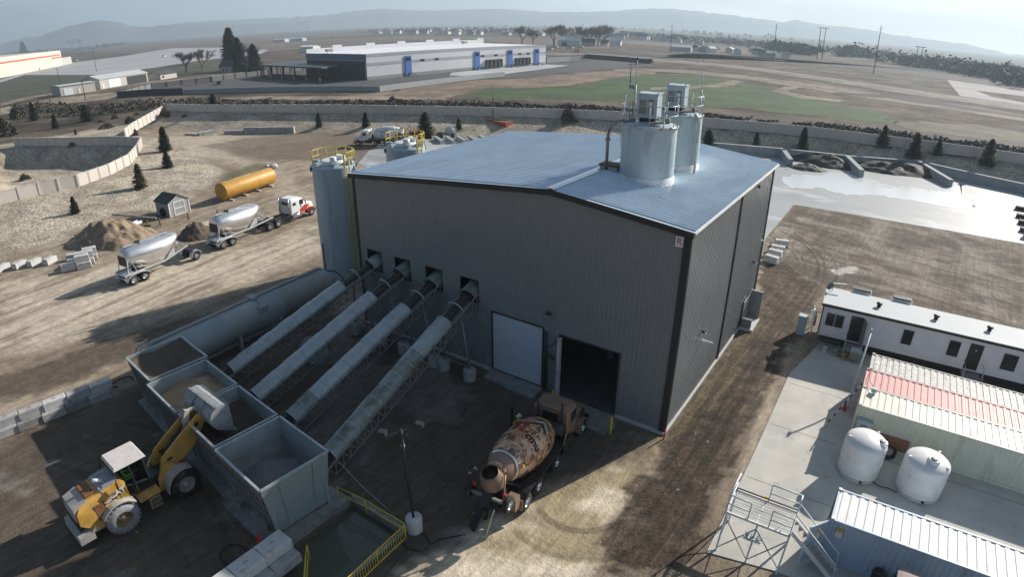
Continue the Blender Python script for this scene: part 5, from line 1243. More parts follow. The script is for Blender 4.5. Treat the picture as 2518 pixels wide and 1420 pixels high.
# ================================================================ right-hand yard: offices, containers, tanks
slab('concrete_pad', [(5.5,-7.7),(8.6,-7.15),(13,-6.9),(34,-9),(34,17.2),(6.6,18.0),(5.3,11.5)], -.2, .05, mat('pale concrete slab', (.56,.53,.48), .8, 0, .12, .35, c2=(.42,.41,.38)))
PADM = bpy.data.materials['pale concrete slab']; stain(PADM, (.36,.25,.17), 1.3, .63, .55); stain(PADM, (.22,.20,.18), .55, .66, .6, off=5); stain(PADM, (.60,.59,.57), .3, .57, .4, off=8)
slab('side_apron', [(9.0,-12),(34,-14),(34,-9.1),(13,-7.0),(8.7,-7.25)], -.2, .02, M['concdark'])
for y in (-1.2, 4.6, 10.2): mbj = MB(); mbj.box(5.6,33,y-.015,y+.015,.045,.054); tag(mbj.build('slab_joint', M['dark']), kind='structure')
def ctr(x, y, L, wall, roofm, lab, doors=False):
    Wd, H = 2.44, 2.59
    t = thing('shipping_container', lab, 'shipping container', (x,y,0.05), 0, 'shipping containers')
    mb = MB()
    mb.corr((.1,0.04,.18), (1,0,0), L-.2, (0,0,1), H-.3, H-.3, (0,-1,0), pitch=.28, depth=.036, wr=.5)
    mb.corr((L-.1,Wd-.04,.18), (-1,0,0), L-.2, (0,0,1), H-.3, H-.3, (0,1,0), pitch=.28, depth=.036, wr=.5)
    mb.corr((.03,Wd-.05,.18), (0,-1,0), Wd-.1, (0,0,1), H-.3, H-.3, (-1,0,0), pitch=.28, depth=.03, wr=.5)
    mb.corr((L-.03,.05,.18), (0,1,0), Wd-.1, (0,0,1), H-.3, H-.3, (1,0,0), pitch=.28, depth=.03, wr=.5)
    mb.build('side_wall', wall, t)
    mb = MB(); mb.corr((.08,.08,H-.05), (1,0,0), L-.16, (0,1,0), Wd-.16, Wd-.16, (0,0,1), pitch=.42, depth=.028, wr=.55); mb.build('roof', roofm, t)
    mb = MB()
    for yy in (.05, Wd-.05): mb.bar((0,yy,H-.05),(L,yy,H-.05),.10,.10); mb.bar((0,yy,.09),(L,yy,.09),.10,.16)
    for xx in (.05, L-.05):
        mb.bar((xx,.05,H-.05),(xx,Wd-.05,H-.05),.10,.10); mb.bar((xx,.05,.09),(xx,Wd-.05,.09),.10,.16)
        for yy in (.05, Wd-.05): mb.box(xx-.055,xx+.055,yy-.055,yy+.055,0,H)
    mb.build('frame', wall, t, split=False)
    for xx in (.09, L-.09):
        for yy in (.08, Wd-.08): mb = MB(); mb.cbox((xx,yy,H+.02),(.18,.16,.08)); mb.build('corner_casting', roofm, t)
    return t
M['cblue'] = mat('blue grey container paint', (.50,.59,.66), .45, 0, .15, .8, c2=(.42,.51,.62), streak=(1,1,.3))
M['cwhite'] = mat('white container roof', (.72,.73,.74), .5, 0, .05, 1.2, c2=(.66,.64,.62))
M['ccream'] = mat('cream container paint', (.66,.67,.56), .5, 0, .06, .8)
M['ccreamr'] = mat('cream container roof', (.68,.66,.58), .5, 0, .07, 1.5, c2=(.60,.56,.46))
M['cred'] = mat('faded pink red container paint', (.55,.22,.21), .55, 0, .1, 1.2, c2=(.62,.30,.28))
M['cold'] = mat('scuffed white container roof', (.62,.60,.57), .6, 0, .1, 3, c2=(.30,.28,.26), streak=(1,3,1))
C1 = ctr(10.36, -5.22, 12.19, M['cblue'], M['cwhite'], 'blue grey shipping container with white roof and open end door, in the foreground')
ctr(10.30, 5.64, 12.19, M['ccream'], M['ccreamr'], 'cream shipping container just behind the two white tanks')
ctr(10.30, 8.12, 12.19, M['cred'], M['cred'], 'faded red shipping container in the middle of the three side by side')
ctr(10.45, 10.60, 12.19, M['cold'], M['cold'], 'scuffed white roofed shipping container between the red one and the office trailer')
mb = MB(); d = Vector((-.72,.55,0)).normalized()
t = C1
mb = MB(); mb.hexa([(-.0,.0,.15),(-.05,.03,.15),(-.75,-.90,.15),(-.70,-.93,.15)][::-1],[(-.0,.0,2.5),(-.05,.03,2.5),(-.75,-.90,2.5),(-.70,-.93,2.5)][::-1])
for k in range(4): f = k/3*.94+.03; mb.bar((-.72*f-.06,-.91*f+.03,.25),(-.72*f-.06,-.91*f+.03,2.45),.03)
mb.build('open_door', M['cblue'], t, split=False)
mb = MB(); mb.box(-.03,.02,.1,2.34,.2,2.45); mb.build('door_gap', M['dark'], t)
for x, z, lab in ((.55,2.05,0),(-.42,2.0,1)):
    yy = -.02 if lab == 0 else -.50
    mb = MB(); mb.box(x-.17,x+.17,yy-.05,yy-.03,z+.0,z+.18); mb.build('warning_label', M['yellow'], t); mb = MB(); mb.box(x-.17,x+.17,yy-.05,yy-.03,z-.34,z-.01); mb.build('notice_label', M['white'], t)
stain(M['cwhite'], (.45,.26,.14), 1.4, .68, .7); stain(M['cwhite'], (.50,.49,.47), .9, .60, .5, (3,.4,1), off=3); stain(M['ccreamr'], (.33,.17,.09), 1.1, .66, .8, (2,.5,1)); stain(M['cred'], (.36,.12,.10), 1.2, .62, .5); stain(M['cold'], (.14,.12,.11), 1.5, .60, .7, (2,.6,1)); stain(M['ccream'], (.42,.40,.30), .9, .60, .4, (1,1,.2)); stain(M['cblue'], (.26,.30,.34), .9, .60, .5, (1,1,.25))
# office trailer
OT = thing('office_trailer', 'long white office trailer with pale flat roof and black trim', 'office trailer', (6.15,17.55,0), R(3.2))
Lo, Wo, Z0, Z1 = 24.0, 3.45, .95, 3.55
mb = MB()
mb.corr((0,0,Z0), (1,0,0), Lo, (0,0,1), Z1-Z0, Z1-Z0, (0,-1,0), pitch=.20, depth=.008, wr=.1); mb.corr((Lo,Wo,Z0), (-1,0,0), Lo, (0,0,1), Z1-Z0, Z1-Z0, (0,1,0), pitch=.4, depth=.008, wr=.1)
mb.corr((0,Wo,Z0), (0,-1,0), Wo, (0,0,1), Z1-Z0, Z1-Z0, (-1,0,0), pitch=.2, depth=.008, wr=.1); mb.corr((Lo,0,Z0), (0,1,0), Wo, (0,0,1), Z1-Z0, Z1-Z0, (1,0,0), pitch=.2, depth=.008, wr=.1); mb.box(0.02,Lo-.02,.02,Wo-.02,Z0-.12,Z0)
mb.build('wall', mat('off white trailer siding', (.78,.77,.80), .5, 0, .06, .8), OT)
mb = MB(); mb.hexa([(-.12,-.12,Z1),(Lo+.1,-.12,Z1),(Lo+.1,Wo+.12,Z1),(-.12,Wo+.12,Z1)],[(-.12,-.12,Z1+.06),(Lo+.1,-.12,Z1+.06),(Lo+.1,Wo+.12,Z1+.06),(-.12,Wo+.12,Z1+.06)]); mb.build('roof', mat('grey white roof membrane', (.52,.54,.55), .7, 0, .05, .5), OT)
mb = MB(); mb.bar((-.14,-.14,Z1-.08),(Lo+.1,-.14,Z1-.08),.04,.17); mb.box(-.03,.06,-.03,.03,Z0,Z1-.16); mb.build('black_trim', M['trim'], OT)
mb = MB(); mb.box(.3,Lo-.3,.45,Wo-.45,.15,Z0-.14); mb.build('underframe', M['dark'], OT)
def owin(x, w, z0, z1, frame, two=False):
    mb = MB(); mb.box(x,x+w,-.05,-.012,z0,z1); f = mb.build('window', frame, OT)
    if two:
        for a in (x+.05, x+w/2+.02): mb = MB(); mb.box(a,a+w/2-.08,-.06,-.05,z0+.06,z1-.06); mb.build('pane', M['glass'], f)
    else:
        for a, c in ((z0+.05,(z0+z1)/2-.02),((z0+z1)/2+.02,z1-.05)): mb = MB(); mb.box(x+.05,x+w-.05,-.06,-.05,a,c); mb.build('pane', M['glass'], f)
owin(.35, 1.45, 1.75, 2.95, M['white'], True)
owin(6.2, .75, 1.75, 2.95, M['dark']); owin(9.55, .80, 1.7, 2.95, M['dark']); owin(13.4, 1.0, 1.6, 2.9, M['dark']); owin(18.5,.8,1.7,2.9,M['dark'])
for x, opn in ((2.25, True), (11.0, False)):
    mb = MB(); mb.box(x,x+.95,-.03,-.012,Z0+.02,3.08); f = mb.build('door', M['glass'] if opn else M['trim'], OT)
    if opn: mb = MB(); mb.hexa([(x+.95,-.05,Z0+.05),(x+.99,-.05,Z0+.05),(x+1.22,-.85,Z0+.05),(x+1.18,-.87,Z0+.05)][::-1],[(x+.95,-.05,3.05),(x+.99,-.05,3.05),(x+1.22,-.85,3.05),(x+1.18,-.87,3.05)][::-1]); mb.build('open_leaf', M['steel'], OT)
    else: text_part('R', .22, M['white'], f, basis((x+.5,-.036,2.55),(1,0,0),(0,0,1)))
for x in (2.2, 10.9):
    s_ = thing('entry_steps', ('dark metal entry steps below the open door of the office trailer' if x < 5 else 'dark metal entry steps below the closed dark door of the office trailer'), 'steps', OT.matrix_basis @ Vector((x,-.1,0)) if 0 else (6.15+x*.998+.005, 17.45+x*.0558,0), R(3.2), 'trailer entry steps')
    mb = MB(); mb.box(0,1.3,-1.1,0,.72,.80); mb.box(0,1.3,-1.4,-1.1,.48,.54); mb.box(0,1.3,-1.7,-1.4,.24,.30); mb.build('tread', M['steel'], s_, split=False)
    for a in (0,1.3): mb = MB(); mb.tube([(a,-1.7,0),(a,-1.7,.9),(a,-1.05,1.7),(a,0,1.7)],.025,5); mb.tube([(a,-1.05,0),(a,-1.05,1.7)],.025,5); mb.build('handrail', M['galv'], s_, split=False)
for k, x in enumerate((4.1, 8.4, 12.3, 16.5)):
    mb = MB(); mb.lathe([(.16,0),(.16,.22),(.24,.24),(.24,.34),(.0,.38)], c=(x,1.6+.1*k,Z1+.06), n=8); mb.build('roof_vent', M['dark'], OT)
for k, x in enumerate((2.0, 5.2)):
    t = thing('air_conditioner', 'black topped air conditioner unit hung on the far side of the office trailer, %s one' % ('first' if k == 0 else 'second'), 'air conditioner', (6.15+x-.2,21.3+.056*x,0), R(3.2), 'air conditioners behind the office trailer')
    mb = MB(); mb.box(-.05,1.45,-.05,.75,1.7,3.75); mb.build('casing', M['white'], t); mb = MB(); mb.box(.0,1.4,.0,.7,3.75,3.86); mb.build('fan_grille', M['dark'], t)
t = thing('satellite_dish', 'small grey dish with white antenna bar on the near corner of the trailer roof', 'antenna', (6.35,20.5,3.6))
mb = MB(); mb.tube([(0,0,0),(0,0,.55)],.03,6); mb.build('mast', M['steel'], t); mb = MB(); mb.bar((-.05,.05,.62),(1.0,.35,.68),.14,.06); mb.build('antenna_bar', M['white'], t); mb = MB(); mb.lathe([(0,0),(.2,.03),(.34,.12)], c=(-.15,-.2,.35), axis=(-.6,-.5,.6), n=16); mb.build('dish', M['steel'], t)
t = thing('electrical_cabinet', 'pale blue green electrical cabinet at the end of the office trailer', 'electrical cabinet', (4.75,18.6,0))
mb = MB(); mb.box(-.35,.35,-.3,.3,0,1.6); mb.build('cabinet', M['silo'], t); mb = MB(); mb.box(-.38,.38,-.33,.33,1.6,1.68); mb.build('lid', mat('teal tinted lid', (.36,.48,.50)), t)
t = thing('meter_rack', 'white pipe rack with electric meters beside the trailer end', 'meter rack', (5.45,19.4,0), R(10))
mb = MB(); mb.bar((0,-.7,0),(0,-.7,2.1),.09); mb.bar((0,.7,0),(0,.7,2.1),.09); mb.bar((0,-.9,1.9),(0,.95,1.9),.12); mb.bar((-.3,0,1.9),(.5,0,1.9),.10); mb.build('frame', M['white'], t, split=False); mb = MB(); mb.cbox((.12,-.2,1.3),(.2,.7,.9)); mb.build('meter_box', M['dusty'], t)
# stuff around the trailer door
def bucket(x, y, m_, lab, h=.38, r=.15):
    t = thing('bucket', lab, 'bucket', (x,y,.06), 0, 'buckets by the trailer door'); mb = MB(); mb.lathe([(r*.85,0),(r,h),(r+.012,h),(r+.012,h-.03)], n=16); mb.lathe([(r*.8,.0),(0,.01)], n=16); mb.build('pail', M[m_], t, split=False)
    mb = MB(); mb.tube([(r*math.cos(R(a)),.0,h-.05+.16*math.sin(R(a))) for a in range(0,181,20)],.008,4); mb.build('handle', M['steel'], t)
bucket(7.05,16.4,'white','white plastic bucket on the slab in front of the trailer window', .40, .18); bucket(8.55,16.2,'yellow','yellow bucket beside the grill',.5,.2); bucket(7.9,16.3,'galv','grey bucket between the white and yellow buckets',.45,.2); bucket(8.15,16.25,'steel','dark grey bucket beside the yellow bucket',.4,.18)
t = thing('gas_grill', 'grey gas grill with side shelf by the trailer steps', 'grill', (9.35,16.2,.05))
mb = MB(); mb.box(-.38,.38,-.25,.25,.15,.85); mb.build('cabinet', M['steel'], t); mb = MB(); mb.lathe([(.30,-.38),(.30,.38)], c=(0,0,.88), axis=(1,0,0), n=16); mb.build('lid', M['galv'], t); mb = MB(); mb.box(.40,.80,-.22,.22,.82,.87); mb.box(-.72,-.40,-.22,.22,.82,.87); mb.build('side_shelf', M['galv'], t)
t = thing('work_table', 'low dark table with clutter against the trailer wall', 'table', (7.2,17.0,.05)); mb = MB(); mb.box(-.9,.9,-.25,.25,.70,.76); mb.build('tabletop', M['dark'], t)
for q in ((-.8,-.2),(.8,-.2),(-.8,.2),(.8,.2)): mb = MB(); mb.bar((q[0],q[1],0),(q[0],q[1],.7),.05); mb.build('leg', M['steel'], t)
t = thing('traffic_cone', 'small red cone and hose reel by the red container end', 'cone', (9.6,8.9,.05)); mb = MB(); mb.lathe([(.19,0),(.19,.03),(.13,.05),(.03,.62),(0,.63)], n=14); mb.build('cone', M['red'], t)
t = thing('lamp_pole', 'leaning white and grey pole standing at the left end of the containers', 'pole', (9.75,9.2,0)); mb = MB(); mb.tube([(0,0,0),(.10,1.6,2.6),(.2,3.2,4.6)],.06,6); mb.build('pole', M['white'], t); mb = MB(); mb.cbox((.2,3.25,4.6),(.12,.5,.12)); mb.build('lamp_head', M['dark'], t)
t = thing('chain_hose', 'black and white corrugated hose hanging from the cream container corner to the slab', 'hose', (10.0,7.9,0))
for k in range(14):
    f0 = k/14; f1 = (k+.9)/14; P_ = lambda f: Vector((.25-1.5*f, .25-1.9*f+.3*math.sin(f*3), 2.7*(1-f)**1.2+.1)); mb = MB(); mb.tube([P_(f0),P_(f1)],.045,6); mb.build('hose_segment', M['white'] if k % 2 else M['dark'], t)
t = thing('blue_junction_box', 'small blue and white box with cable on the cream container roof', 'junction box', (11.0,7.6,2.68)); mb = MB(); mb.cbox((0,0,.15),(.32,.28,.26)); mb.build('box', M['silo'], t); mb = MB(); mb.tube([(0,.1,.2),(-.35,.9,.15),(-.45,1.9,.12),(-.3,2.9,.15)],.02,5); mb.build('cable', M['dark'], t)
# items on the container side
t = thing('window_unit', 'grey cooling unit mounted on the cream container side near its left corner', 'cooling unit', (10.95,5.45,.9)); mb = MB(); mb.box(-.45,.45,-.25,.15,0,.95); mb.build('casing', M['silo'], t); mb = MB(); mb.box(-.2,.2,-.28,-.25,.35,.75); mb.build('grille', M['steel'], t)
t = thing('plywood_sheet', 'brown plywood sheet fixed on the cream container side behind the tanks', 'panel', (12.9,5.58,.35)); mb = MB(); mb.box(-.85,.85,-.04,0,0,.85); mb.build('board', mat('weathered plywood', (.26,.13,.07), .8, 0, .15, 3), t)
t = thing('hose_coil', 'coiled black hose between the left tank and the plywood', 'hose', (12.75,4.75,.2)); mb = MB()
for k in range(4): mb.tube([((.42-.05*k)*math.cos(R(a)), .12*k*.3+.1*math.sin(R(a)), .38+(.42-.05*k)*math.sin(R(a))) for a in range(0,360,20)],.04,6,closed=True)
mb.build('coil', M['black'], t, split=False)
def tank(x, y, r, h, lab, lid):
    t = thing('water_tank', lab, 'tank', (x,y,.05), 0, 'white plastic water tanks')
    mb = MB(); mb.lathe([(r*.97,0),(r,.08),(r,.30),(r-.015,.32),(r,.34),(r,h*.55),(r-.012,h*.56),(r,h*.57),(r,h-.28),(r*.97,h-.16),(r*.86,h-.04),(r*.62,h+.09),(r*.35,h+.17),(0,h+.20)], n=48); mb.build('shell', M['plastic'], t)
    lx, ly = lid; mb = MB(); lz = h-.02 if math.hypot(lx,ly) > .5 else h+.15
    mb.lathe([(.34,-.25),(.34,.06),(.30,.11),(.24,.12),(.0,.10)], c=(lx,ly,lz), n=24); mb.build('manhole_collar', M['plastic'], t); mb = MB(); mb.lathe([(.20,.125),(.19,.15),(0,.155)], c=(lx,ly,lz), n=20); mb.build('lid', M['steel'], t)
    for a in (200, 60, 340): mb = MB(); mb.cbox((r*.86*math.cos(R(a)),r*.86*math.sin(R(a)),h-.02),(.16,.10,.12),R(a)); mb.build('lifting_lug', M['plastic'], t)
    mb = MB(); a = R(-75); mb.cyl((r*.98*math.cos(a),r*.98*math.sin(a),.18),(1.12*r*math.cos(a),1.12*r*math.sin(a),.18),.07); mb.build('valve', M['dark'], t)
    mb = MB(); mb.lathe([(r+.01,.02),(r+.012,.26)], n=48); mb.build('stained_base', mat('grey plastic base', (.45,.45,.45), .6), t)
tank(11.22,2.65,1.18,2.42,'left white plastic water tank, manhole at the right edge of its top',(.78,-.05)); tank(14.62,2.80,1.24,2.25,'right white plastic water tank, with round manhole near the middle of its top',(.20,-.35))
t = thing('connecting_hose', 'black hose linking the feet of the two white tanks', 'hose', (12.7,1.9,.1)); mb = MB(); mb.tube([(-.6,.1,.1),(-.1,-.1,.05),(.4,.0,.05),(.9,-.2,.1)],.035,6); mb.build('hose', M['black'], t)
for k, (dx, dy) in enumerate(((0,0),(.32,-.05),(.12,.30))):
    t = thing('white_pail', 'white pail beside the blue container roof edge, %s of three' % ('left','right','rear')[k], 'pail', (12.55+dx,-2.35+dy,.05), 0, 'white pails behind the blue container'); mb = MB(); mb.lathe([(.14,0),(.16,.42),(.12,.45),(0,.46)], n=16); mb.build('pail', M['plastic'], t)
# compact machine at the frame's bottom edge
t = thing('skid_loader', 'small machine with dusty pink brown rounded roof beside the blue container', 'skid loader', (14.3,-6.75,0))
mb = MB(); rr = [[(x*.62*k, y*.72*k+.0, z) for x, y in ((-1,-.8),(-.6,-1.05),(.6,-1.05),(1,-.8),(1,.7),(.7,1),(-.7,1),(-1,.7))] for k, z in ((1,1.95),(1.02,2.0),(.96,2.07),(.6,2.10))]
mb.loft(rr, smooth=False); mb.build('cab_roof', mat('dusty faded roof', (.33,.25,.24), .7, 0, .12, 2), t)
mb = MB()
for x, y in ((-.55,-.65),(.55,-.65),(-.55,.65),(.55,.65)): mb.bar((x,y,.6),(x,y,1.95),.08)
mb.box(-.62,.62,-.9,.9,.35,.95); mb.build('body', M['dark'], t, split=False)
for s in (1,-1):
    for y in (-.6,.6): mb = MB(); mb.lathe([(.2,-.13),(.38,-.12),(.38,.12),(.2,.13)], c=(s*.78,y,.38), axis=(1,0,0), n=20); mb.build('wheel', M['black'], t)
mb = MB(); mb.cbox((0,-1.0,.9),(1.0,.25,.5)); mb.build('engine_cover', M['white'], t)
t = thing('waste_bin', 'tall black bin against the blue container', 'bin', (13.15,-5.75,.02)); mb = MB(); mb.lathe([(.26,0),(.32,.95),(.34,.97),(.30,1.08),(0,1.12)], n=20); mb.build('drum', M['black'], t)
# ---------------------------------------------------------------- white stair platform
t = thing('stair_platform', 'white steel access platform with mesh deck, guard rails and side stairs', 'access platform', (5.8,-6.85,.05))
mb = MB(); PW, PD, PH = 3.05, 1.75, 2.15
for x in (0, PW):
    for y in (0, PD): pass
def wleg(p, q): mb = MB(); mb.bar(p, q, .09); mb.build('leg', M['white'], t)
wleg((.05,.0,PH),(.05,-.45,0)); wleg((1.55,.0,PH),(1.55,-.5,0)); wleg((PW,.0,PH),(PW,-.45,0)); wleg((0,PD,PH),(0,PD,0)); wleg((PW,PD,PH),(PW,PD,0))
for p, q in (((.05,-.1,1.9),(1.55,-.45,.15)),((1.55,-.1,1.9),(.05,-.45,.15)),((1.55,-.1,1.9),(PW,-.4,.3)),((PW,-.1,1.9),(1.55,-.45,.15)),((.03,0,1.8),(0,PD,.1)),((0,PD,1.8),(.03,-.4,.1))):
    mb = MB(); mb.bar(p, q, .045); mb.build('cross_brace', M['galv'], t)
mb = MB(); mb.bar((0,0,PH),(PW,0,PH),.1,.12); mb.bar((0,PD,PH),(PW,PD,PH),.1,.12); mb.bar((0,0,PH),(0,PD,PH),.1,.12); mb.bar((PW,0,PH),(PW,PD,PH),.1,.12); mb.bar((1.5,0,PH),(1.5,PD,PH),.08,.1); mb.build('deck_frame', M['white'], t, split=False)
mb = MB()
for k in range(23): mb.bar((.05+k*(PW-.1)/22,.05,PH+.05),(.05+k*(PW-.1)/22,PD-.05,PH+.05),.012,.03)
for k in range(9): mb.bar((.05,.05+k*(PD-.1)/8,PH+.05),(PW-.05,.05+k*(PD-.1)/8,PH+.05),.012,.02)
mb.build('grating', M['galv'], t, split=False)
def rail(pts, z0=PH, hs=(.55,1.08), post=True):
    for h in hs: mb = MB(); mb.tube([(x,y,z0+h) for x, y in pts],.035,6); mb.build('guard_rail', M['white'], t)
    if post:
        for x, y in (pts[0], pts[-1]): mb = MB(); mb.tube([(x,y,z0),(x,y,z0+hs[-1])],.035,6); mb.build('rail_post', M['white'], t)
rail([(0,0),(0,PD)]); rail([(0,0),(1.05,0)]); rail([(2.05,0),(PW,0)]); rail([(1.6,PD),(PW,PD)]); rail([(PW,PD),(PW,PD-.55)]); 
mb = MB(); mb.bar((0,PD,PH+.15),(PW,PD,PH+.15),.05,.1); mb.build('toe_board', M['steel'], t)
mb = MB(); mb.cbox((1.45,PD,PH+.18),(.22,.06,.14)); mb.build('yellow_latch', M['yellow'], t)
mb = MB(); mb.hexa([(1.1,-.05,1.45),(1.95,-.05,1.45),(1.95,-.0,1.45),(1.1,-.0,1.45)],[(1.1,-.6,1.5),(1.95,-.6,1.5),(1.95,-.55,1.5),(1.1,-.55,1.5)]); mb.build('ramp_plate', M['galv'], t)
for x in (1.3,1.75): mb = MB(); mb.bar((x,-.02,1.55),(x,-.5,1.58),.03); mb.build('ramp_bar', M['dark'], t)
for yy in (.35, 1.15):
    mb = MB(); mb.bar((PW,yy,PH-.02),(PW+2.55,yy,.05),.05,.22); mb.build('stringer', M['white'], t)
    mb = MB(); mb.tube([(PW,yy,PH+1.05),(PW+2.35,yy,1.15),(PW+2.45,yy,.1)],.035,6); mb.build('handrail', M['white'], t)
for k in range(9): mb = MB(); f = (k+.5)/9; mb.box(PW+2.5*f-.12,PW+2.5*f+.12,.37,1.13,PH*(1-f)-.02,PH*(1-f)+.02); mb.build('tread', M['dusty'], t)
# ================================================================ pit, railings, lamp
wm = bpy.data.materials.new('murky green pond water'); wm.use_nodes = True; b_ = wm.node_tree.nodes['Principled BSDF']; b_.inputs['Base Color'].default_value = (.085,.090,.062,1); b_.inputs['Roughness'].default_value = .12
slab('pit_water', [(-11.5,-18.9),(-9.6,-22.2),(-7.4,-22.2),(-7.4,-14.6),(-11.5,-14.6)], -1.1, -.45, wm)
for nm, pl in (('pit_curb',[(-11.55,-18.9),(-11.35,-18.9),(-11.35,-14.75),(-11.55,-14.75)]),('pit_curb',[(-11.5,-14.85),(-7.4,-14.85),(-7.4,-14.6),(-11.5,-14.6)]),('pit_curb',[(-7.6,-22),(-7.4,-22),(-7.4,-14.85),(-7.6,-14.85)])): slab(nm, pl, -1.2, .08, M['concdark'])
def pipe_rail(lab, posts, bars=False, group='yellow pipe railings round the pit'):
    t = thing('pipe_railing', lab, 'railing', (0,0,0), 0, group)
    for h in ((1.0,.5) if not bars else (1.0,.12)):
        mb = MB(); mb.tube([(x,y,h) for x, y in posts],.032,6); mb.build('rail', M['yellow'], t)
    for x, y in posts: mb = MB(); mb.tube([(x,y,0),(x,y,1.0)],.04,6); mb.build('post', M['yellow'], t)
    if bars:
        for (x0,y0),(x1,y1) in zip(posts, posts[1:]):
            n = int(math.hypot(x1-x0,y1-y0)/.16)
            for k in range(1,n): mb = MB(); x = x0+(x1-x0)*k/n; y = y0+(y1-y0)*k/n; mb.bar((x,y,.12),(x,y,1.0),.022); mb.build('baluster', M['yellow'], t)
pipe_rail('yellow two rail railing along the back edge of the water pit', [(-11.75,-15.35),(-9.9,-15.12),(-7.15,-15.10)])
pipe_rail('yellow railing with closely spaced bars on the right side of the pit', [(-7.08,-15.2),(-7.0,-17.15),(-6.9,-19.3),(-6.85,-21.5)], True)
pipe_rail('yellow two rail railing at the lower left of the pit, by the frame edge', [(-9.85,-18.95),(-8.5,-20.2),(-7.2,-21.4)])
t = thing('lamp_post', 'dark slim lamp post with two floodlights set in a round concrete base', 'lamp post', (-7.15,-14.45,0))
mb = MB(); mb.lathe([(.40,0),(.42,.85),(.40,.9),(0,.92)], n=26); mb.build('concrete_base', M['conclight'], t)
mb = MB(); mb.tube([(0,0,.9),(.12,-.3,6.6)],.075,8); mb.build('pole', M['dark'], t); mb = MB(); mb.bar((-.25,-.8,6.35),(.4,.3,6.5),.06); mb.build('cross_arm', M['dark'], t)
for dx, dy in ((-.35,-.95),(.55,.45)):
    mb = MB(); mb.cbox((dx,dy,6.6),(.36,.30,.22),.4); mb.build('floodlight', M['dark'], t)
mb = MB(); mb.cbox((.05,-.2,5.6),(.14,.12,.14)); mb.build('junction_box', M['white'], t)
def hose(lab, pts, r=.03, m_='black', nm='hose'):
    t = thing(nm, lab, 'hose' if nm == 'hose' else 'cable', (0,0,0)); mb = MB(); P2 = []
    for a, b2 in zip(pts, pts[1:]):
        for k in range(4): P2.append(Vector(a).lerp(Vector(b2), k/4))
    P2.append(Vector(pts[-1])); mb.tube(P2, r, 6); mb.build('line', M[m_], t)
hose('looped black hose on the ground by the lamp post base', [(-6.6+.75*math.cos(R(a)),-15.0+.55*math.sin(R(a)),.04) for a in range(0,340,24)]+[(-5.8,-14.3,.04),(-4.9,-13.2,.04)])
hose('hose looped on the mud left of the foreground block wall', [(-13.0+.75*math.cos(R(a)),-21.2+.6*math.sin(R(a)),.04) for a in range(10,350,24)]+[(-12.2,-20.4,.05)], .035)
hose('thin dark hose curling from the bin footing to the block wall', [(-12.9,-18.7,.1),(-12.3,-19.5,.15),(-11.7,-19.6,.35),(-11.0,-19.3,.4)], .03)
hose('thin overhead cable stretched from the last bin to the lamp post', [(-12.0,-15.2,3.2),(-10.3,-14.9,1.6),(-8.6,-14.4,.12)], .012, 'galv', 'cable')
hose('thin cable lying from the railing to the lower right of the pit', [(-6.6,-15.6,.02),(-6.3,-17.6,.02),(-6.1,-19.3,.02),(-6.1,-20.6,.02)], .02, 'dark', 'cable')
t = thing('red_valve', 'red valve fitting on top of the foreground block wall', 'valve', (-11.95,-20.1,.85)); mb = MB(); mb.cyl((-.18,0,.12),(.18,0,.12),.11); mb.cyl((0,-.0,.12),(0,0,.32),.05); mb.lathe([(.10,0),(.14,.03),(.10,.06)], c=(0,0,.32), n=14); mb.build('valve_body', M['red'], t, split=False)
t = thing('red_valve', 'second red fitting just left of the red valve on the block wall', 'valve', (-12.35,-20.05,.30)); mb = MB(); mb.cyl((-.12,0,.1),(.12,.05,.1),.09); mb.build('valve_body', M['red'], t)
for (x,y,lab) in ((-2.74,-1.83,'yellow bollard by the right jamb of the open bay'),(-7.15,-1.35,'yellow bollard at the left jamb of the open bay, behind the camouflage cab')):
    t = thing('bollard', lab, 'bollard', (x,y,0), 0, 'yellow bollards at the bay door'); mb = MB(); mb.lathe([(.085,0),(.085,1.15),(.06,1.21),(0,1.23)], n=16); mb.build('post', M['yellow'], t)
t = thing('marker_post', 'short pink red marker post at the right front corner of the building', 'marker post', (.25,-.55,0)); mb = MB(); mb.cyl((0,0,0),(.05,0,.75),.05); mb.build('post', mat('pink red marker', (.55,.08,.10)), t)
t = thing('broom_pole', 'black upright pole on a base beside the worker', 'pole', (-7.9,-4.9,0)); mb = MB(); mb.bar((0,0,0),(0,0,1.7),.14,.1); mb.build('post', M['black'], t); mb = MB(); mb.cbox((0,0,.08),(.5,.4,.14)); mb.build('base', M['dark'], t)
# ================================================================ precast blocks
BL = []
def block(x, y, z, rz, lab, grp, sx=1.5, sy=.62, sz=.62, m_='conc'):
    t = thing('concrete_block', lab, 'concrete block', (x,y,z), rz, grp)
    key = (sx,sy,sz,m_)
    for k, me_ in BL:
        if k == key:
            for q in me_: o = bpy.data.objects.new(q[0], q[1]); col.objects.link(o); o.parent = t
            return t
    mb = MB(); c = .04; hx, hy = sx/2, sy/2
    rr = [[(-hx+i,-hy+i,zz),(hx-i,-hy+i,zz),(hx-i,hy-i,zz),(-hx+i,hy-i,zz)] for i, zz in ((c,0),(0,c),(0,sz-c),(c,sz))]
    mb.loft(rr, smooth=False); b1 = mb.build('body', M[m_], t)
    mb = MB(); mb.tube([(-.12,0,sz-.005),(-.08,0,sz+.05),(.08,0,sz+.05),(.12,0,sz-.005)],.012,4); b2 = mb.build('lifting_loop', M['dark'], t)
    BL.append((key, [('body', b1.data), ('lifting_loop', b2.data)])); return t
a = math.atan2(7.4, 1.1)
TOPW = ['first','second','third','fourth','fifth','sixth','seventh','eighth','ninth']
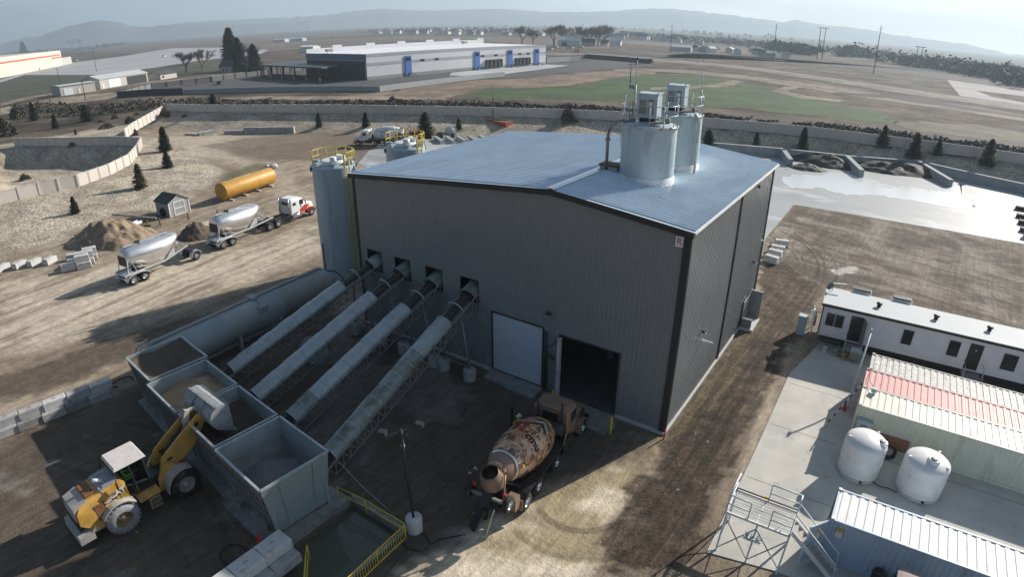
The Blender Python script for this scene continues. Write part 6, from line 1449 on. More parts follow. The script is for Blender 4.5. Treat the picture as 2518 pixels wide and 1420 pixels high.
for k in range(9):
    f = k*1.52+.0; x = -32.75-.16*f; y = -19.3-f; 
    block(x, y, .60, R(90-6), 'block %s from the right in the upper row of the left barrier wall' % TOPW[k], 'barrier wall blocks at the left edge', m_='conclight' if k in (2,0) else 'conc')
    block(x-.0+.22, y-.35, 0, R(90-6), 'dirty block %s from the right in the bottom row of the left barrier wall' % TOPW[k], 'barrier wall blocks at the left edge', m_='concdark' if k % 2 else 'conc')
for k in range(3):
    for r_ in range(2):
        block(-11.05 if r_ else -10.55, -20.0-1.52*k, .62*r_, R(90), '%s block of the foreground wall below the pit, %s from its top end' % ('upper' if r_ else 'lower', TOPW[k]), 'foreground block wall', m_='conclight' if r_ else 'conc', sy=1.0)
for k in range(2): block([(-15.9,-18.9),(-13.5,-18.9)][k][0], [(-15.9,-18.9),(-13.5,-18.9)][k][1], 0, R(-2), 'dirty block lying along the toe of the rightmost bin, %s one' % ('left','right')[k], 'blocks at the bins toe', m_='concdark')
for k, y in enumerate((33.6,35.7,37.3,39.6)):
    block(-1.1-.05*k, y, 0, R(10*k-12), 'concrete block by the far corner of the building, %s from the front' % TOPW[k], 'blocks behind the building corner', 1.5, .75, .75, 'conclight')
# ================================================================ left yard
t = thing('ochre_tank', 'long ochre yellow horizontal tank lying on timbers', 'tank', (-71.6,17.9,0), R(11))
mb = MB(); mb.lathe([(0,-5.1),(.9,-5.08),(1.25,-5.0),(1.28,-4.9),(1.28,4.9),(1.25,5.0),(.9,5.08),(0,5.1)], c=(0,0,1.45), axis=(0,1,0), n=36); mb.build('shell', M['orangetank'], t)
for y in (-1.7,1.7): mb = MB(); mb.lathe([(1.29,-.04),(1.30,0),(1.29,.04)], c=(0,y,1.45), axis=(0,1,0), n=36); mb.build('weld_band', M['orangetank'], t)
mb = MB(); mb.lathe([(1.292,-4.6),(1.292,4.6)], c=(0,0,1.45), axis=(0,1,0), n=6, a0=82, a1=112); mb.build('dirty_band', M['oranged'], t)
for y in (-4,-1.3,1.3,4): mb = MB(); mb.box(-1.35,1.35,y-.15,y+.15,0,.22); mb.build('timber', M['conclight'], t)
t = thing('garden_shed', 'small grey shed with dark roof and white trimmed double door', 'shed', (-72.0,6.1,0), R(6))
mb = MB(); hw = 1.55; mb.prism([(-hw,0),(hw,0),(hw,1.95),(0,2.75),(-hw,1.95)], 'x', -1.7, 1.7); mb.build('wall', mat('grey shed siding', (.33,.33,.33), .6, 0, .05, 6), t)
for s in (1,-1): mb = MB(); mb.hexa([(-1.85,s*1.75,1.86),(1.85,s*1.75,1.86),(1.85,0,2.78),(-1.85,0,2.78)],[(-1.85,s*1.75,1.94),(1.85,s*1.75,1.94),(1.85,0,2.86),(-1.85,0,2.86)]); mb.build('roof', M['trim'], t)
mb = MB()
for y in (-.8,.8): mb.box(1.70,1.75,y-.06,y+.06,.1,1.95)
for z in (.12,1.0,1.9): mb.box(1.70,1.75,-.8,.8,z-.06,z+.06)
for y in (-hw,hw): mb.box(1.70,1.76,y-.07,y+.07,0,1.95)
mb.bar((1.73,-hw,1.92),(1.73,0,2.72),.05,.14); mb.bar((1.73,hw,1.92),(1.73,0,2.72),.05,.14); mb.build('white_trim', M['white'], t, split=False)
mb = MB(); mb.lathe([(.55,0),(.55,.25),(.25,.25),(.25,0)], c=(.2,-hw-.32,.6), axis=(0,1,0), n=22); tt = mb.build('leaning_tyre', M['black'], t)
def mound(name, lab, cx, cy, rx, ry, h, m_, rz=0, seed=0, sharp=1.4, kind=None, cat='pile', n=34, rough=.18, grp=None):
    mb = MB(); V = {}; ca, sa = math.cos(rz), math.sin(rz); rr = random.Random(seed)
    ox, oy = rr.uniform(0,99), rr.uniform(0,99)
    gxx = np.linspace(-1.12,1.12,n); XX, YY = np.meshgrid(gxx, gxx)
    nn = fbm(XX*2.1+ox, YY*2.1+oy, seed); n5 = fbm(XX*6+ox, YY*6+oy, seed+5)
    rad_ = np.hypot(XX, YY)*(1+.5*(nn-.5))
    Z = h*np.clip(1-rad_, -.15, 1)**1.0 if False else h*np.clip(1-rad_**sharp, -.12, 1)
    Z = Z*(1+rough*(n5-.5)*3)+rough*(n5-.5)*.6
    for i in range(n):
        for j in range(n):
            x, y = XX[i,j]*rx, YY[i,j]*ry; V[i,j] = mb.vert((x*ca-y*sa, x*sa+y*ca, Z[i,j]-.05))
    mb.smooth = True
    for i in range(n-1):
        for j in range(n-1): mb.face((V[i,j],V[i,j+1],V[i+1,j+1],V[i+1,j]))
    o = mb.build(name, M[m_], None, (cx,cy,gz(cx,cy)), 0); tag(o, lab, cat, grp, kind); return o
M['sand_l'] = mat('pale tan sand with dark clods', (.34,.25,.16), .95, 0, .2, .9, c2=(.20,.155,.11), bump=.6, bscale=6)
mound('sand_pile', 'large tan sand pile between the block pens and the tank trailers', -68.5,-4.0,6.6,4.6,2.7,'sand_l',R(20),3,1.1,rough=.26,n=60)
mound('sand_pile', 'small dark brown sand pile just behind the gap between the tank trailers', -59.8,3.0,2.6,2.4,1.7,'sandd',0,5)
M['mud'] = mat('dark wet washout mud', (.038,.036,.032), .75, 0, .3, 1.2, bump=.7, bscale=4)
for k in range(8):
    pass
GB = 'loose concrete blocks left of the sand pile'
BP = [(-61.0,-10.2,0,70),(-61.9,-9.5,0,70),(-62.8,-8.8,0,70),(-61.2,-10.2,.75,72),(-62.1,-9.4,.75,72),(-63.0,-8.7,.75,72),(-61.9,-11.6,0,70),(-62.9,-10.6,0,70)]
BN = ['front right lower','front middle lower','front left lower','front right upper','front middle upper','front left upper','outer right lower','outer left lower']
for (x,y,z,a_), n_ in zip(BP, BN): block(x, y, z, R(a_), 'pale block in the stepped stack by the sand pile, %s' % n_, GB, 1.5, .85, .75, 'conclight')
for k, (x,y,a_) in enumerate(((-66.5,-12.2,30),(-67.6,-13.6,26),(-68.4,-15.0,24),(-65.2,-9.9,-30),(-69.3,-16.6,25))):
    block(x, y, 0, R(90+a_), 'toppled pale block in the low line at the far left, %s from the sand pile' % TOPW[k], 'low block line at the far left', 1.5, .8, .7, 'conclight')
t = thing('timber_beam', 'long narrow beam lying on the sand pile side', 'beam', (-72.0,.6,1.0), R(35)); mb = MB(); mb.bar((-3.2,0,.4),(3.2,0,-.3),.2,.2); mb.build('beam', M['concdark'], t)
t = thing('plywood_slab', 'pale flat slab lying on the dirt behind the front tank trailer', 'slab', (-62.5,6.4,.05), R(10)); mb = MB(); mb.box(-.9,.9,-2.5,2.5,0,.15); mb.build('slab', mat('pale tan slab', (.52,.44,.35), .8), t)
for k, (x,y,lab) in enumerate(((-66.9,5.7,'dark stub post right of the shed'),(-64.3,8.6,'second dark stub post between shed and tank trailer'),(-68.0,2.2,'dark stub post left of the shed'),(-68.6,.8,'leftmost dark stub post near the pipe rack'))):
    t = thing('stub_post', lab, 'post', (x,y,0), 0, 'stub posts near the shed'); mb = MB(); mb.cyl((0,0,0),(.08,0,1.0),.10); mb.build('post', M['rust'], t)
t = thing('pipe_rack', 'low white and dark pipe assembly on the dirt left of the shed', 'pipe rack', (-70.3,.0,0), R(20)); mb = MB(); mb.cyl((-.6,-.8,.5),(-.6,.8,.5),.18); mb.cyl((.1,-.8,.5),(.1,.8,.5),.18); mb.build('pipe', M['white'], t); mb = MB(); mb.bar((-1,-.5,.2),(2.0,.5,.2),.2,.2); mb.bar((-1,.5,.2),(1.6,-.3,.2),.15,.2); mb.build('frame', M['dark'], t, split=False)
t = thing('boulder', 'grey heap of broken concrete at the bend of the dirt road', 'boulder', (-83.03,29.79,0.00)); mb = MB()
for q in range(4): mb.sphere((rnd(-.8,.8),rnd(-.6,.6),.3),rnd(.4,.7),8,6,(1,1,.7))
mb.build('stone', M['conclight'], t, split=False)
# pens of blocks behind the yard
def wallrun(name, p0, p1, n, h, w, lab, grp=None, m_='conc', z=None):
    p0 = Vector(p0+(0,)) if len(p0) == 2 else Vector(p0); p1 = Vector(p1+(0,)) if len(p1) == 2 else Vector(p1); d = (p1-p0); L_ = d.length; a_ = math.atan2(d.y, d.x)
    t = thing(name, lab, 'block wall', p0, a_, grp)
    rows = max(1, round(h/.75)); cnt = n
    for r_ in range(rows):
        for k in range(cnt):
            mb = MB(); x0 = L_*k/cnt+.02; x1 = L_*(k+1)/cnt-.02; j = rnd(-.05,.05)
            mb.box(x0, x1, -w/2+j, w/2+j, r_*h/rows+.003, (r_+1)*h/rows-.006+rnd(-.02,.02)); mb.build('block', M[m_], t)
    return t
wallrun('block_wall', [(-120.6,48.2)][0], [(-108.9,54.0)][0], 11, 1.5, .75, 'long two tier grey block wall at the back of the yard', 'block walls at the back of the yard')
wallrun('block_wall', [(-125.4,45.6)][0], [(-120.8,48.1)][0], 5, .8, .8, 'short low grey block wall left of the long one', 'block walls at the back of the yard')
wallrun('block_wall', [(-129.0,40.9)][0], [(-128.1,44.0)][0], 3, 1.0, 1.1, 'small white ended block stack left of the block walls', 'block walls at the back of the yard', 'conclight')
wallrun('block_wall', [(-133.8,40.0)][0], [(-129.2,40.8)][0], 3, .6, .8, 'lowest dark block row at the left end of the back yard walls', 'block walls at the back of the yard')
# steel beams / precast stacks on the rear slab
slab('rear_slab', [(-71.3,39.8),(-77.7,48.1),(-82.0,58.3),(-82.2,71.0),(-65.4,75.4)]+[(-20,97),(75,112),(75,66),(26.8,62.1),(-3.4,58.8),(-3.4,24),(-27.5,22.5),(-45,30)], -.1, .035, mat('pale wet concrete', (.40,.405,.40), .5, 0, .12, .10, c2=(.29,.30,.305), streak=(.35,1,1)))
def wavy(poly, a):
    r_ = random.Random(9); out = []; n = len(poly)
    for k in range(n):
        p0, p1, p2, p3 = (Vector(poly[(k+j-1) % n]) for j in range(4))
        for q in range(6):
            t_ = q/6; v = .5*((2*p1)+(p2-p0)*t_+(2*p0-5*p1+4*p2-p3)*t_*t_+(3*p1-p0-3*p2+p3)*t_**3); out.append((v.x+r_.uniform(-a,a), v.y+r_.uniform(-a,a)))
    return out
RS_ = bpy.data.materials['pale wet concrete']; stain(RS_, (.52,.52,.52), .10, .52, .7, (.5,1,1)); stain(RS_, (.20,.20,.20), .16, .60, .5, (.4,1,1), off=6)
pm = bpy.data.materials.new('puddle water'); pm.use_nodes = True; b_ = pm.node_tree.nodes['Principled BSDF']; b_.inputs['Base Color'].default_value = (.82,.81,.79,1); b_.inputs['Roughness'].default_value = .30; b_.inputs['Specular IOR Level'].default_value = 1.0; b_.inputs['Metallic'].default_value = .5
sheet('puddle', wavy([(-7.9,73.9),(-6.6,79.6),(-3.3,81.1),(-0.6,87.6),(4.5,85.5),(8.5,81.3),(11.7,85.6),(16.0,85.5),(19.1,91.1),(20.5,96.0),(20.7,83.4),(22.2,82.9),(24.3,93.8),(30.7,93.6),(29.6,84.8),(24.8,84.7),(20.7,77.0),(15.2,75.1),(11.0,74.8),(6.7,73.9),(2.6,70.9),(-2.0,71.9),(-5.3,68.9)], .5), .043, pm)
sheet('puddle', wavy([(21.4,79.6),(24.3,78.0),(28.9,79.3),(28.3,74.3),(25.1,68.9),(22.5,70.2)], .4), .043, pm)
mb_n = 0
for k in range(6):
    c = [(-70.4,65.3)][0]; d_ = Vector((1.0,1.1,0)); t = thing('precast_beam', 'grey precast beam, %s of the left bundle on the rear slab' % TOPW[k], 'precast beam', (c[0]+1.7*k-2, c[1]+1.5*k-3, .04), R(-35), 'precast beams on the rear slab'); mb = MB(); mb.box(-2.6,2.6,-.35,.35,0,.7); mb.build('body', M['conc'], t); mb = MB(); mb.box(2.6,2.65,-.36,.36,0,.71); mb.build('end_face', M['conclight'], t)
for k in range(6):
    c = [(-69.0,68.9)][0]; t = thing('precast_beam', 'dark precast beam, %s of the right bundle on the rear slab' % TOPW[k], 'precast beam', (c[0]+1.5*k, c[1]+1.5*k-2.5, .04), R(-35), 'precast beams on the rear slab'); mb = MB(); mb.box(-2.6,2.6,-.35,.35,0,.7); mb.build('body', M['steel'], t); mb = MB(); mb.box(2.6,2.65,-.36,.36,0,.71); mb.build('end_face', M['conclight'], t)
for k in range(5):
    c = [(-78.9,65.4)][0]; t = thing('precast_beam', 'white ended beam, %s of the row behind the second cement silo' % TOPW[k], 'precast beam', (c[0]+1.7*k-2, c[1]+1.6*k-3, .04), R(-35), 'precast beams on the rear slab'); mb = MB(); mb.box(-2.3,2.3,-.3,.3,0,.6); mb.build('body', M['dark'], t); mb = MB(); mb.box(2.3,2.35,-.31,.31,0,.61); mb.build('end_face', M['white'], t)
for k in range(5):
    c = [(-85.5,61.5)][0]; t = thing('orange_form', 'rusty orange steel form, %s in the row behind the silos' % TOPW[k], 'steel form', (c[0]+2.0*k-2, c[1]+1.6*k-2, .04), R(-35), 'rusty orange forms on the rear slab'); mb = MB(); mb.box(-1.2,1.2,-.5,.5,0,1.1); mb.build('body', M['rust'] if k % 2 else M['orange'], t)
t = thing('small_container', 'small red container with rusty top at the back of the rear slab', 'container', [(-68.6,78.0)][0]+(0,), R(-8)); mb = MB(); mb.box(-3,3,-1.2,1.2,0.05,2.5); mb.build('side_wall', mat('red container', (.38,.06,.04), .6), t); mb = MB(); mb.box(-3.02,3.02,-1.22,1.22,2.5,2.58); mb.build('roof', M['rust'], t)
t = thing('round_tank', 'small white round tank on its side near the beams', 'tank', [(-75.1,68.9)][0]+(0,)); mb = MB(); mb.cyl((0,-.4,1.0),(0,1.6,1.0),.95,n=22); mb.build('shell', M['white'], t)
# right-hand wash bays
M['bay'] = mat('grey blue retaining concrete', (.34,.36,.37), .8, 0, .18, .7, bump=.2)
bw = [(-25.4,87.5),(-11.9,92.8),(0.3,96.2),(13.0,103.1),(22.9,99.4),(30.7,97.3),(41.1,91.6)]
t = thing('retaining_wall', 'long low concrete retaining wall behind the wash bays', 'retaining wall', (0,0,0))
for k, (p, q) in enumerate(zip(bw, bw[1:])):
    mb = MB(); mb.bar((p[0],p[1],.85),(q[0],q[1],.85),.6,1.7); mb.bar((p[0],p[1],1.72),(q[0],q[1],1.72),.75,.08); mb.build('wall_section', M['bay'], t, split=False)
for k, (p, q, lab) in enumerate((([(-11.8,92.3)][0], [(-9.0,85.6)][0], 'leftmost'), ([(0.0,95.4)][0], [(3.5,86.4)][0], 'middle'), ([(13.0,102.6)][0], [(18.4,91.6)][0], 'right and longest'))):
    t = thing('bay_divider', lab+' concrete divider wall of the wash bays', 'divider wall', (0,0,0), 0, 'divider walls of the wash bays')
    P0 = Vector((p[0],p[1],0)); P1 = Vector((q[0],q[1],0)); d = (P1-P0).normalized(); s_ = Vector((-d.y,d.x,0))*.45
    mb = MB(); mb.hexa([P0-s_,P0+s_,P1+s_,P1-s_][::-1] if False else [P0+s_,P0-s_,P1-s_,P1+s_],[v+Vector((0,0,z)) for v, z in ((P0+s_,1.8),(P0-s_,1.8),(P1-s_,1.3),(P1+s_,1.3))]); mb.build('wall', M['bay'], t)
t = thing('low_block', 'grey low block left of the white puddle at far right', 'concrete block', [(21.0,102.0)][0]+(0,), R(-20)); mb = MB(); mb.box(-1.8,1.8,-.6,.6,0,.9); mb.build('body', M['bay'], t)
for k, (c, rx, ry, h) in enumerate((([(-6.0,94.3)][0],7.5,4.0,1.6),([(-2.8,92.9)][0],6.0,4.2,2.0),([(-5.8,85.6)][0],3.6,2.6,1.1),([(6.7,96.4)][0],7.5,4.0,1.7),([(10.7,98.6)][0],7.0,4.0,2.0),([(14.7,98.4)][0],4,2.4,1.3))):
    mound('mud_heap', 'dark mud heap in the wash bays, %s from the left' % TOPW[k], c[0], c[1], rx, ry, h, 'mud', R(8), 20+k, 1.2, cat='mud heap', rough=.16, grp='mud heaps in the wash bays')
for k in range(5):
    c = [(29.8,82.7),(29.3,77.1),(29.1,73.1),(28.8,68.6),(28.9,65.6)][k]
    t = thing('dark_beam', 'dark beam jutting in from the right edge over the wet slab, %s from the top' % TOPW[k], 'beam', (c[0]+1.8,c[1],.04), R(0), 'dark beams at the right edge'); mb = MB(); mb.box(-3.6,6,-.5,.5,0,.6 if k < 4 else .95); mb.build('body', M['conc'] if k == 4 else M['mud'], t)
# ================================================================ perimeter walls
def fence_wall(lab, pts, zf, h, pitch, m_='concwall'):
    t = thing('perimeter_wall', lab, 'wall', (0,0,0), 0)
    P_ = [Vector((a,b,0)) for a, b in pts]; mb = MB(); mp = MB(); mc = MB()
    for p, q in zip(P_, P_[1:]):
        L_ = (q-p).length; n = max(1, round(L_/pitch)); d = (q-p).normalized()
        for k in range(n):
            a_ = p+(q-p)*k/n; b_ = p+(q-p)*(k+1)/n; z0 = zf(a_.x,a_.y)-.4; z1 = zf(b_.x,b_.y)-.4; zz = (z0+z1)/2
            mb.bar((a_.x,a_.y,zz+(h+.4)/2),(b_.x,b_.y,zz+(h+.4)/2),.16,h+.4)
            mc.bar((a_.x,a_.y,zz+h+.42),(b_.x,b_.y,zz+h+.42),.22,.07)
            mp.bar((a_.x,a_.y,z0),(a_.x,a_.y,z0+h+.52),.32,.32)
    mb.build('panel_run', M[m_], t, split=False)['kind'] = 'stuff'; mp.build('post_run', M[m_], t, split=False)['kind'] = 'stuff'; mc.build('coping', M['conclight'], t, split=False)['kind'] = 'stuff'
    return t
fence_wall('long pale panel wall running along the back berm from left to right', WALLB, lambda x, y: 3.0, 1.95, 3.2)
fence_wall('pale panel wall curving round the gravelled basin at left', WALLN, lambda x, y: 1.1, 1.9, 2.7)
fence_wall('short sunlit panel wall climbing from the basin to the back wall corner', WALLC, lambda x, y: 1.2+1.8*min(1,max(0,(-x-142)/30)), 1.9, 3.0)
# ================================================================ vegetation
def leafquad(mb, p, s, tilt=1.0):
    a = Vector((rnd(-1,1),rnd(-1,1),rnd(-.6,.6)*tilt)).normalized(); b = a.cross(Vector((rnd(-1,1),rnd(-1,1),rnd(-1,1)))).normalized()
    mb.poly([p-a*s, p-b*s*.5, p+a*s, p+b*s*.5])
def conifer(h, seed, mt='needle', wide=.30, n=2600, bare=.05):
    rs = random.getstate(); random.seed(seed)
    t = thing('conifer', '', 'tree', (0,0,-500))
    mb = MB(); mb.cyl((0,0,0),(0,0,h*.9),h*.022,h*.004,n=7,cap=False); mb.build('trunk', M['bark'], t)
    mb = MB(); lumps = [(rnd(0,6.28), rnd(.1,.9), rnd(.5,1.45)) for _ in range(26)]
    nb = int(n/7)
    for k in range(nb):
        f = (k+random.random())/nb; f = f**1.15; z = h*(bare+(1-bare)*f); a = k*2.399+rnd(-.5,.5); e = 1.0
        for la, lf, lv in lumps:
            dd = abs((a-la+3.14) % 6.283-3.14); e *= 1+(lv-1)*math.exp(-(dd/.5)**2-((f-lf)/.07)**2)
        R_ = h*wide*1.15*(1-f)**.66*(.6+.4*min(1,f/.10))*min(1.5,max(.5,e))*rnd(.75,1.15)+.05*h*.2; up = rnd(-.05,.30)+.25*f
        for j in range(12):
            tt = rnd(.15,1.0); w_ = R_*.20*(1.1-tt)+h*.006; r = R_*tt
            q = Vector((r*math.cos(a)-rnd(-w_,w_)*math.sin(a), r*math.sin(a)+rnd(-w_,w_)*math.cos(a), z+r*(up-.28*tt)+rnd(-.012,.012)*h))
            o = Vector((math.cos(a+rnd(-.9,.9)), math.sin(a+rnd(-.9,.9)), rnd(-.35,.5))).normalized(); b = o.cross(Vector((rnd(-.5,.5),rnd(-.5,.5),1))).normalized(); s = h*.052*rnd(.6,1.35)
            mb.poly([q-o*s*.5-b*s*.42, q+o*s*1.1, q-o*s*.5+b*s*.42])
    mb.build('crown', M[mt], t, split=False); random.setstate(rs); return t
def shrub(h, w, seed, mt='needle', n=500):
    rs = random.getstate(); random.seed(seed)
    t = thing('shrub', '', 'shrub', (0,0,-500)); mb = MB()
    for k in range(n):
        a = rnd(0,6.283); u = rnd(0,1); r = w*math.sqrt(random.random())*(.8+.25*math.sin(a*3+seed)); z = h*(1-(r/w/1.1)**2)*rnd(.15,1)
        leafquad(mb, Vector((r*math.cos(a), r*math.sin(a), max(.03,z))), h*.13*rnd(.6,1.3))
    mb.build('foliage', M[mt], t, split=False); mb = MB()
    for k in range(4): mb.cyl((0,0,0),(rnd(-w,w)*.5,rnd(-w,w)*.5,h*.6),.03,.01,n=5,cap=False)
    mb.build('stem', M['bark'], t, split=False); random.setstate(rs); return t
def bare_tree(h, seed, levels=5, spread=.55, twigs=True):
    rs = random.getstate(); random.seed(seed)
    t = thing('bare_tree', '', 'tree', (0,0,-500)); mb = MB(); mt = MB(); 
    def grow(p, d, l, r, lev):
        q = p+d*l
        (mb if lev > 1 else mt).cyl(p, q, r, r*.62, n=5 if lev > 2 else 3, cap=False)
        if lev == 0:
            for k in range(9):
                e_ = (d+Vector((rnd(-1,1),rnd(-1,1),rnd(-.5,1)))).normalized(); b_ = e_.cross(Vector((rnd(-1,1),rnd(-1,1),rnd(-1,1)))).normalized(); g_ = p.lerp(q, rnd(0,1)); mt.poly([g_-b_*h*.0022, g_+b_*h*.0022, g_+e_*h*rnd(.05,.11)])
            return
        for k in range(3 if lev > 1 else 4):
            nd = (d+Vector((rnd(-1,1),rnd(-1,1),rnd(-.1,1.0)))*spread).normalized(); grow(p+d*l*rnd(.35,1), nd, l*rnd(.68,.95), r*.55, lev-1)
    grow(Vector((0,0,0)), Vector((0,0,1)), h*.20, h*.028, levels)
    mb.build('trunk', M['twig'], t, split=False); mt.build('crown', M['twig'], t, split=False); random.setstate(rs); return t
PROTO = []
PC = [conifer(5, 11), conifer(5, 12, wide=.38, n=3200), conifer(5, 13, wide=.30, n=2200)]; PB = conifer(5, 14, 'needleb', .30, 2200)
PS = [shrub(1.0, 1.5, 21), shrub(1.3, 1.2, 22)]; PSB = shrub(1.6, 1.3, 23, 'brush', 600)
PT = [bare_tree(12, 31), bare_tree(12, 32, spread=.7)]
PROTO += PC+[PB]+PS+[PSB]+PT
def put(proto, x, y, h, ph, lab, grp, z=None, wsc=1.0):
    s = h/ph; return copy_thing(proto, (x,y,gz(x,y)-.05 if z is None else z), rnd(0,6.28), lab, grp, (s*wsc,s*wsc,s))
GT = 'young conifers on the gravel berms'
CT = [((-146.29,55.10,4.81),0,'slim conifer standing just right of the wall corner on the back berm'),((-105.71,58.66,3.17),2,'small slim conifer on the berm above the white mixer truck'),
 ((-94.81,63.19,3.24),0,'dark conifer on the berm behind the white mixer truck drum'),((-83.87,61.03,2.41),0,'low small conifer just left of the broadest back berm conifer'),((-77.88,64.45,5.28),1,'broadest and tallest conifer on the back berm, left of centre'),
 ((-74.27,70.99,2.51),2,'small sparse conifer right of the broadest back berm conifer'),((-25.20,86.84,4.35),1,'bushy conifer just right of the rear roof silo'),((-17.68,95.10,2.98),2,'small narrow conifer between the bushy one and the tall slim one'),
 ((-9.05,98.37,4.62),0,'tall slim conifer behind the left wash bay'),((5.41,106.71,4.11),0,'conifer behind the middle wash bay'),((11.71,104.97,4.80),1,'wide conifer behind the right wash bay divider'),((16.01,108.05,3.40),2,'small conifer right of the wide one behind the wash bays'),
 ((25.16,107.96,5.21),0,'rightmost conifer on the back berm'),((-114.13,25.44,5.01),0,'open branched conifer beside the curved wall apex'),((-99.19,18.60,2.96),1,'small round conifer on the slope below the curved wall apex'),
 ((-85.00,-2.79,2.48),0,'small conifer on the gravel slope above the block pens'),((-227.00,31.79,5.94),0,'conifer at far left beyond the basin wall'),((-193.80,28.44,4.00),0,'small conifer on the far left berm'),((-198.14,39.18,5.03),1,'broad conifer on the far left berm'),
 ((-172.00,26.85,1.55),2,'tiny conifer above the curved wall top')]
for (x,y,h), k, lab in CT: put(PC[k], x, y, h, 5, lab, GT)
x,y,h = (-89.18,9.05,3.99); put(PB, x, y, h, 5, 'browning conifer on the gravel slope inside the curved wall', GT)
SH = [((-172.98,35.87,1.84),'wide low shrub on the far berm left of the climbing wall'),((-173.91,42.88,1.87),'wide low shrub close to the climbing wall'),((-189.46,40.08,1.00),'small shrub upper left of the wide low shrubs'),((-192.69,45.77,1.17),'small shrub on top of the far berm'),((-192.39,52.91,0.88),'tiny shrub near the top of the climbing wall'),((-159.10,47.09,1.76),'low shrub right of the climbing wall'),((-144.45,17.08,1.10),'low shrub in the shaded basin'),((-136.26,3.46,1.22),'small shrub at left in the basin'),((-127.37,5.00,0.77),'tiny shrub lower in the basin'),((-113.92,8.60,1.78),'round shrub in the basin near the sunlit wall'),((-150.84,48.61,0.85),'tiny shrub on the berm left of the slim conifer')]
for k, ((x,y,h), lab) in enumerate(SH): put(PS[k%2], x, y, h, 1.15, lab, 'low shrubs on the gravel berms', wsc=1.0)

for (x,y,h), lab in (((-123.82,100.29,2.53),'reddish brown dead bush beyond the wall, left of centre'),((-55.88,85.70,3.09),'rust brown dead bush on the back berm right of the field lamp'),((-244.89,31.33,4.59),'thin brown bush at the far left edge'),((-147.49,33.00,1.84),'dry bush at the foot of the climbing wall'),((-197.00,14.90,5.71),'bare reddish bush at the left frame edge')):
    put(PSB, x, y, h, 1.6, lab, 'dry bushes', wsc=.8)
# brush along the outside of the wall
def brush_strip(lab, pts, w0, w1, hh, dens, mt, name='brush', leaf=.28):
    mb = MB()
    for (x0,y0),(x1,y1) in zip(pts, pts[1:]):
        L_ = math.hypot(x1-x0,y1-y0); nx_, ny_ = -(y1-y0)/L_, (x1-x0)/L_
        for k in range(int(L_*dens)):
            f = random.random(); o = rnd(w0,w1); x = x0+(x1-x0)*f+nx_*o; y = y0+(y1-y0)*f+ny_*o
            nn = max(0,min(1,.5+1.1*mnoise.noise(Vector((x*.07,y*.07,3)))+.5*mnoise.noise(Vector((x*.3,y*.3,9))))); hz = hh*(.15+1.05*nn)
            if nn < .12: continue
            leafquad(mb, Vector((x, y, rnd(.05,1)*hz)), leaf*rnd(.6,1.5))
    o = mb.build(name, M[mt], None); tag(o, lab, 'brush', None, 'stuff'); return o
BRL = [(-207.7,73.7),(-169.3,84.5),(-138.4,94.7),(-118.6,100.9),(-90.6,112.9),(-63.4,121.8),(-37.5,133.3),(-13.2,141.6),(2.1,143.5),(16.9,146.9),(38.0,151.3),(52.6,144.2)]
brush_strip('dark brush growing along the ditch outside the back wall', BRL, -5.0, 5.0, 1.15, 42, 'brush', leaf=.5)
brush_strip('dark green weeds along the outer ditch', BRL[3:], -6, 3, .9, 22, 'needle', leaf=.45)
brush_strip('brown brush at the far left ditch', [(-290.9,45.7),(-249.2,46.0),(-233.5,55.6),(-218.4,63.2),(-212.7,71.4),(-200.6,71.6)], -6, 7, 1.9, 34, 'brush', leaf=.5)
brush_strip('dark green scrub in the far left ditch', [(-231.9,39.3),(-214.1,48.4),(-205.4,57.6),(-207.7,66.0)], -5, 3, 1.8, 14, 'needle', leaf=.5)
# ================================================================ far field
def fmat(nm, c, c2, sc):
    m = mat(nm, c, .95, 0, .28, sc*2.2, c2=c2); nt = m.node_tree; b = nt.nodes['Principled BSDF']; src = b.inputs['Base Color'].links[0].from_socket
    tc = nt.nodes.new('ShaderNodeTexCoord')
    for s_, lo, hi, a0, a1 in ((.35,.36,.64,.52,.95),(.06,.44,.56,.70,1.22)):
        n = nt.nodes.new('ShaderNodeTexNoise'); n.inputs['Scale'].default_value = s_; n.inputs['Detail'].default_value = 9; n.inputs['Roughness'].default_value = .7; nt.links.new(tc.outputs['Object'], n.inputs['Vector'])
        r = nt.nodes.new('ShaderNodeMapRange'); r.inputs['From Min'].default_value = lo; r.inputs['From Max'].default_value = hi; r.inputs['To Min'].default_value = a0; r.inputs['To Max'].default_value = a1; nt.links.new(n.outputs['Fac'], r.inputs['Value'])
        v = nt.nodes.new('ShaderNodeVectorMath'); v.operation = 'SCALE'; nt.links.new(src, v.inputs[0]); nt.links.new(r.outputs[0], v.inputs['Scale']); src = v.outputs[0]
    nt.links.new(src, b.inputs['Base Color']); return m
def ragged(poly, a):
    r_ = random.Random(len(poly)); out = []
    for p, q in zip(poly, poly[1:]+poly[:1]):
        L_ = math.hypot(q[0]-p[0], q[1]-p[1]); n = min(90, max(1, int(L_/(a*2.2)))); nx_, ny_ = -(q[1]-p[1])/(L_+1e-6), (q[0]-p[0])/(L_+1e-6)
        for k in range(n):
            f = k/n; o = r_.uniform(-a, a)*(1.0 if k else .3); out.append((p[0]+(q[0]-p[0])*f+nx_*o, p[1]+(q[1]-p[1])*f+ny_*o))
    return out
def fsheet(nm, poly, z, c, c2=None, sc=.03, streak=None, bump=0):
    if nm in ('field','dirt_field'): poly = ragged(poly, 3.2)
    elif nm in ('road','track'): poly = ragged(poly, .9)
    key = 'fs_%s' % (c,)
    if key not in M and nm in ('field','dirt_field','track','road'): M[key] = fmat(nm, c, c2, sc)
    if key not in M: M[key] = mat(nm, c, .95, 0, .2, sc, c2=c2, streak=streak)
    return sheet(nm, poly, z, M[key])
AS = (.052,.050,.055)
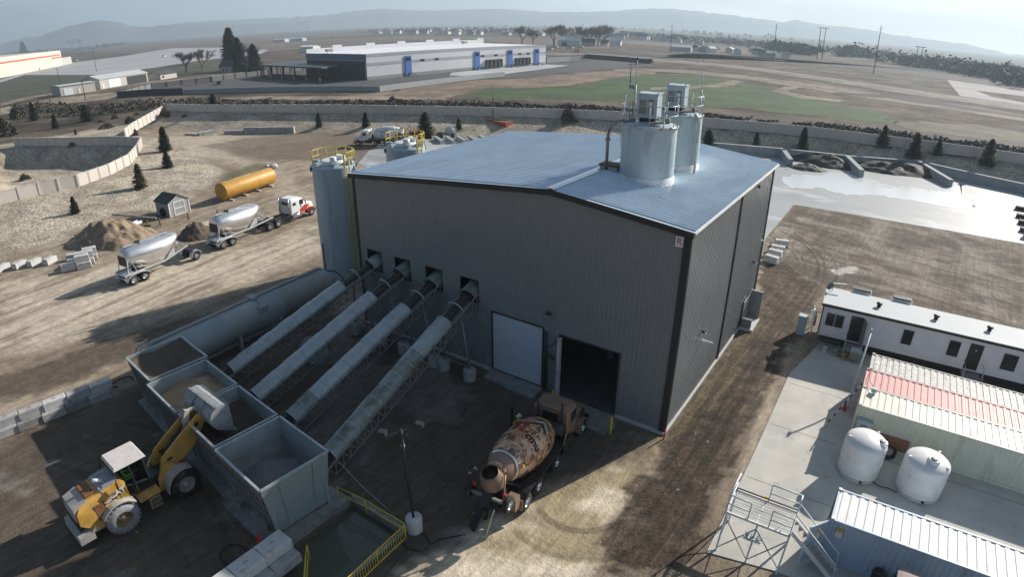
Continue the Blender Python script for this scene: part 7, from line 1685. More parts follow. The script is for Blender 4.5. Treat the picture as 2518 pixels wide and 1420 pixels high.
fsheet('field', [(-120.2,125.3),(-127.8,150.6),(-112.0,164.2),(-104.8,185.3),(-110.5,226.9),(-108.0,258.8),(-92.8,275.3),(-79.8,274.0),(-65.0,263.7),(-43.8,235.2),(-24.3,225.7),(-9.1,208.8),(1.0,202.1),(5.4,189.5),(4.8,173.5),(-5.3,167.9),(-16.8,165.4),(-28.5,162.5),(-45.1,158.6),(-63.5,150.9),(-85.6,138.7),(-103.2,128.6)], .03, (.020,.080,.005), (.055,.090,.018), .08)
fsheet('field', [(6.0,171.9),(12.8,192.3),(30.5,204.5),(44.4,201.8),(62.6,191.4),(51.3,137.6),(38.5,155.2),(25.4,160.1)], .03, (.115,.105,.065), (.17,.14,.095), .15)
fsheet('dirt_field', [(-173.4,87.2),(-153.1,122.2),(-148.8,178.2),(-135.1,200.9),(-132.3,294.4),(-113.3,294.9),(-107.0,256.4),(-111.2,219.9),(-107.9,177.9),(-127.4,147.5),(-119.6,120.5),(-140.0,104.5)], .02, (.20,.135,.095), (.29,.21,.15), .05)
fsheet('field', [(-539.3,95.3),(-634.3,138.0),(-470.0,143.2),(-473.7,162.7),(-462.4,213.1),(-464.1,246.7),(-341.3,174.2),(-358.3,140.3),(-400.5,117.4),(-350.2,76.6),(-323.7,54.6),(-310.9,41.0),(-270.9,15.0),(-455.4,39.8)], .03, (.045,.055,.022), (.085,.085,.04), .04)
fsheet('track', [(-310.9,41.0),(-329.0,56.0),(-324.9,69.7),(-324.3,89.2),(-321.7,116.1),(-280.3,107.5),(-282.4,163.9),(-304.5,184.4),(-342.1,158.2),(-329.0,131.2),(-369.2,120.1),(-348.5,98.2),(-350.6,73.6),(-345.9,60.6),(-330.8,45.8)], .045, (.27,.21,.16), None, .06)
fsheet('track', [(-269.9,31.3),(-301.7,38.9),(-314.4,66.4),(-295.3,88.1),(-263.5,75.0),(-275.1,55.8)], .04, (.33,.27,.20), None, .06)
fsheet('track', [(-218.8,79.1),(-189.3,97.7),(-146.0,110.0),(-119.6,120.5),(-116.2,116.5),(-139.2,103.8),(-178.8,90.7),(-208.3,75.5)], .05, (.30,.235,.175), None, .06)
fsheet('paved_lot', [(-534.8,43.1),(-553.3,98.7),(-654.2,143.3),(-481.9,147.5),(-489.9,195.6),(-526.0,250.3),(-543.8,330.4),(-634.2,400.9),(-890.9,498.8),(-1220.3,564.9),(-957.3,359.4),(-900.1,256.7),(-721.9,161.5),(-608.5,111.8),(-646.7,59.3)], .05, (.30,.30,.31), (.38,.38,.385), .02)
fsheet('dirt_field', [(-826.5,233.2),(-950.3,281.1),(-745.9,288.0),(-673.8,370.6),(-685.7,423.5),(-553.4,336.7),(-551.4,263.8),(-614.3,219.9),(-675.3,149.0),(-645.2,120.5)], .04, (.27,.21,.16), None, .03)
fsheet('parking_lot', [(-268.8,77.5),(-291.4,102.8),(-272.2,111.7),(-278.3,156.1),(-295.4,195.7),(-194.4,154.8),(-180.9,278.9),(-176.3,353.7),(-153.5,362.3),(-134.3,326.0),(-136.7,293.0),(-145.2,187.7),(-151.1,181.3),(-152.6,122.4),(-206.7,109.1),(-234.3,90.4)], .06, AS, (.075,.072,.076), .05)
fsheet('dock_pavement', [(-184.5,199.7),(-179.1,275.8),(-165.8,280.0),(-160.7,241.8),(-157.3,189.4),(-174.8,186.6)], .075, (.40,.41,.42), None, .05)
fsheet('road', [(-240.9,375.4),(-257.2,404.8),(-212.4,427.8),(-168.4,405.6),(-106.9,402.7),(-47.7,371.1),(-0.1,342.6),(60.7,329.1),(86.8,305.4),(80.2,274.3),(56.3,294.7),(1.2,305.9),(-42.1,333.6),(-96.7,365.4),(-153.8,370.1),(-193.7,376.3)], .05, (.21,.18,.155), (.28,.24,.205), .05)
fsheet('road', [(-132.3,294.4),(-104.8,310.6),(-70.3,309.6),(-36.5,296.8),(-1.6,284.0),(35.7,279.6),(53.1,270.3),(49.4,240.6),(30.5,246.1),(-4.7,249.7),(-31.4,262.2),(-63.4,281.1),(-96.5,286.2),(-124.5,276.7)], .055, (.25,.195,.15), None, .06)
fsheet('track', [(-82.6,197.1),(-73.7,219.2),(-68.9,237.8),(-70.2,268.5),(-63.6,266.1),(-61.9,232.0),(-69.7,207.4),(-79.0,188.3)], .06, (.27,.22,.16), None, .06)
fsheet('track', [(-44.4,234.2),(-44.0,262.6),(-35.7,291.4),(-38.3,261.1),(-38.6,238.8),(-27.9,228.5),(-14.1,230.1),(-15.9,219.4),(-30.5,216.0)], .06, (.27,.22,.17), None, .06)
fsheet('paved_lot', [(31.1,498.7),(86.2,527.6),(134.1,527.4),(116.0,442.5),(70.7,407.0),(44.4,405.0),(49.5,361.5),(63.0,347.5),(60.7,329.1),(32.0,338.0)], .06, (.36,.33,.32), None, .03)
for k, (pl, c) in enumerate((([(-584.2,356.9),(-563.8,465.4),(-635.1,634.8),(-418.8,589.8),(-334.9,527.3),(-265.5,537.0),(-343.8,697.8),(-558.0,791.3),(-848.1,854.9),(-1029.8,704.4),(-997.4,561.7)],(.155,.11,.082)),([(-997.4,561.7),(-1103.2,756.4),(-1090.8,1023.2),(-1928.3,1527.2),(-2865.0,1664.5),(-2736.4,1083.1),(-2182.2,724.0),(-1035.2,411.3)],(.13,.09,.075)),([(-2865.0,1664.5),(-2218.5,1760.7),(-1619.2,1529.7),(-5554.6,4225.0),(-18119.9,10672.3),(-16346.5,7697.3)],(.05,.065,.035)),([(-341.7,705.3),(-228.8,674.1),(-119.7,595.8),(-152.0,749.5),(-251.7,846.2),(-403.7,848.9)],(.15,.12,.095)),
   ([(-173.1,416.9),(-182.9,539.6),(-91.0,544.0),(-6.0,508.9),(50.7,494.9),(77.5,460.1),(101.3,645.7),(26.5,683.8),(-43.6,585.4),(-106.1,531.1),(-182.9,539.6)],(.050,.038,.037)))):
    fsheet('field', pl, .03+.008*k, c, tuple(v*1.35 for v in c), .015, (1,.25,1))
fsheet('field', [(-213.0,72.3),(-169.3,84.5),(-119.2,101.6),(-91.1,113.6),(-64.1,123.3),(-38.0,134.8),(-13.5,143.1),(16.9,148.5),(38.3,153.6),(53.4,147.6),(60.0,179.1),(40.9,174.5),(17.3,167.4),(-4.5,159.3),(-26.2,152.1),(-40.9,144.6),(-67.8,130.9),(-96.3,121.1),(-126.1,108.8),(-177.7,90.0),(-218.6,75.0)], .07, (.045,.036,.024), (.085,.07,.045), .1)
fsheet('field', [(-266.0,416.0),(-252.1,509.5),(-179.9,478.3),(-166.3,433.3),(-228.8,461.6)], .075, (.07,.058,.05), None, .1)
fsheet('field', [(-19.6,251.7),(-0.7,265.7),(23.6,260.0),(51.2,254.7),(52.6,266.2),(24.1,277.0),(0.1,287.0),(-19.6,267.0)], .085, (.05,.038,.035), None, .1)
fsheet('field_edge', [(-642.4,429.7),(-668.8,669.6),(-478.7,676.5),(-502.6,711.0),(-706.2,708.3),(-735.0,495.4)], .07, (.09,.075,.06))
def barn(lab, x, y, rz, L_, W_, H_, rise, wallc, roofc, doors=(), cat='building', name='farm_building', openings=()):
    t = thing(name, lab, cat, (x,y,0), rz)
    mb = MB(); mb.prism([(0,-.2),(W_,-.2),(W_,H_),(W_/2,H_+rise),(0,H_)], 'x', 0, L_); mb.build('wall', wallc, t)
    for s in (0,1):
        mb = MB(); y0, y1 = (-.4, W_/2) if s == 0 else (W_+.4, W_/2); z0 = H_-.4*rise/(W_/2)+.05
        mb.hexa([(-.4,y0,z0),(L_+.4,y0,z0),(L_+.4,y1,H_+rise+.05),(-.4,y1,H_+rise+.05)],[(-.4,y0,z0+.15),(L_+.4,y0,z0+.15),(L_+.4,y1,H_+rise+.2),(-.4,y1,H_+rise+.2)]); mb.build('roof', roofc, t)
    for (a, b2, h, m_) in doors: mb = MB(); mb.box(a,b2,-.12,-.03,0,h); mb.build('door', M[m_], t)
    for (a, b2, z0, z1) in openings: mb = MB(); mb.box(a,b2,-.10,-.03,z0,z1); mb.build('window', M['glass'], t)
    return t
M['cremew'] = mat('pale cream metal siding', (.50,.47,.42), .6, 0, .04, .3); M['greyroof'] = mat('light metal roof', (.60,.62,.62), .45, .2, .05, .3); M['greyw'] = mat('grey siding', (.30,.31,.33), .6, 0, .05, .3)
M['darkroof'] = mat('dark shingle roof', (.07,.07,.075), .9, 0, .2, .5)
def aim(p, q): return math.atan2(q[1]-p[1], q[0]-p[0])
p, q = [(-321.0,70.4)][0], [(-321.5,88.2)][0]; barn('smaller cream metal shed with white roll-up door at left', p[0], p[1], aim(p,q), 17, 12, 4.4, .3, M['cremew'], M['greyroof'], ((1.6,6,3.2,'white'),(8.4,9.4,2.4,'white')))
p, q = [(-329.7,92.9)][0], [(-341.7,124.5)][0]; barn('larger cream machine shed with pale gabled roof and open dark bays', p[0], p[1], aim(p,q), 33, 13, 4.8, 1.8, M['cremew'], M['greyroof'], ((5.5,13.5,4.2,'white'),(18,32,4.2,'trim'),(1.3,2.4,2.4,'white')))
p, q = [(-339.6,130.2)][0], [(-343.8,141.4)][0]; barn('small pale outbuilding with dark roof right of the machine shed', p[0], p[1], aim(p,q), 13, 9, 2.9, 1.6, M['cremew'], M['darkroof'], (), openings=((1.5,2.8,.9,2.0),))
p = [(-332.1,163.3)][0]; barn('little grey gabled farmhouse by the tall dark conifers', p[0], p[1], R(20), 9, 8, 4, 3, M['greyw'], M['darkroof'], (), openings=((2,3,1.2,2.6),(5,6,1.2,2.6)), name='farmhouse')
# left big-box store
t = thing('big_box_store', 'huge cream windowless store building with red stripes at the left edge', 'building', (0,0,0))
mb = MB(); mb.hexa([(-645,120,0),(-826,233,0),(-1150,130,0),(-1000,-60,0)][::-1],[(-645,120,17.4),(-826,233,17.4),(-1150,130,17.4),(-1000,-60,17.4)][::-1]); mb.build('wall', mat('warm cream stucco', (.66,.56,.47), .8, 0, .03, .02), t)
A_, B_ = Vector((-645,120,0)), Vector((-826,233,0)); d = (B_-A_).normalized(); n_ = Vector((-d.y,d.x,0)); n_ = n_ if n_.x > 0 or n_.dot(Vector((1,-.3,0))) > 0 else -n_
for a0, a1, z in ((-60,208,12.6),(172,213,9.8)):
    mb = MB(); P0 = A_+d*a0+n_*.2; P1 = A_+d*a1+n_*.2; mb.bar(P0+Vector((0,0,z)), P1+Vector((0,0,z)), .5, 1.3); mb.build('red_stripe', mat('red band paint', (.55,.10,.07), .6), t)
mb = MB(); C_ = B_+d*1; mb.hexa([C_, C_+d*42, C_+d*42-n_*60, C_-n_*60],[v+Vector((0,0,8.5)) for v in (C_, C_+d*42, C_+d*42-n_*60, C_-n_*60)]); mb.build('side_wing', M['cremew'], t)
mb = MB(); P0 = A_+d*118+n_*.25; mb.bar(P0+Vector((0,0,1.2)), P0+d*2+Vector((0,0,1.2)), .2, 2.4); mb.build('door', M['trim'], t)
# distribution warehouse
WN, WE = Vector((-192.9,153.5,0)), Vector((-179.0,275.8,0)); wd = (WE-WN).normalized(); wn_ = Vector((-wd.y, wd.x, 0)); WL = (WE-WN).length; WW = 49.0; WH = 10.8
WT = thing('distribution_warehouse', 'long white warehouse with grey bands, blue door towers and loading docks', 'warehouse', WN, math.atan2(wd.y, wd.x))
M['whw'] = mat('white tilt-up concrete', (.66,.66,.69), .6, 0, .03, .05); M['whg'] = mat('grey painted band', (.40,.41,.42), .6, 0, .04, .1); M['whb'] = mat('base course grey', (.30,.31,.31), .8, 0, .08, .2); M['whs'] = mat('slate blue parapet', (.16,.20,.27), .6, 0, .05, .2)
mb = MB(); mb.box(0,WL,0,WW,1.5,WH); mb.build('wall', M['whw'], WT)
mb = MB(); mb.box(-.05,WL+.05,-.05,WW+.05,0,1.5); mb.build('base_course', M['whb'], WT)
mb = MB(); mb.box(.02,WL-.02,.3,WW-.3,WH,WH+.03); mb.build('roof', mat('bright white roof membrane', (.82,.82,.83), .5, 0, .02, .05), WT)
mb = MB(); mb.box(-.06,WL+.06,-.10,-.03,6.1,7.3); mb.build('grey_band', M['whg'], WT)
mb = MB(); mb.box(-.06,WL+.06,-.10,.25,WH-.95,WH+.35); mb.build('parapet_band', M['whg'], WT)
mb = MB(); mb.box(-.12,-.02,-.1,WW+.1,WH-2.5,WH+.3); mb.build('end_parapet', M['whs'], WT)
mb = MB()
for k in range(6):
    x0 = WL*k/6
    mb.box(x0, x0+WL/6-5.5, WW-.4, WW, WH, WH+2.2); mb.box(x0+WL/6-5.5, x0+WL/6, WW-.45, WW+.05, WH, WH+3.3)
mb.build('stepped_parapet', M['whw'], WT, split=False)
for x in (21, 65.5, 90.5, 113):
    mb = MB(); mb.box(x,x+3.6,-.45,-.11,.3,WH-1.6); tw = mb.build('door_tower', M['blue'], WT); mb = MB(); mb.box(x+.6,x+3.0,-.55,-.46,7.0,8.4); mb.build('tower_window', M['glass'], tw)
    mb = MB(); mb.bar((x-1.5,-3.5,0),(x+1.6,-1.2,1.6),.7,.2); mb.bar((x+5,-3.5,0),(x+1.9,-1.2,1.6),.7,.2); mb.build('entry_stair', M['trim'], WT, split=False)
for x in (30,39,70,80,99,106): mb = MB(); mb.box(x,x+2.6,-.14,-.04,6.3,7.2); mb.build('window', M['glass'], WT)
for x in (8,28,47,69,86,103,121): mb = MB(); mb.bar((x,-.1,6.0),(x+.6,-1.1,6.6),.12,.12); mb.build('sign_arm', M['steel'], WT)
for x0 in (73.5, 96.5):
    for k in range(4):
        x = x0+k*3.1; mb = MB(); mb.box(x,x+.5,-1.0,-.06,.9,4.6); mb.box(x+2.3,x+2.8,-1.0,-.06,.9,4.6); mb.box(x,x+2.8,-1.0,-.06,4.2,4.7); mb.build('dock_shelter', M['trim'], WT, split=False); mb = MB(); mb.box(x+.5,x+2.3,-.2,-.11,1.2,4.2); mb.build('dock_door', M['whg'], WT)
for x, y in ((6,38),(100,42)): mb = MB(); mb.box(x-1.5,x+1.5,y-1,y+1,WH+.8,WH+1.9); mb.box(x-1.2,x-1,y-.8,y-.6,WH,WH+.8); mb.box(x+1,x+1.2,y-.8,y-.6,WH,WH+.8); mb.build('rooftop_unit', M['steel'], WT, split=False)
# canopy
cp = [(-267.2,148.9),(-276.1,175.5),(-214.6,172.6),(-207.5,140.9)]
CN = thing('truck_canopy', 'wide dark flat canopy on black columns beside the warehouse', 'canopy', (0,0,0))
cx_ = [Vector((a,b,0)) for a, b in cp]
mb = MB(); zc = 6.3; mb.hexa([v+Vector((0,0,zc-.7)) for v in (cx_[0],cx_[3],cx_[2],cx_[1])],[v+Vector((0,0,zc)) for v in (cx_[0],cx_[3],cx_[2],cx_[1])]); mb.build('roof', mat('slate canopy roof', (.075,.085,.10), .5, .1, .06, .1), CN)
for k in range(6):
    f = k/5; p = cx_[0].lerp(cx_[3], f); p = p.lerp(cx_[1], .04)
    mb = MB(); mb.bar((p.x,p.y,0),(p.x,p.y,zc-.7),.55,.55); mb.build('column', M['dark'], CN)
    t = thing('bollard', 'yellow guard bollard at a canopy column, %s from the left' % ['first','second','third','fourth','fifth','sixth'][k], 'bollard', (p.x+.4,p.y-1.0,0), 0, 'yellow bollards under the truck canopy'); mb = MB(); mb.cyl((0,0,0),(0,0,1.7),.38 if k < 5 else .5,n=12); mb.build('post', M['yellow'], t)
for k in range(5):
    f = (k+.5)/5; p = cx_[3].lerp(cx_[2], f); mb = MB(); mb.bar((p.x,p.y,0),(p.x,p.y,zc-.7),.5,.5); mb.build('column', M['dark'], CN); p = cx_[0].lerp(cx_[1], f); mb = MB(); mb.bar((p.x,p.y,0),(p.x,p.y,zc-.7),.5,.5); mb.build('column', M['dark'], CN)
mb = MB(); mb.box(-.5,-.1,1,WW-1,0,WH-2.8); mb.build('dark_end_wall', M['trim'], WT)
def plainwall(lab, pts, h, w, m_, name='boundary_wall', cat='wall', posts=0):
    t = thing(name, lab, cat, (0,0,0)); mb = MB()
    for p, q in zip(pts, pts[1:]): mb.bar((p[0],p[1],h/2),(q[0],q[1],h/2),w,h)
    mb.build('panel_run', m_, t, split=False)
    if posts:
        mp = MB()
        for p, q in zip(pts, pts[1:]):
            L_ = math.hypot(q[0]-p[0],q[1]-p[1]); n = max(1,int(L_/posts))
            for k in range(n+1): f = k/n; mp.bar((p[0]+(q[0]-p[0])*f,p[1]+(q[1]-p[1])*f,0),(p[0]+(q[0]-p[0])*f,p[1]+(q[1]-p[1])*f,h+.15),w*2.2,w*2.2)
        mp.build('post_run', M['trim'], t, split=False)['kind'] = 'stuff'
    return t
M['darkfence'] = mat('dark slatted fence', (.05,.055,.06), .7, 0, .1, .3); M['rw'] = mat('pale retaining concrete', (.36,.38,.38), .8, 0, .05, .2)
plainwall('low pale concrete wall stepping along the near side of the warehouse lot', [(-236.0,91.2),(-202.4,106.3),(-168.9,118.9),(-153.6,123.3),(-152.3,182.8),(-151.1,196.1)], 2.0, .4, M['rw'], 'lot_wall')
plainwall('dark screened fence in front of the warehouse lot at left', [(-264.9,75.9),(-253.5,85.3),(-236.0,91.2)], 2.6, .2, M['darkfence'], 'screen_fence', 'fence')
plainwall('long grey slatted fence with dark posts behind the warehouse parking', [(-264.9,75.9),(-286.6,100.6),(-281.4,129.6),(-282.4,163.9),(-282.7,187.0)], 2.4, .2, mat('grey slatted fence', (.16,.17,.165), .7), 'slatted_fence', 'fence', 6)
plainwall('dark and pale slatted fence right of the warehouse', [(-194.9,302.4),(-195.9,355.8),(-154.6,344.7),(-141.4,339.9)], 2.8, .3, M['darkfence'], 'slatted_fence', 'fence')
plainwall('grey slatted fence panel row right behind the warehouse corner', [(-188.2,292.4),(-184.8,313.5),(-182.6,322.7)], 3.0, .2, M['whg'], 'slatted_fence', 'fence')
# field lamp and power poles
def pole(x, y, h, lab, grp='power poles', arms=True, r=.16, kind='power_pole', m_='bark'):
    t = thing(kind, lab, 'pole', (x,y,gz(x,y)), 0, grp); mb = MB(); mb.cyl((0,0,0),(0,0,h),r,r*.6,n=7); mb.build('pole', M[m_], t)
    if arms: mb = MB(); mb.bar((-1.5,0,h*.93),(1.5,0,h*.93),.16,.16); mb.build('crossarm', M[m_], t)
    return t
x,y,h = (-70.68,78.48,7.59); pole(x,y,h,'tall slim dark lamp pole rising behind the building roof edge','lamps',False,.09,'lamp_pole','dark')
for (x,y,h), lab in (((-201.79,534.42,25.05),'tall pole left of the three highest power poles at right'),((-101.26,506.62,30.13),'tall power pole standing by the shed village'),((-19.20,464.53,33.90),'lone tallest leaning power pole at right'),((-538.64,167.54,17.19),'double power pole over the pale lot at left'),((-276.92,66.48,8.13),'power pole in front of the cream sheds'),((-418.18,100.74,10.20),'pole behind the smaller cream shed'),((-291.95,56.50,3.37),'short post on the dirt track at far left'),((-655.96,515.67,14.99),'far pole over the brown field behind the warehouse'),((-127.57,403.56,9.15),'short dark field lamp right of the road'),((-94.49,204.11,8.29),'slim dark pole in the green field'),((-179.03,554.20,11.52),'thin distant pole near the white sheds')):
    pole(x,y,h,lab,r=.35 if h > 20 else .22)
(x0,y0,h0), (x1,y1,h1) = (-87.64,660.12,31.30), (-82.92,661.69,31.34)
t = thing('power_pylon', 'two legged wooden power line frame with one crossbar at right', 'pylon', (0,0,0)); mb = MB(); mb.cyl((x0,y0,0),(x0,y0,h0),.5,.35,n=6); mb.cyl((x1,y1,0),(x1,y1,h0),.5,.35,n=6); mb.build('leg', M['bark'], t); mb = MB(); v = Vector((x1-x0,y1-y0,0))*.6; mb.bar(Vector((x0,y0,h0))-v, Vector((x1,y1,h0))+v,.6,.6); mb.build('crossbar', M['bark'], t)
(x0,y0,h0), (x1,y1,h1) = (6.26,713.59,20.94), (11.09,717.40,21.04)
t = thing('power_pylon', 'smaller far two legged power line frame right of the lone tall pole', 'pylon', (0,0,0)); mb = MB(); mb.cyl((x0,y0,0),(x0,y0,h0),.6,.4,n=6); mb.cyl((x1,y1,0),(x1,y1,h0),.6,.4,n=6); mb.build('leg', M['bark'], t); mb = MB(); v = Vector((x1-x0,y1-y0,0))*.6; mb.bar(Vector((x0,y0,h0))-v, Vector((x1,y1,h0))+v,.7,.7); mb.build('crossbar', M['bark'], t)
# trees: farm conifers, bare trees
BIG = conifer(24, 41, wide=.25, n=4500, bare=.02); BIG2 = conifer(16, 42, wide=.34, n=3600, bare=.02); PROTO += [BIG, BIG2]
for (x,y,h), pr, ph, lab in (((-343.50,178.86,25.33),BIG,24,'tallest dark conifer by the little farmhouse'),((-325.40,172.92,19.45),BIG,24,'second tall dark conifer just right of the tallest'),((-304.99,170.12,15.52),BIG2,16,'broad dark conifer on the right of the farmhouse group'),((-5460.38,1716.27,92.35),BIG,24,'far slim dark tree above the cream store roof'),((-2684.75,688.18,48.58),BIG2,16,'far round dark tree behind the cream store')):
    put(pr, x, y, h, ph, lab, 'dark conifers by the farm')
for (x,y,h), k, lab in (((-377.23,165.23,18.02),0,'bare spreading tree left of the farmhouse'),((-374.43,174.92,17.52),1,'second bare spreading tree beside the farmhouse'),((-347.62,191.32,21.99),0,'bare tree behind the dark conifers'),
  ((-378.75,549.85,25.26),1,'leftmost big bare tree behind the warehouse'),((-341.65,556.42,30.24),0,'tallest big bare tree behind the warehouse'),((-313.43,562.03,26.22),1,'big bare tree right of the white barn'),((-307.68,574.15,27.44),0,'bushy bare tree in the right of the farm row'),((-299.81,593.36,28.92),1,'rightmost big bare tree of the farm row'),((-370.26,558.91,20.67),0,'smaller bare tree between the two big left ones'),((-297.52,573.31,25.41),1,'bare tree tucked behind the small white sheds'),((-349.02,589.14,23.98),1,'bare tree behind the white barn'),((-4258.57,1387.67,66.31),0,'far round bare tree above the cream store'),((-4414.15,1485.67,75.21),1,'far bare tree at the right end of the cream store')):
    put(PT[k], x, y, h, 10.5, lab, 'bare winter trees', wsc=1.15)
p = [(-326.5,539.3)][0]; barn('white gabled metal barn among the bare trees', p[0], p[1], R(20), 22, 18, 6, 3.5, M['greyroof'], M['greyroof'], ((4,9,4,'trim'),))
p = [(-311.8,565.3)][0]; barn('small pale farmhouse right of the white barn', p[0], p[1], R(30), 13, 9, 4, 3.5, M['cremew'], M['darkroof'])
p = [(-302.0,587.8)][0]; barn('tiny white gabled shed in the farm row', p[0], p[1], R(20), 8, 6, 3.5, 3, M['white'], M['darkroof'])
p = [(-309.0,626.3)][0]; barn('small white farm building at the right end of the farm row', p[0], p[1], R(10), 12, 7, 4, 2.5, M['white'], M['greyroof'])
p = [(-212.6,563.0)][0]; barn('white roofed long shed by the tall pole at right', p[0], p[1], R(10), 20, 9, 4.2, 1.4, M['greyroof'], M['greyroof'])
for k, (px) in enumerate(((-1.0,0),)): pass
for k, p in enumerate([(-203.1,601.3),(-196.9,601.1),(-190.8,601.0),(-181.3,591.1),(-178.7,603.1),(-165.0,614.8),(-149.4,590.3),(-159.7,702.4),(-139.4,637.5),(-179.7,944.5),(-126.6,605.9),(-118.7,600.3),(-108.2,607.1)]):
    barn('small pale shed in the row beyond the brown field, %s from the left' % (TOPW+['tenth','eleventh','twelfth','thirteenth'])[k], p[0], p[1], R(10+17*k), 9, 7, 4, 1.8, M['cremew'] if k % 3 else M['white'], M['greyroof'] if k % 2 else M['darkroof'], name='village_shed')
for (a, lab, m_, L_) in (([(-968.1,636.1)][0],'pale blue grey canopy roof in the far field','greyroof',26),([(-965.5,658.8)][0],'larger blue grey canopy roof behind the first one','cblue',40),([(-7793.1,4806.7)][0],'far pale barn under the hills','greyroof',26),([(-11170.3,7975.0)][0],'very far pale barn left of the town','greyroof',40),([(-501.7,347.5)][0],'white trailer building left of the warehouse roof','white',16)):
    barn(lab, a[0], a[1], R(15), L_, 12, 5, 1.2, M[m_], M[m_])
# vehicles far off
for (p, lab, m_, kd, rz) in (([(-294.9,114.6)][0],'white pickup parked on the dirt track by the sheds','white','pickup',R(-75)),([(-259.9,121.3)][0],'dark car parked on the warehouse lot','trim','car',R(60)),([(-280.4,445.9)][0],'white car left of the farm lane','white','car',R(80)),([(-300.7,489.6)][0],'second white car by the farm lane','white','car',R(80)),([(-282.1,485.8)][0],'white car below the white barn','white','car',R(80)),([(-285.9,513.3)][0],'white pickup below the small farmhouse','white','pickup',R(80)),([(-245.2,432.2)][0],'small orange vehicle on the brown verge','orange','car',R(40)),([(-165.8,355.6)][0],'dark vehicle on the lot road bend','trim','car',R(20)),([(-143.0,323.5)][0],'dark green truck at the right end of the warehouse lot','steel','pickup',R(50)),([(-147.3,350.8)][0],'dark car beside the road right of the lot','trim','car',R(50)),([(-721.9,313.7)][0],'white van on the pale lot left of the bare trees','white','car',R(50)),([(-1019.5,338.9)][0],'white trailer on the pale lot behind the power pole','white','car',R(60)),([(-951.8,291.6)][0],'white car by the end of the cream store','white','car',R(60)),([(-759.6,385.5)][0],'white truck upper left of the tall conifers','white','pickup',R(80)),([(-664.2,341.2)][0],'white van among the equipment on the pale lot','white','car',R(20)),([(-729.8,386.2)][0],'white car next to the dark conifers','white','car',R(80)),([(-739.6,400.6)][0],'white box truck partly behind the dark conifers','white','car',R(80)),([(-669.8,316.5)][0],'blue grey machine on the pale lot','cblue','car',R(20)),([(-696.9,340.8)][0],'second blue grey machine on the pale lot','cblue','car',R(70))):
    c = car((p[0],p[1],.1), rz, lab, m_, kd, 'vehicles in the distance')
    if math.hypot(p[0],p[1]) > 380: c.scale = (1.5,1.5,1.6)
# town houses
rs = random.Random(5)
HW = [mat('house siding %d' % k, c, .7, 0, .03, .1) for k, c in enumerate(((.78,.78,.77),(.48,.50,.50),(.62,.57,.50),(.36,.40,.43),(.80,.79,.76)))]
HR_ = [mat('house roof %d' % k, c, .9, 0, .1, .1) for k, c in enumerate(((.06,.065,.075),(.09,.09,.10),(.13,.12,.115)))]
hk = 0
def house(x, y, k, lab):
    t = thing('town_house', lab, 'house', (x,y,0), rs.choice((.3,.3+1.57,.35,1.85)), 'houses of the distant town')
    L_, W_, H_ = rs.uniform(13,19), rs.uniform(10,13), rs.uniform(4.5,6.5)
    mb = MB(); mb.prism([(-W_/2,0),(W_/2,0),(W_/2,H_),(0,H_+3.4),(-W_/2,H_)], 'x', -L_/2, L_/2); mb.build('wall', HW[k % 5], t)
    mb = MB()
    for s in (1,-1): mb.hexa([(-L_/2-.6,s*(W_/2+.6),H_-.3),(L_/2+.6,s*(W_/2+.6),H_-.3),(L_/2+.6,0,H_+3.45),(-L_/2-.6,0,H_+3.45)],[(-L_/2-.6,s*(W_/2+.6),H_-.0),(L_/2+.6,s*(W_/2+.6),H_-.0),(L_/2+.6,0,H_+3.8),(-L_/2-.6,0,H_+3.8)])
    mb.build('roof', HR_[k % 3], t, split=False)
    for s in (-.25,.25): mb = MB(); mb.box(L_/2,L_/2+.06,W_*s-.7,W_*s+.7,1.2,2.8); mb.build('window', M['glass'], t)
def hrow(poly, n, lab):
    L_ = [math.hypot(q[0]-p[0], q[1]-p[1]) for p, q in zip(poly, poly[1:])]; T_ = sum(L_)
    for k in range(n):
        s = T_*(k+.5)/n; i = 0
        while s > L_[i]: s -= L_[i]; i += 1
        f = s/L_[i]; p, q = poly[i], poly[i+1]
        house(p[0]+(q[0]-p[0])*f+rs.uniform(-8,8), p[1]+(q[1]-p[1])*f+rs.uniform(-25,25), rs.randrange(30), lab)
hrow([(-1318.4,1233.4),(-992.1,1057.3),(-823.9,1011.8),(-644.2,922.3)], 22, 'gabled two storey town house in the nearest row left of the bare trees')
hrow([(-1541.3,1492.8),(-1126.2,1301.1),(-818.1,1200.7)], 20, 'gabled town house in the second row left of the bare trees')
hrow([(-1806.5,1845.2),(-1369.9,1694.7),(-1025.4,1509.1)], 14, 'small far town house in the third row left of the bare trees')
hrow([(-481.2,1004.9),(-432.9,976.0),(-365.1,952.8),(-284.7,874.7)], 14, 'town house in the near row right of the bare trees')
hrow([(-616.4,1258.0),(-508.5,1232.1),(-335.6,1076.3)], 14, 'town house in the second row right of the bare trees')
hrow([(-652.5,968.3),(-571.6,995.4),(-483.5,984.9)], 10, 'town house glimpsed between the bare trees')
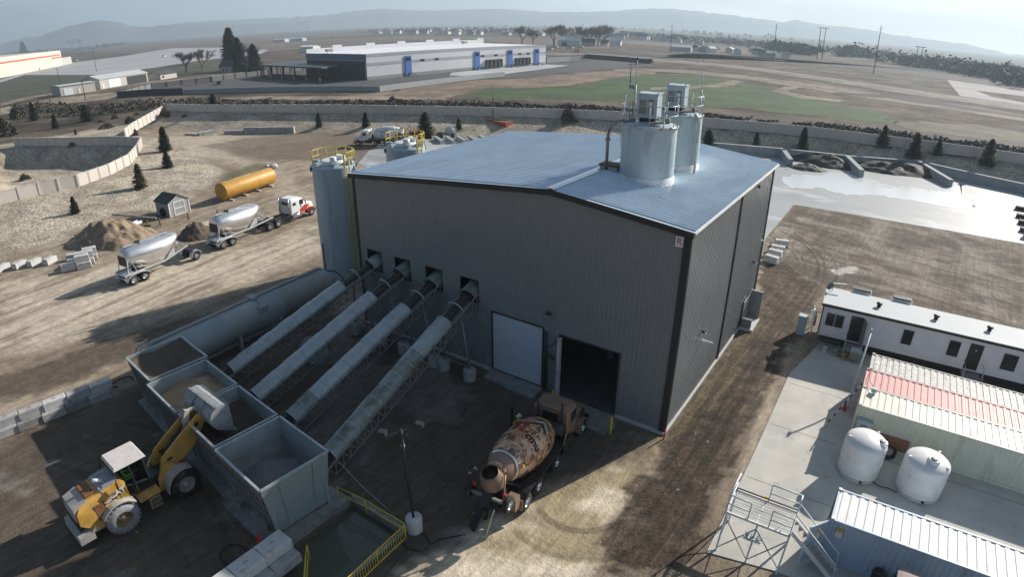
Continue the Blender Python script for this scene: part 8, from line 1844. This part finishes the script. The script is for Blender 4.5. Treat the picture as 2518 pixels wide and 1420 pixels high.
# woods on the horizon
def wood(lab, poly, depth, h, n, m_, s):
    mb = MB(); L_ = [math.hypot(q[0]-p[0], q[1]-p[1]) for p, q in zip(poly, poly[1:])]; T_ = sum(L_)
    r2 = random.Random(int(T_))
    nb = int(n/9)
    for b_ in range(nb):
        u = r2.uniform(0,T_); i = 0
        while u > L_[i] and i < len(L_)-1: u -= L_[i]; i += 1
        f = u/L_[i]; p, q = poly[i], poly[i+1]; x = p[0]+(q[0]-p[0])*f+r2.gauss(0,depth*.4); y = p[1]+(q[1]-p[1])*f+r2.gauss(0,depth*.4)
        hh = h*r2.uniform(.4,1.15)*(1.4 if r2.random() < .08 else 1); w = hh*r2.uniform(.5,1.0)
        for k in range(9):
            z = hh*r2.uniform(.1,1); ww = w*(1-(z/hh)**2*.7); c_ = Vector((x+r2.uniform(-ww,ww), y+r2.uniform(-ww,ww), z)); leafquad(mb, c_, s*r2.uniform(.6,1.3))
    o = mb.build('far_wood', M[m_], None); tag(o, lab, 'woodland', None, 'stuff')
M['wood'] = mat('far winter trees', (.075,.075,.072), .95, 0, .4, .02, c2=(.13,.115,.105)); M['woodd'] = mat('far evergreen trees', (.025,.035,.028), .95, 0, .3, .02)
wood('far winter trees mixed among the town houses at centre', [(-1565.5,1459.4),(-1182.3,1366.9),(-818.1,1200.7),(-515.4,1050.4),(-315.7,1012.9)], 110, 8, 3600, 'wood', 3.0)
wood('far belt of trees behind the town along the horizon', [(-67733.5,53123.5),(-5403.0,5221.9),(-2324.8,3302.3),(-1465.9,3003.2),(-768.0,2509.7),(-459.9,2213.6)], 320, 16, 12000, 'wood', 6)
wood('dark trees spread over the right half of the horizon', [(-411.1,1209.3),(-238.6,1005.9),(-152.5,1071.9),(-26.9,1095.8),(85.1,985.6),(158.4,826.8)], 170, 8, 9000, 'wood', 2.2)
wood('dark evergreen clump in the right distance', [(-81.9,839.4),(-76.1,941.4),(-52.6,884.4)], 16, 13, 1400, 'woodd', 2.6)
wood('dark evergreen trees right of the village sheds', [(-176.9,841.9),(-152.6,828.5),(-132.3,802.2),(-117.3,757.1)], 22, 12, 1500, 'woodd', 2.8)
wood('tree belt beyond the right hand fields', [(-15.3,769.9),(27.5,735.4),(64.9,697.3),(95.2,598.2),(114.5,491.7)], 40, 11, 4500, 'wood', 2.6)
wood('tree belt on the left horizon under the hills', [(-25836.9,8906.2),(11474.3,-4917.1),(21072.8,-11186.1),(22094.4,-13785.0),(-21816.7,17530.5)], 260, 12, 6000, 'wood', 6)
wood('dark far trees around the leftmost farmsteads', [(-3523.7,840.1),(-2906.3,841.8),(-2645.9,947.6),(-3188.2,1266.9)], 60, 13, 1800, 'wood', 4)
wood('dark trees by the far farm under the hills', [(-8245.9,4680.4),(-5797.4,3396.0),(-5452.0,3481.6)], 25, 12, 900, 'woodd', 3.5)
# hills
def hills(nm, prof, dist, c, depth):
    mt_ = mat(nm+' slope', c, .95, 0, .15, .0012)
    mb = MB(); V = []
    rr = random.Random(3)
    pts = []
    for (a0,e0),(a1,e1) in zip(prof, prof[1:]):
        n = max(2, int(abs(a1-a0)/.006))
        for k in range(n):
            f = k/n; pts.append((a0+(a1-a0)*f, e0+(e1-e0)*f))
    pts.append(prof[-1])
    for k, (a, e) in enumerate(pts):
        h = 23.1+dist*math.tan(max(e,-.0005))+dist*.0020*mnoise.noise(Vector((k*.45,0,dist)))+dist*.0013*mnoise.noise(Vector((k*1.3,7,dist))); h = max(h, 3)
        row = []
        for j, (dd, hf) in enumerate(((-depth,-.02),(-depth*.6,.30+.10*mnoise.noise(Vector((k*.21,1,dist)))),(-depth*.3,.62+.12*mnoise.noise(Vector((k*.17,5,dist)))),(0,1),(depth*.6,.5),(depth,-.02))):
            r = dist+dd; row.append(mb.vert((9+r*math.sin(a), -29+r*math.cos(a), h*hf-1.0)))
        V.append(row)
    mb.smooth = True
    for A, B in zip(V, V[1:]):
        for j in range(5): mb.face((A[j],A[j+1],B[j+1],B[j]))
    o = mb.build(nm, mt_); tag(o, kind='structure')
hills('hills', [(-1.3642,0.0058),(-1.2858,0.0152),(-1.2541,0.0232),(-1.2222,0.0282),(-1.2062,0.0297),(-1.1910,0.0259),(-1.1757,0.0203),(-1.1574,0.0156),(-1.1157,0.0159),(-1.0818,0.0158),(-1.0362,0.0105),(-0.9891,0.0100),(-0.9169,0.0099)], 5300, (.13,.14,.16), 500)
hills('hills', [(-1.1380,0.0164),(-1.0815,0.0181),(-1.0120,0.0172),(-0.9526,0.0164),(-0.8919,0.0172),(-0.8425,0.0227),(-0.8023,0.0239),(-0.7619,0.0205),(-0.7181,0.0197),(-0.6678,0.0211),(-0.6174,0.0216),(-0.5606,0.0176),(-0.5039,0.0178),(-0.4538,0.0202),(-0.4043,0.0254),(-0.3673,0.0273),(-0.3304,0.0258),(-0.2693,0.0217),(-0.2212,0.0185),(-0.1943,0.0161),(-0.1773,0.0213),(-0.1448,0.0166),(-0.0935,0.0159),(-0.0372,0.0105),(0.0116,0.0083),(0.0586,0.0063),(0.0896,0.0019),(0.1287,-0.0034),(0.1921,-0.0146)], 6300, (.15,.16,.18), 550)
# ================================================================ air
hz = MB(); hz.box(-7600, 5200, -420, 7700, -4, 560)
ho = hz.build('haze', []); tag(ho, kind='stuff')
hm = bpy.data.materials.new('haze air'); hm.use_nodes = True; nt2 = hm.node_tree; nt2.nodes.clear()
o2 = nt2.nodes.new('ShaderNodeOutputMaterial'); v2 = nt2.nodes.new('ShaderNodeVolumePrincipled'); v2.inputs['Color'].default_value = (.70,.87,1.0,1); v2.inputs['Density'].default_value = .00025; v2.inputs['Anisotropy'].default_value = .25
nt2.links.new(v2.outputs[0], o2.inputs['Volume']); ho.data.materials.append(hm)
# drop the hidden originals
for r in PROTO:
    for c in list(r.children): bpy.data.objects.remove(c)
    bpy.data.objects.remove(r)
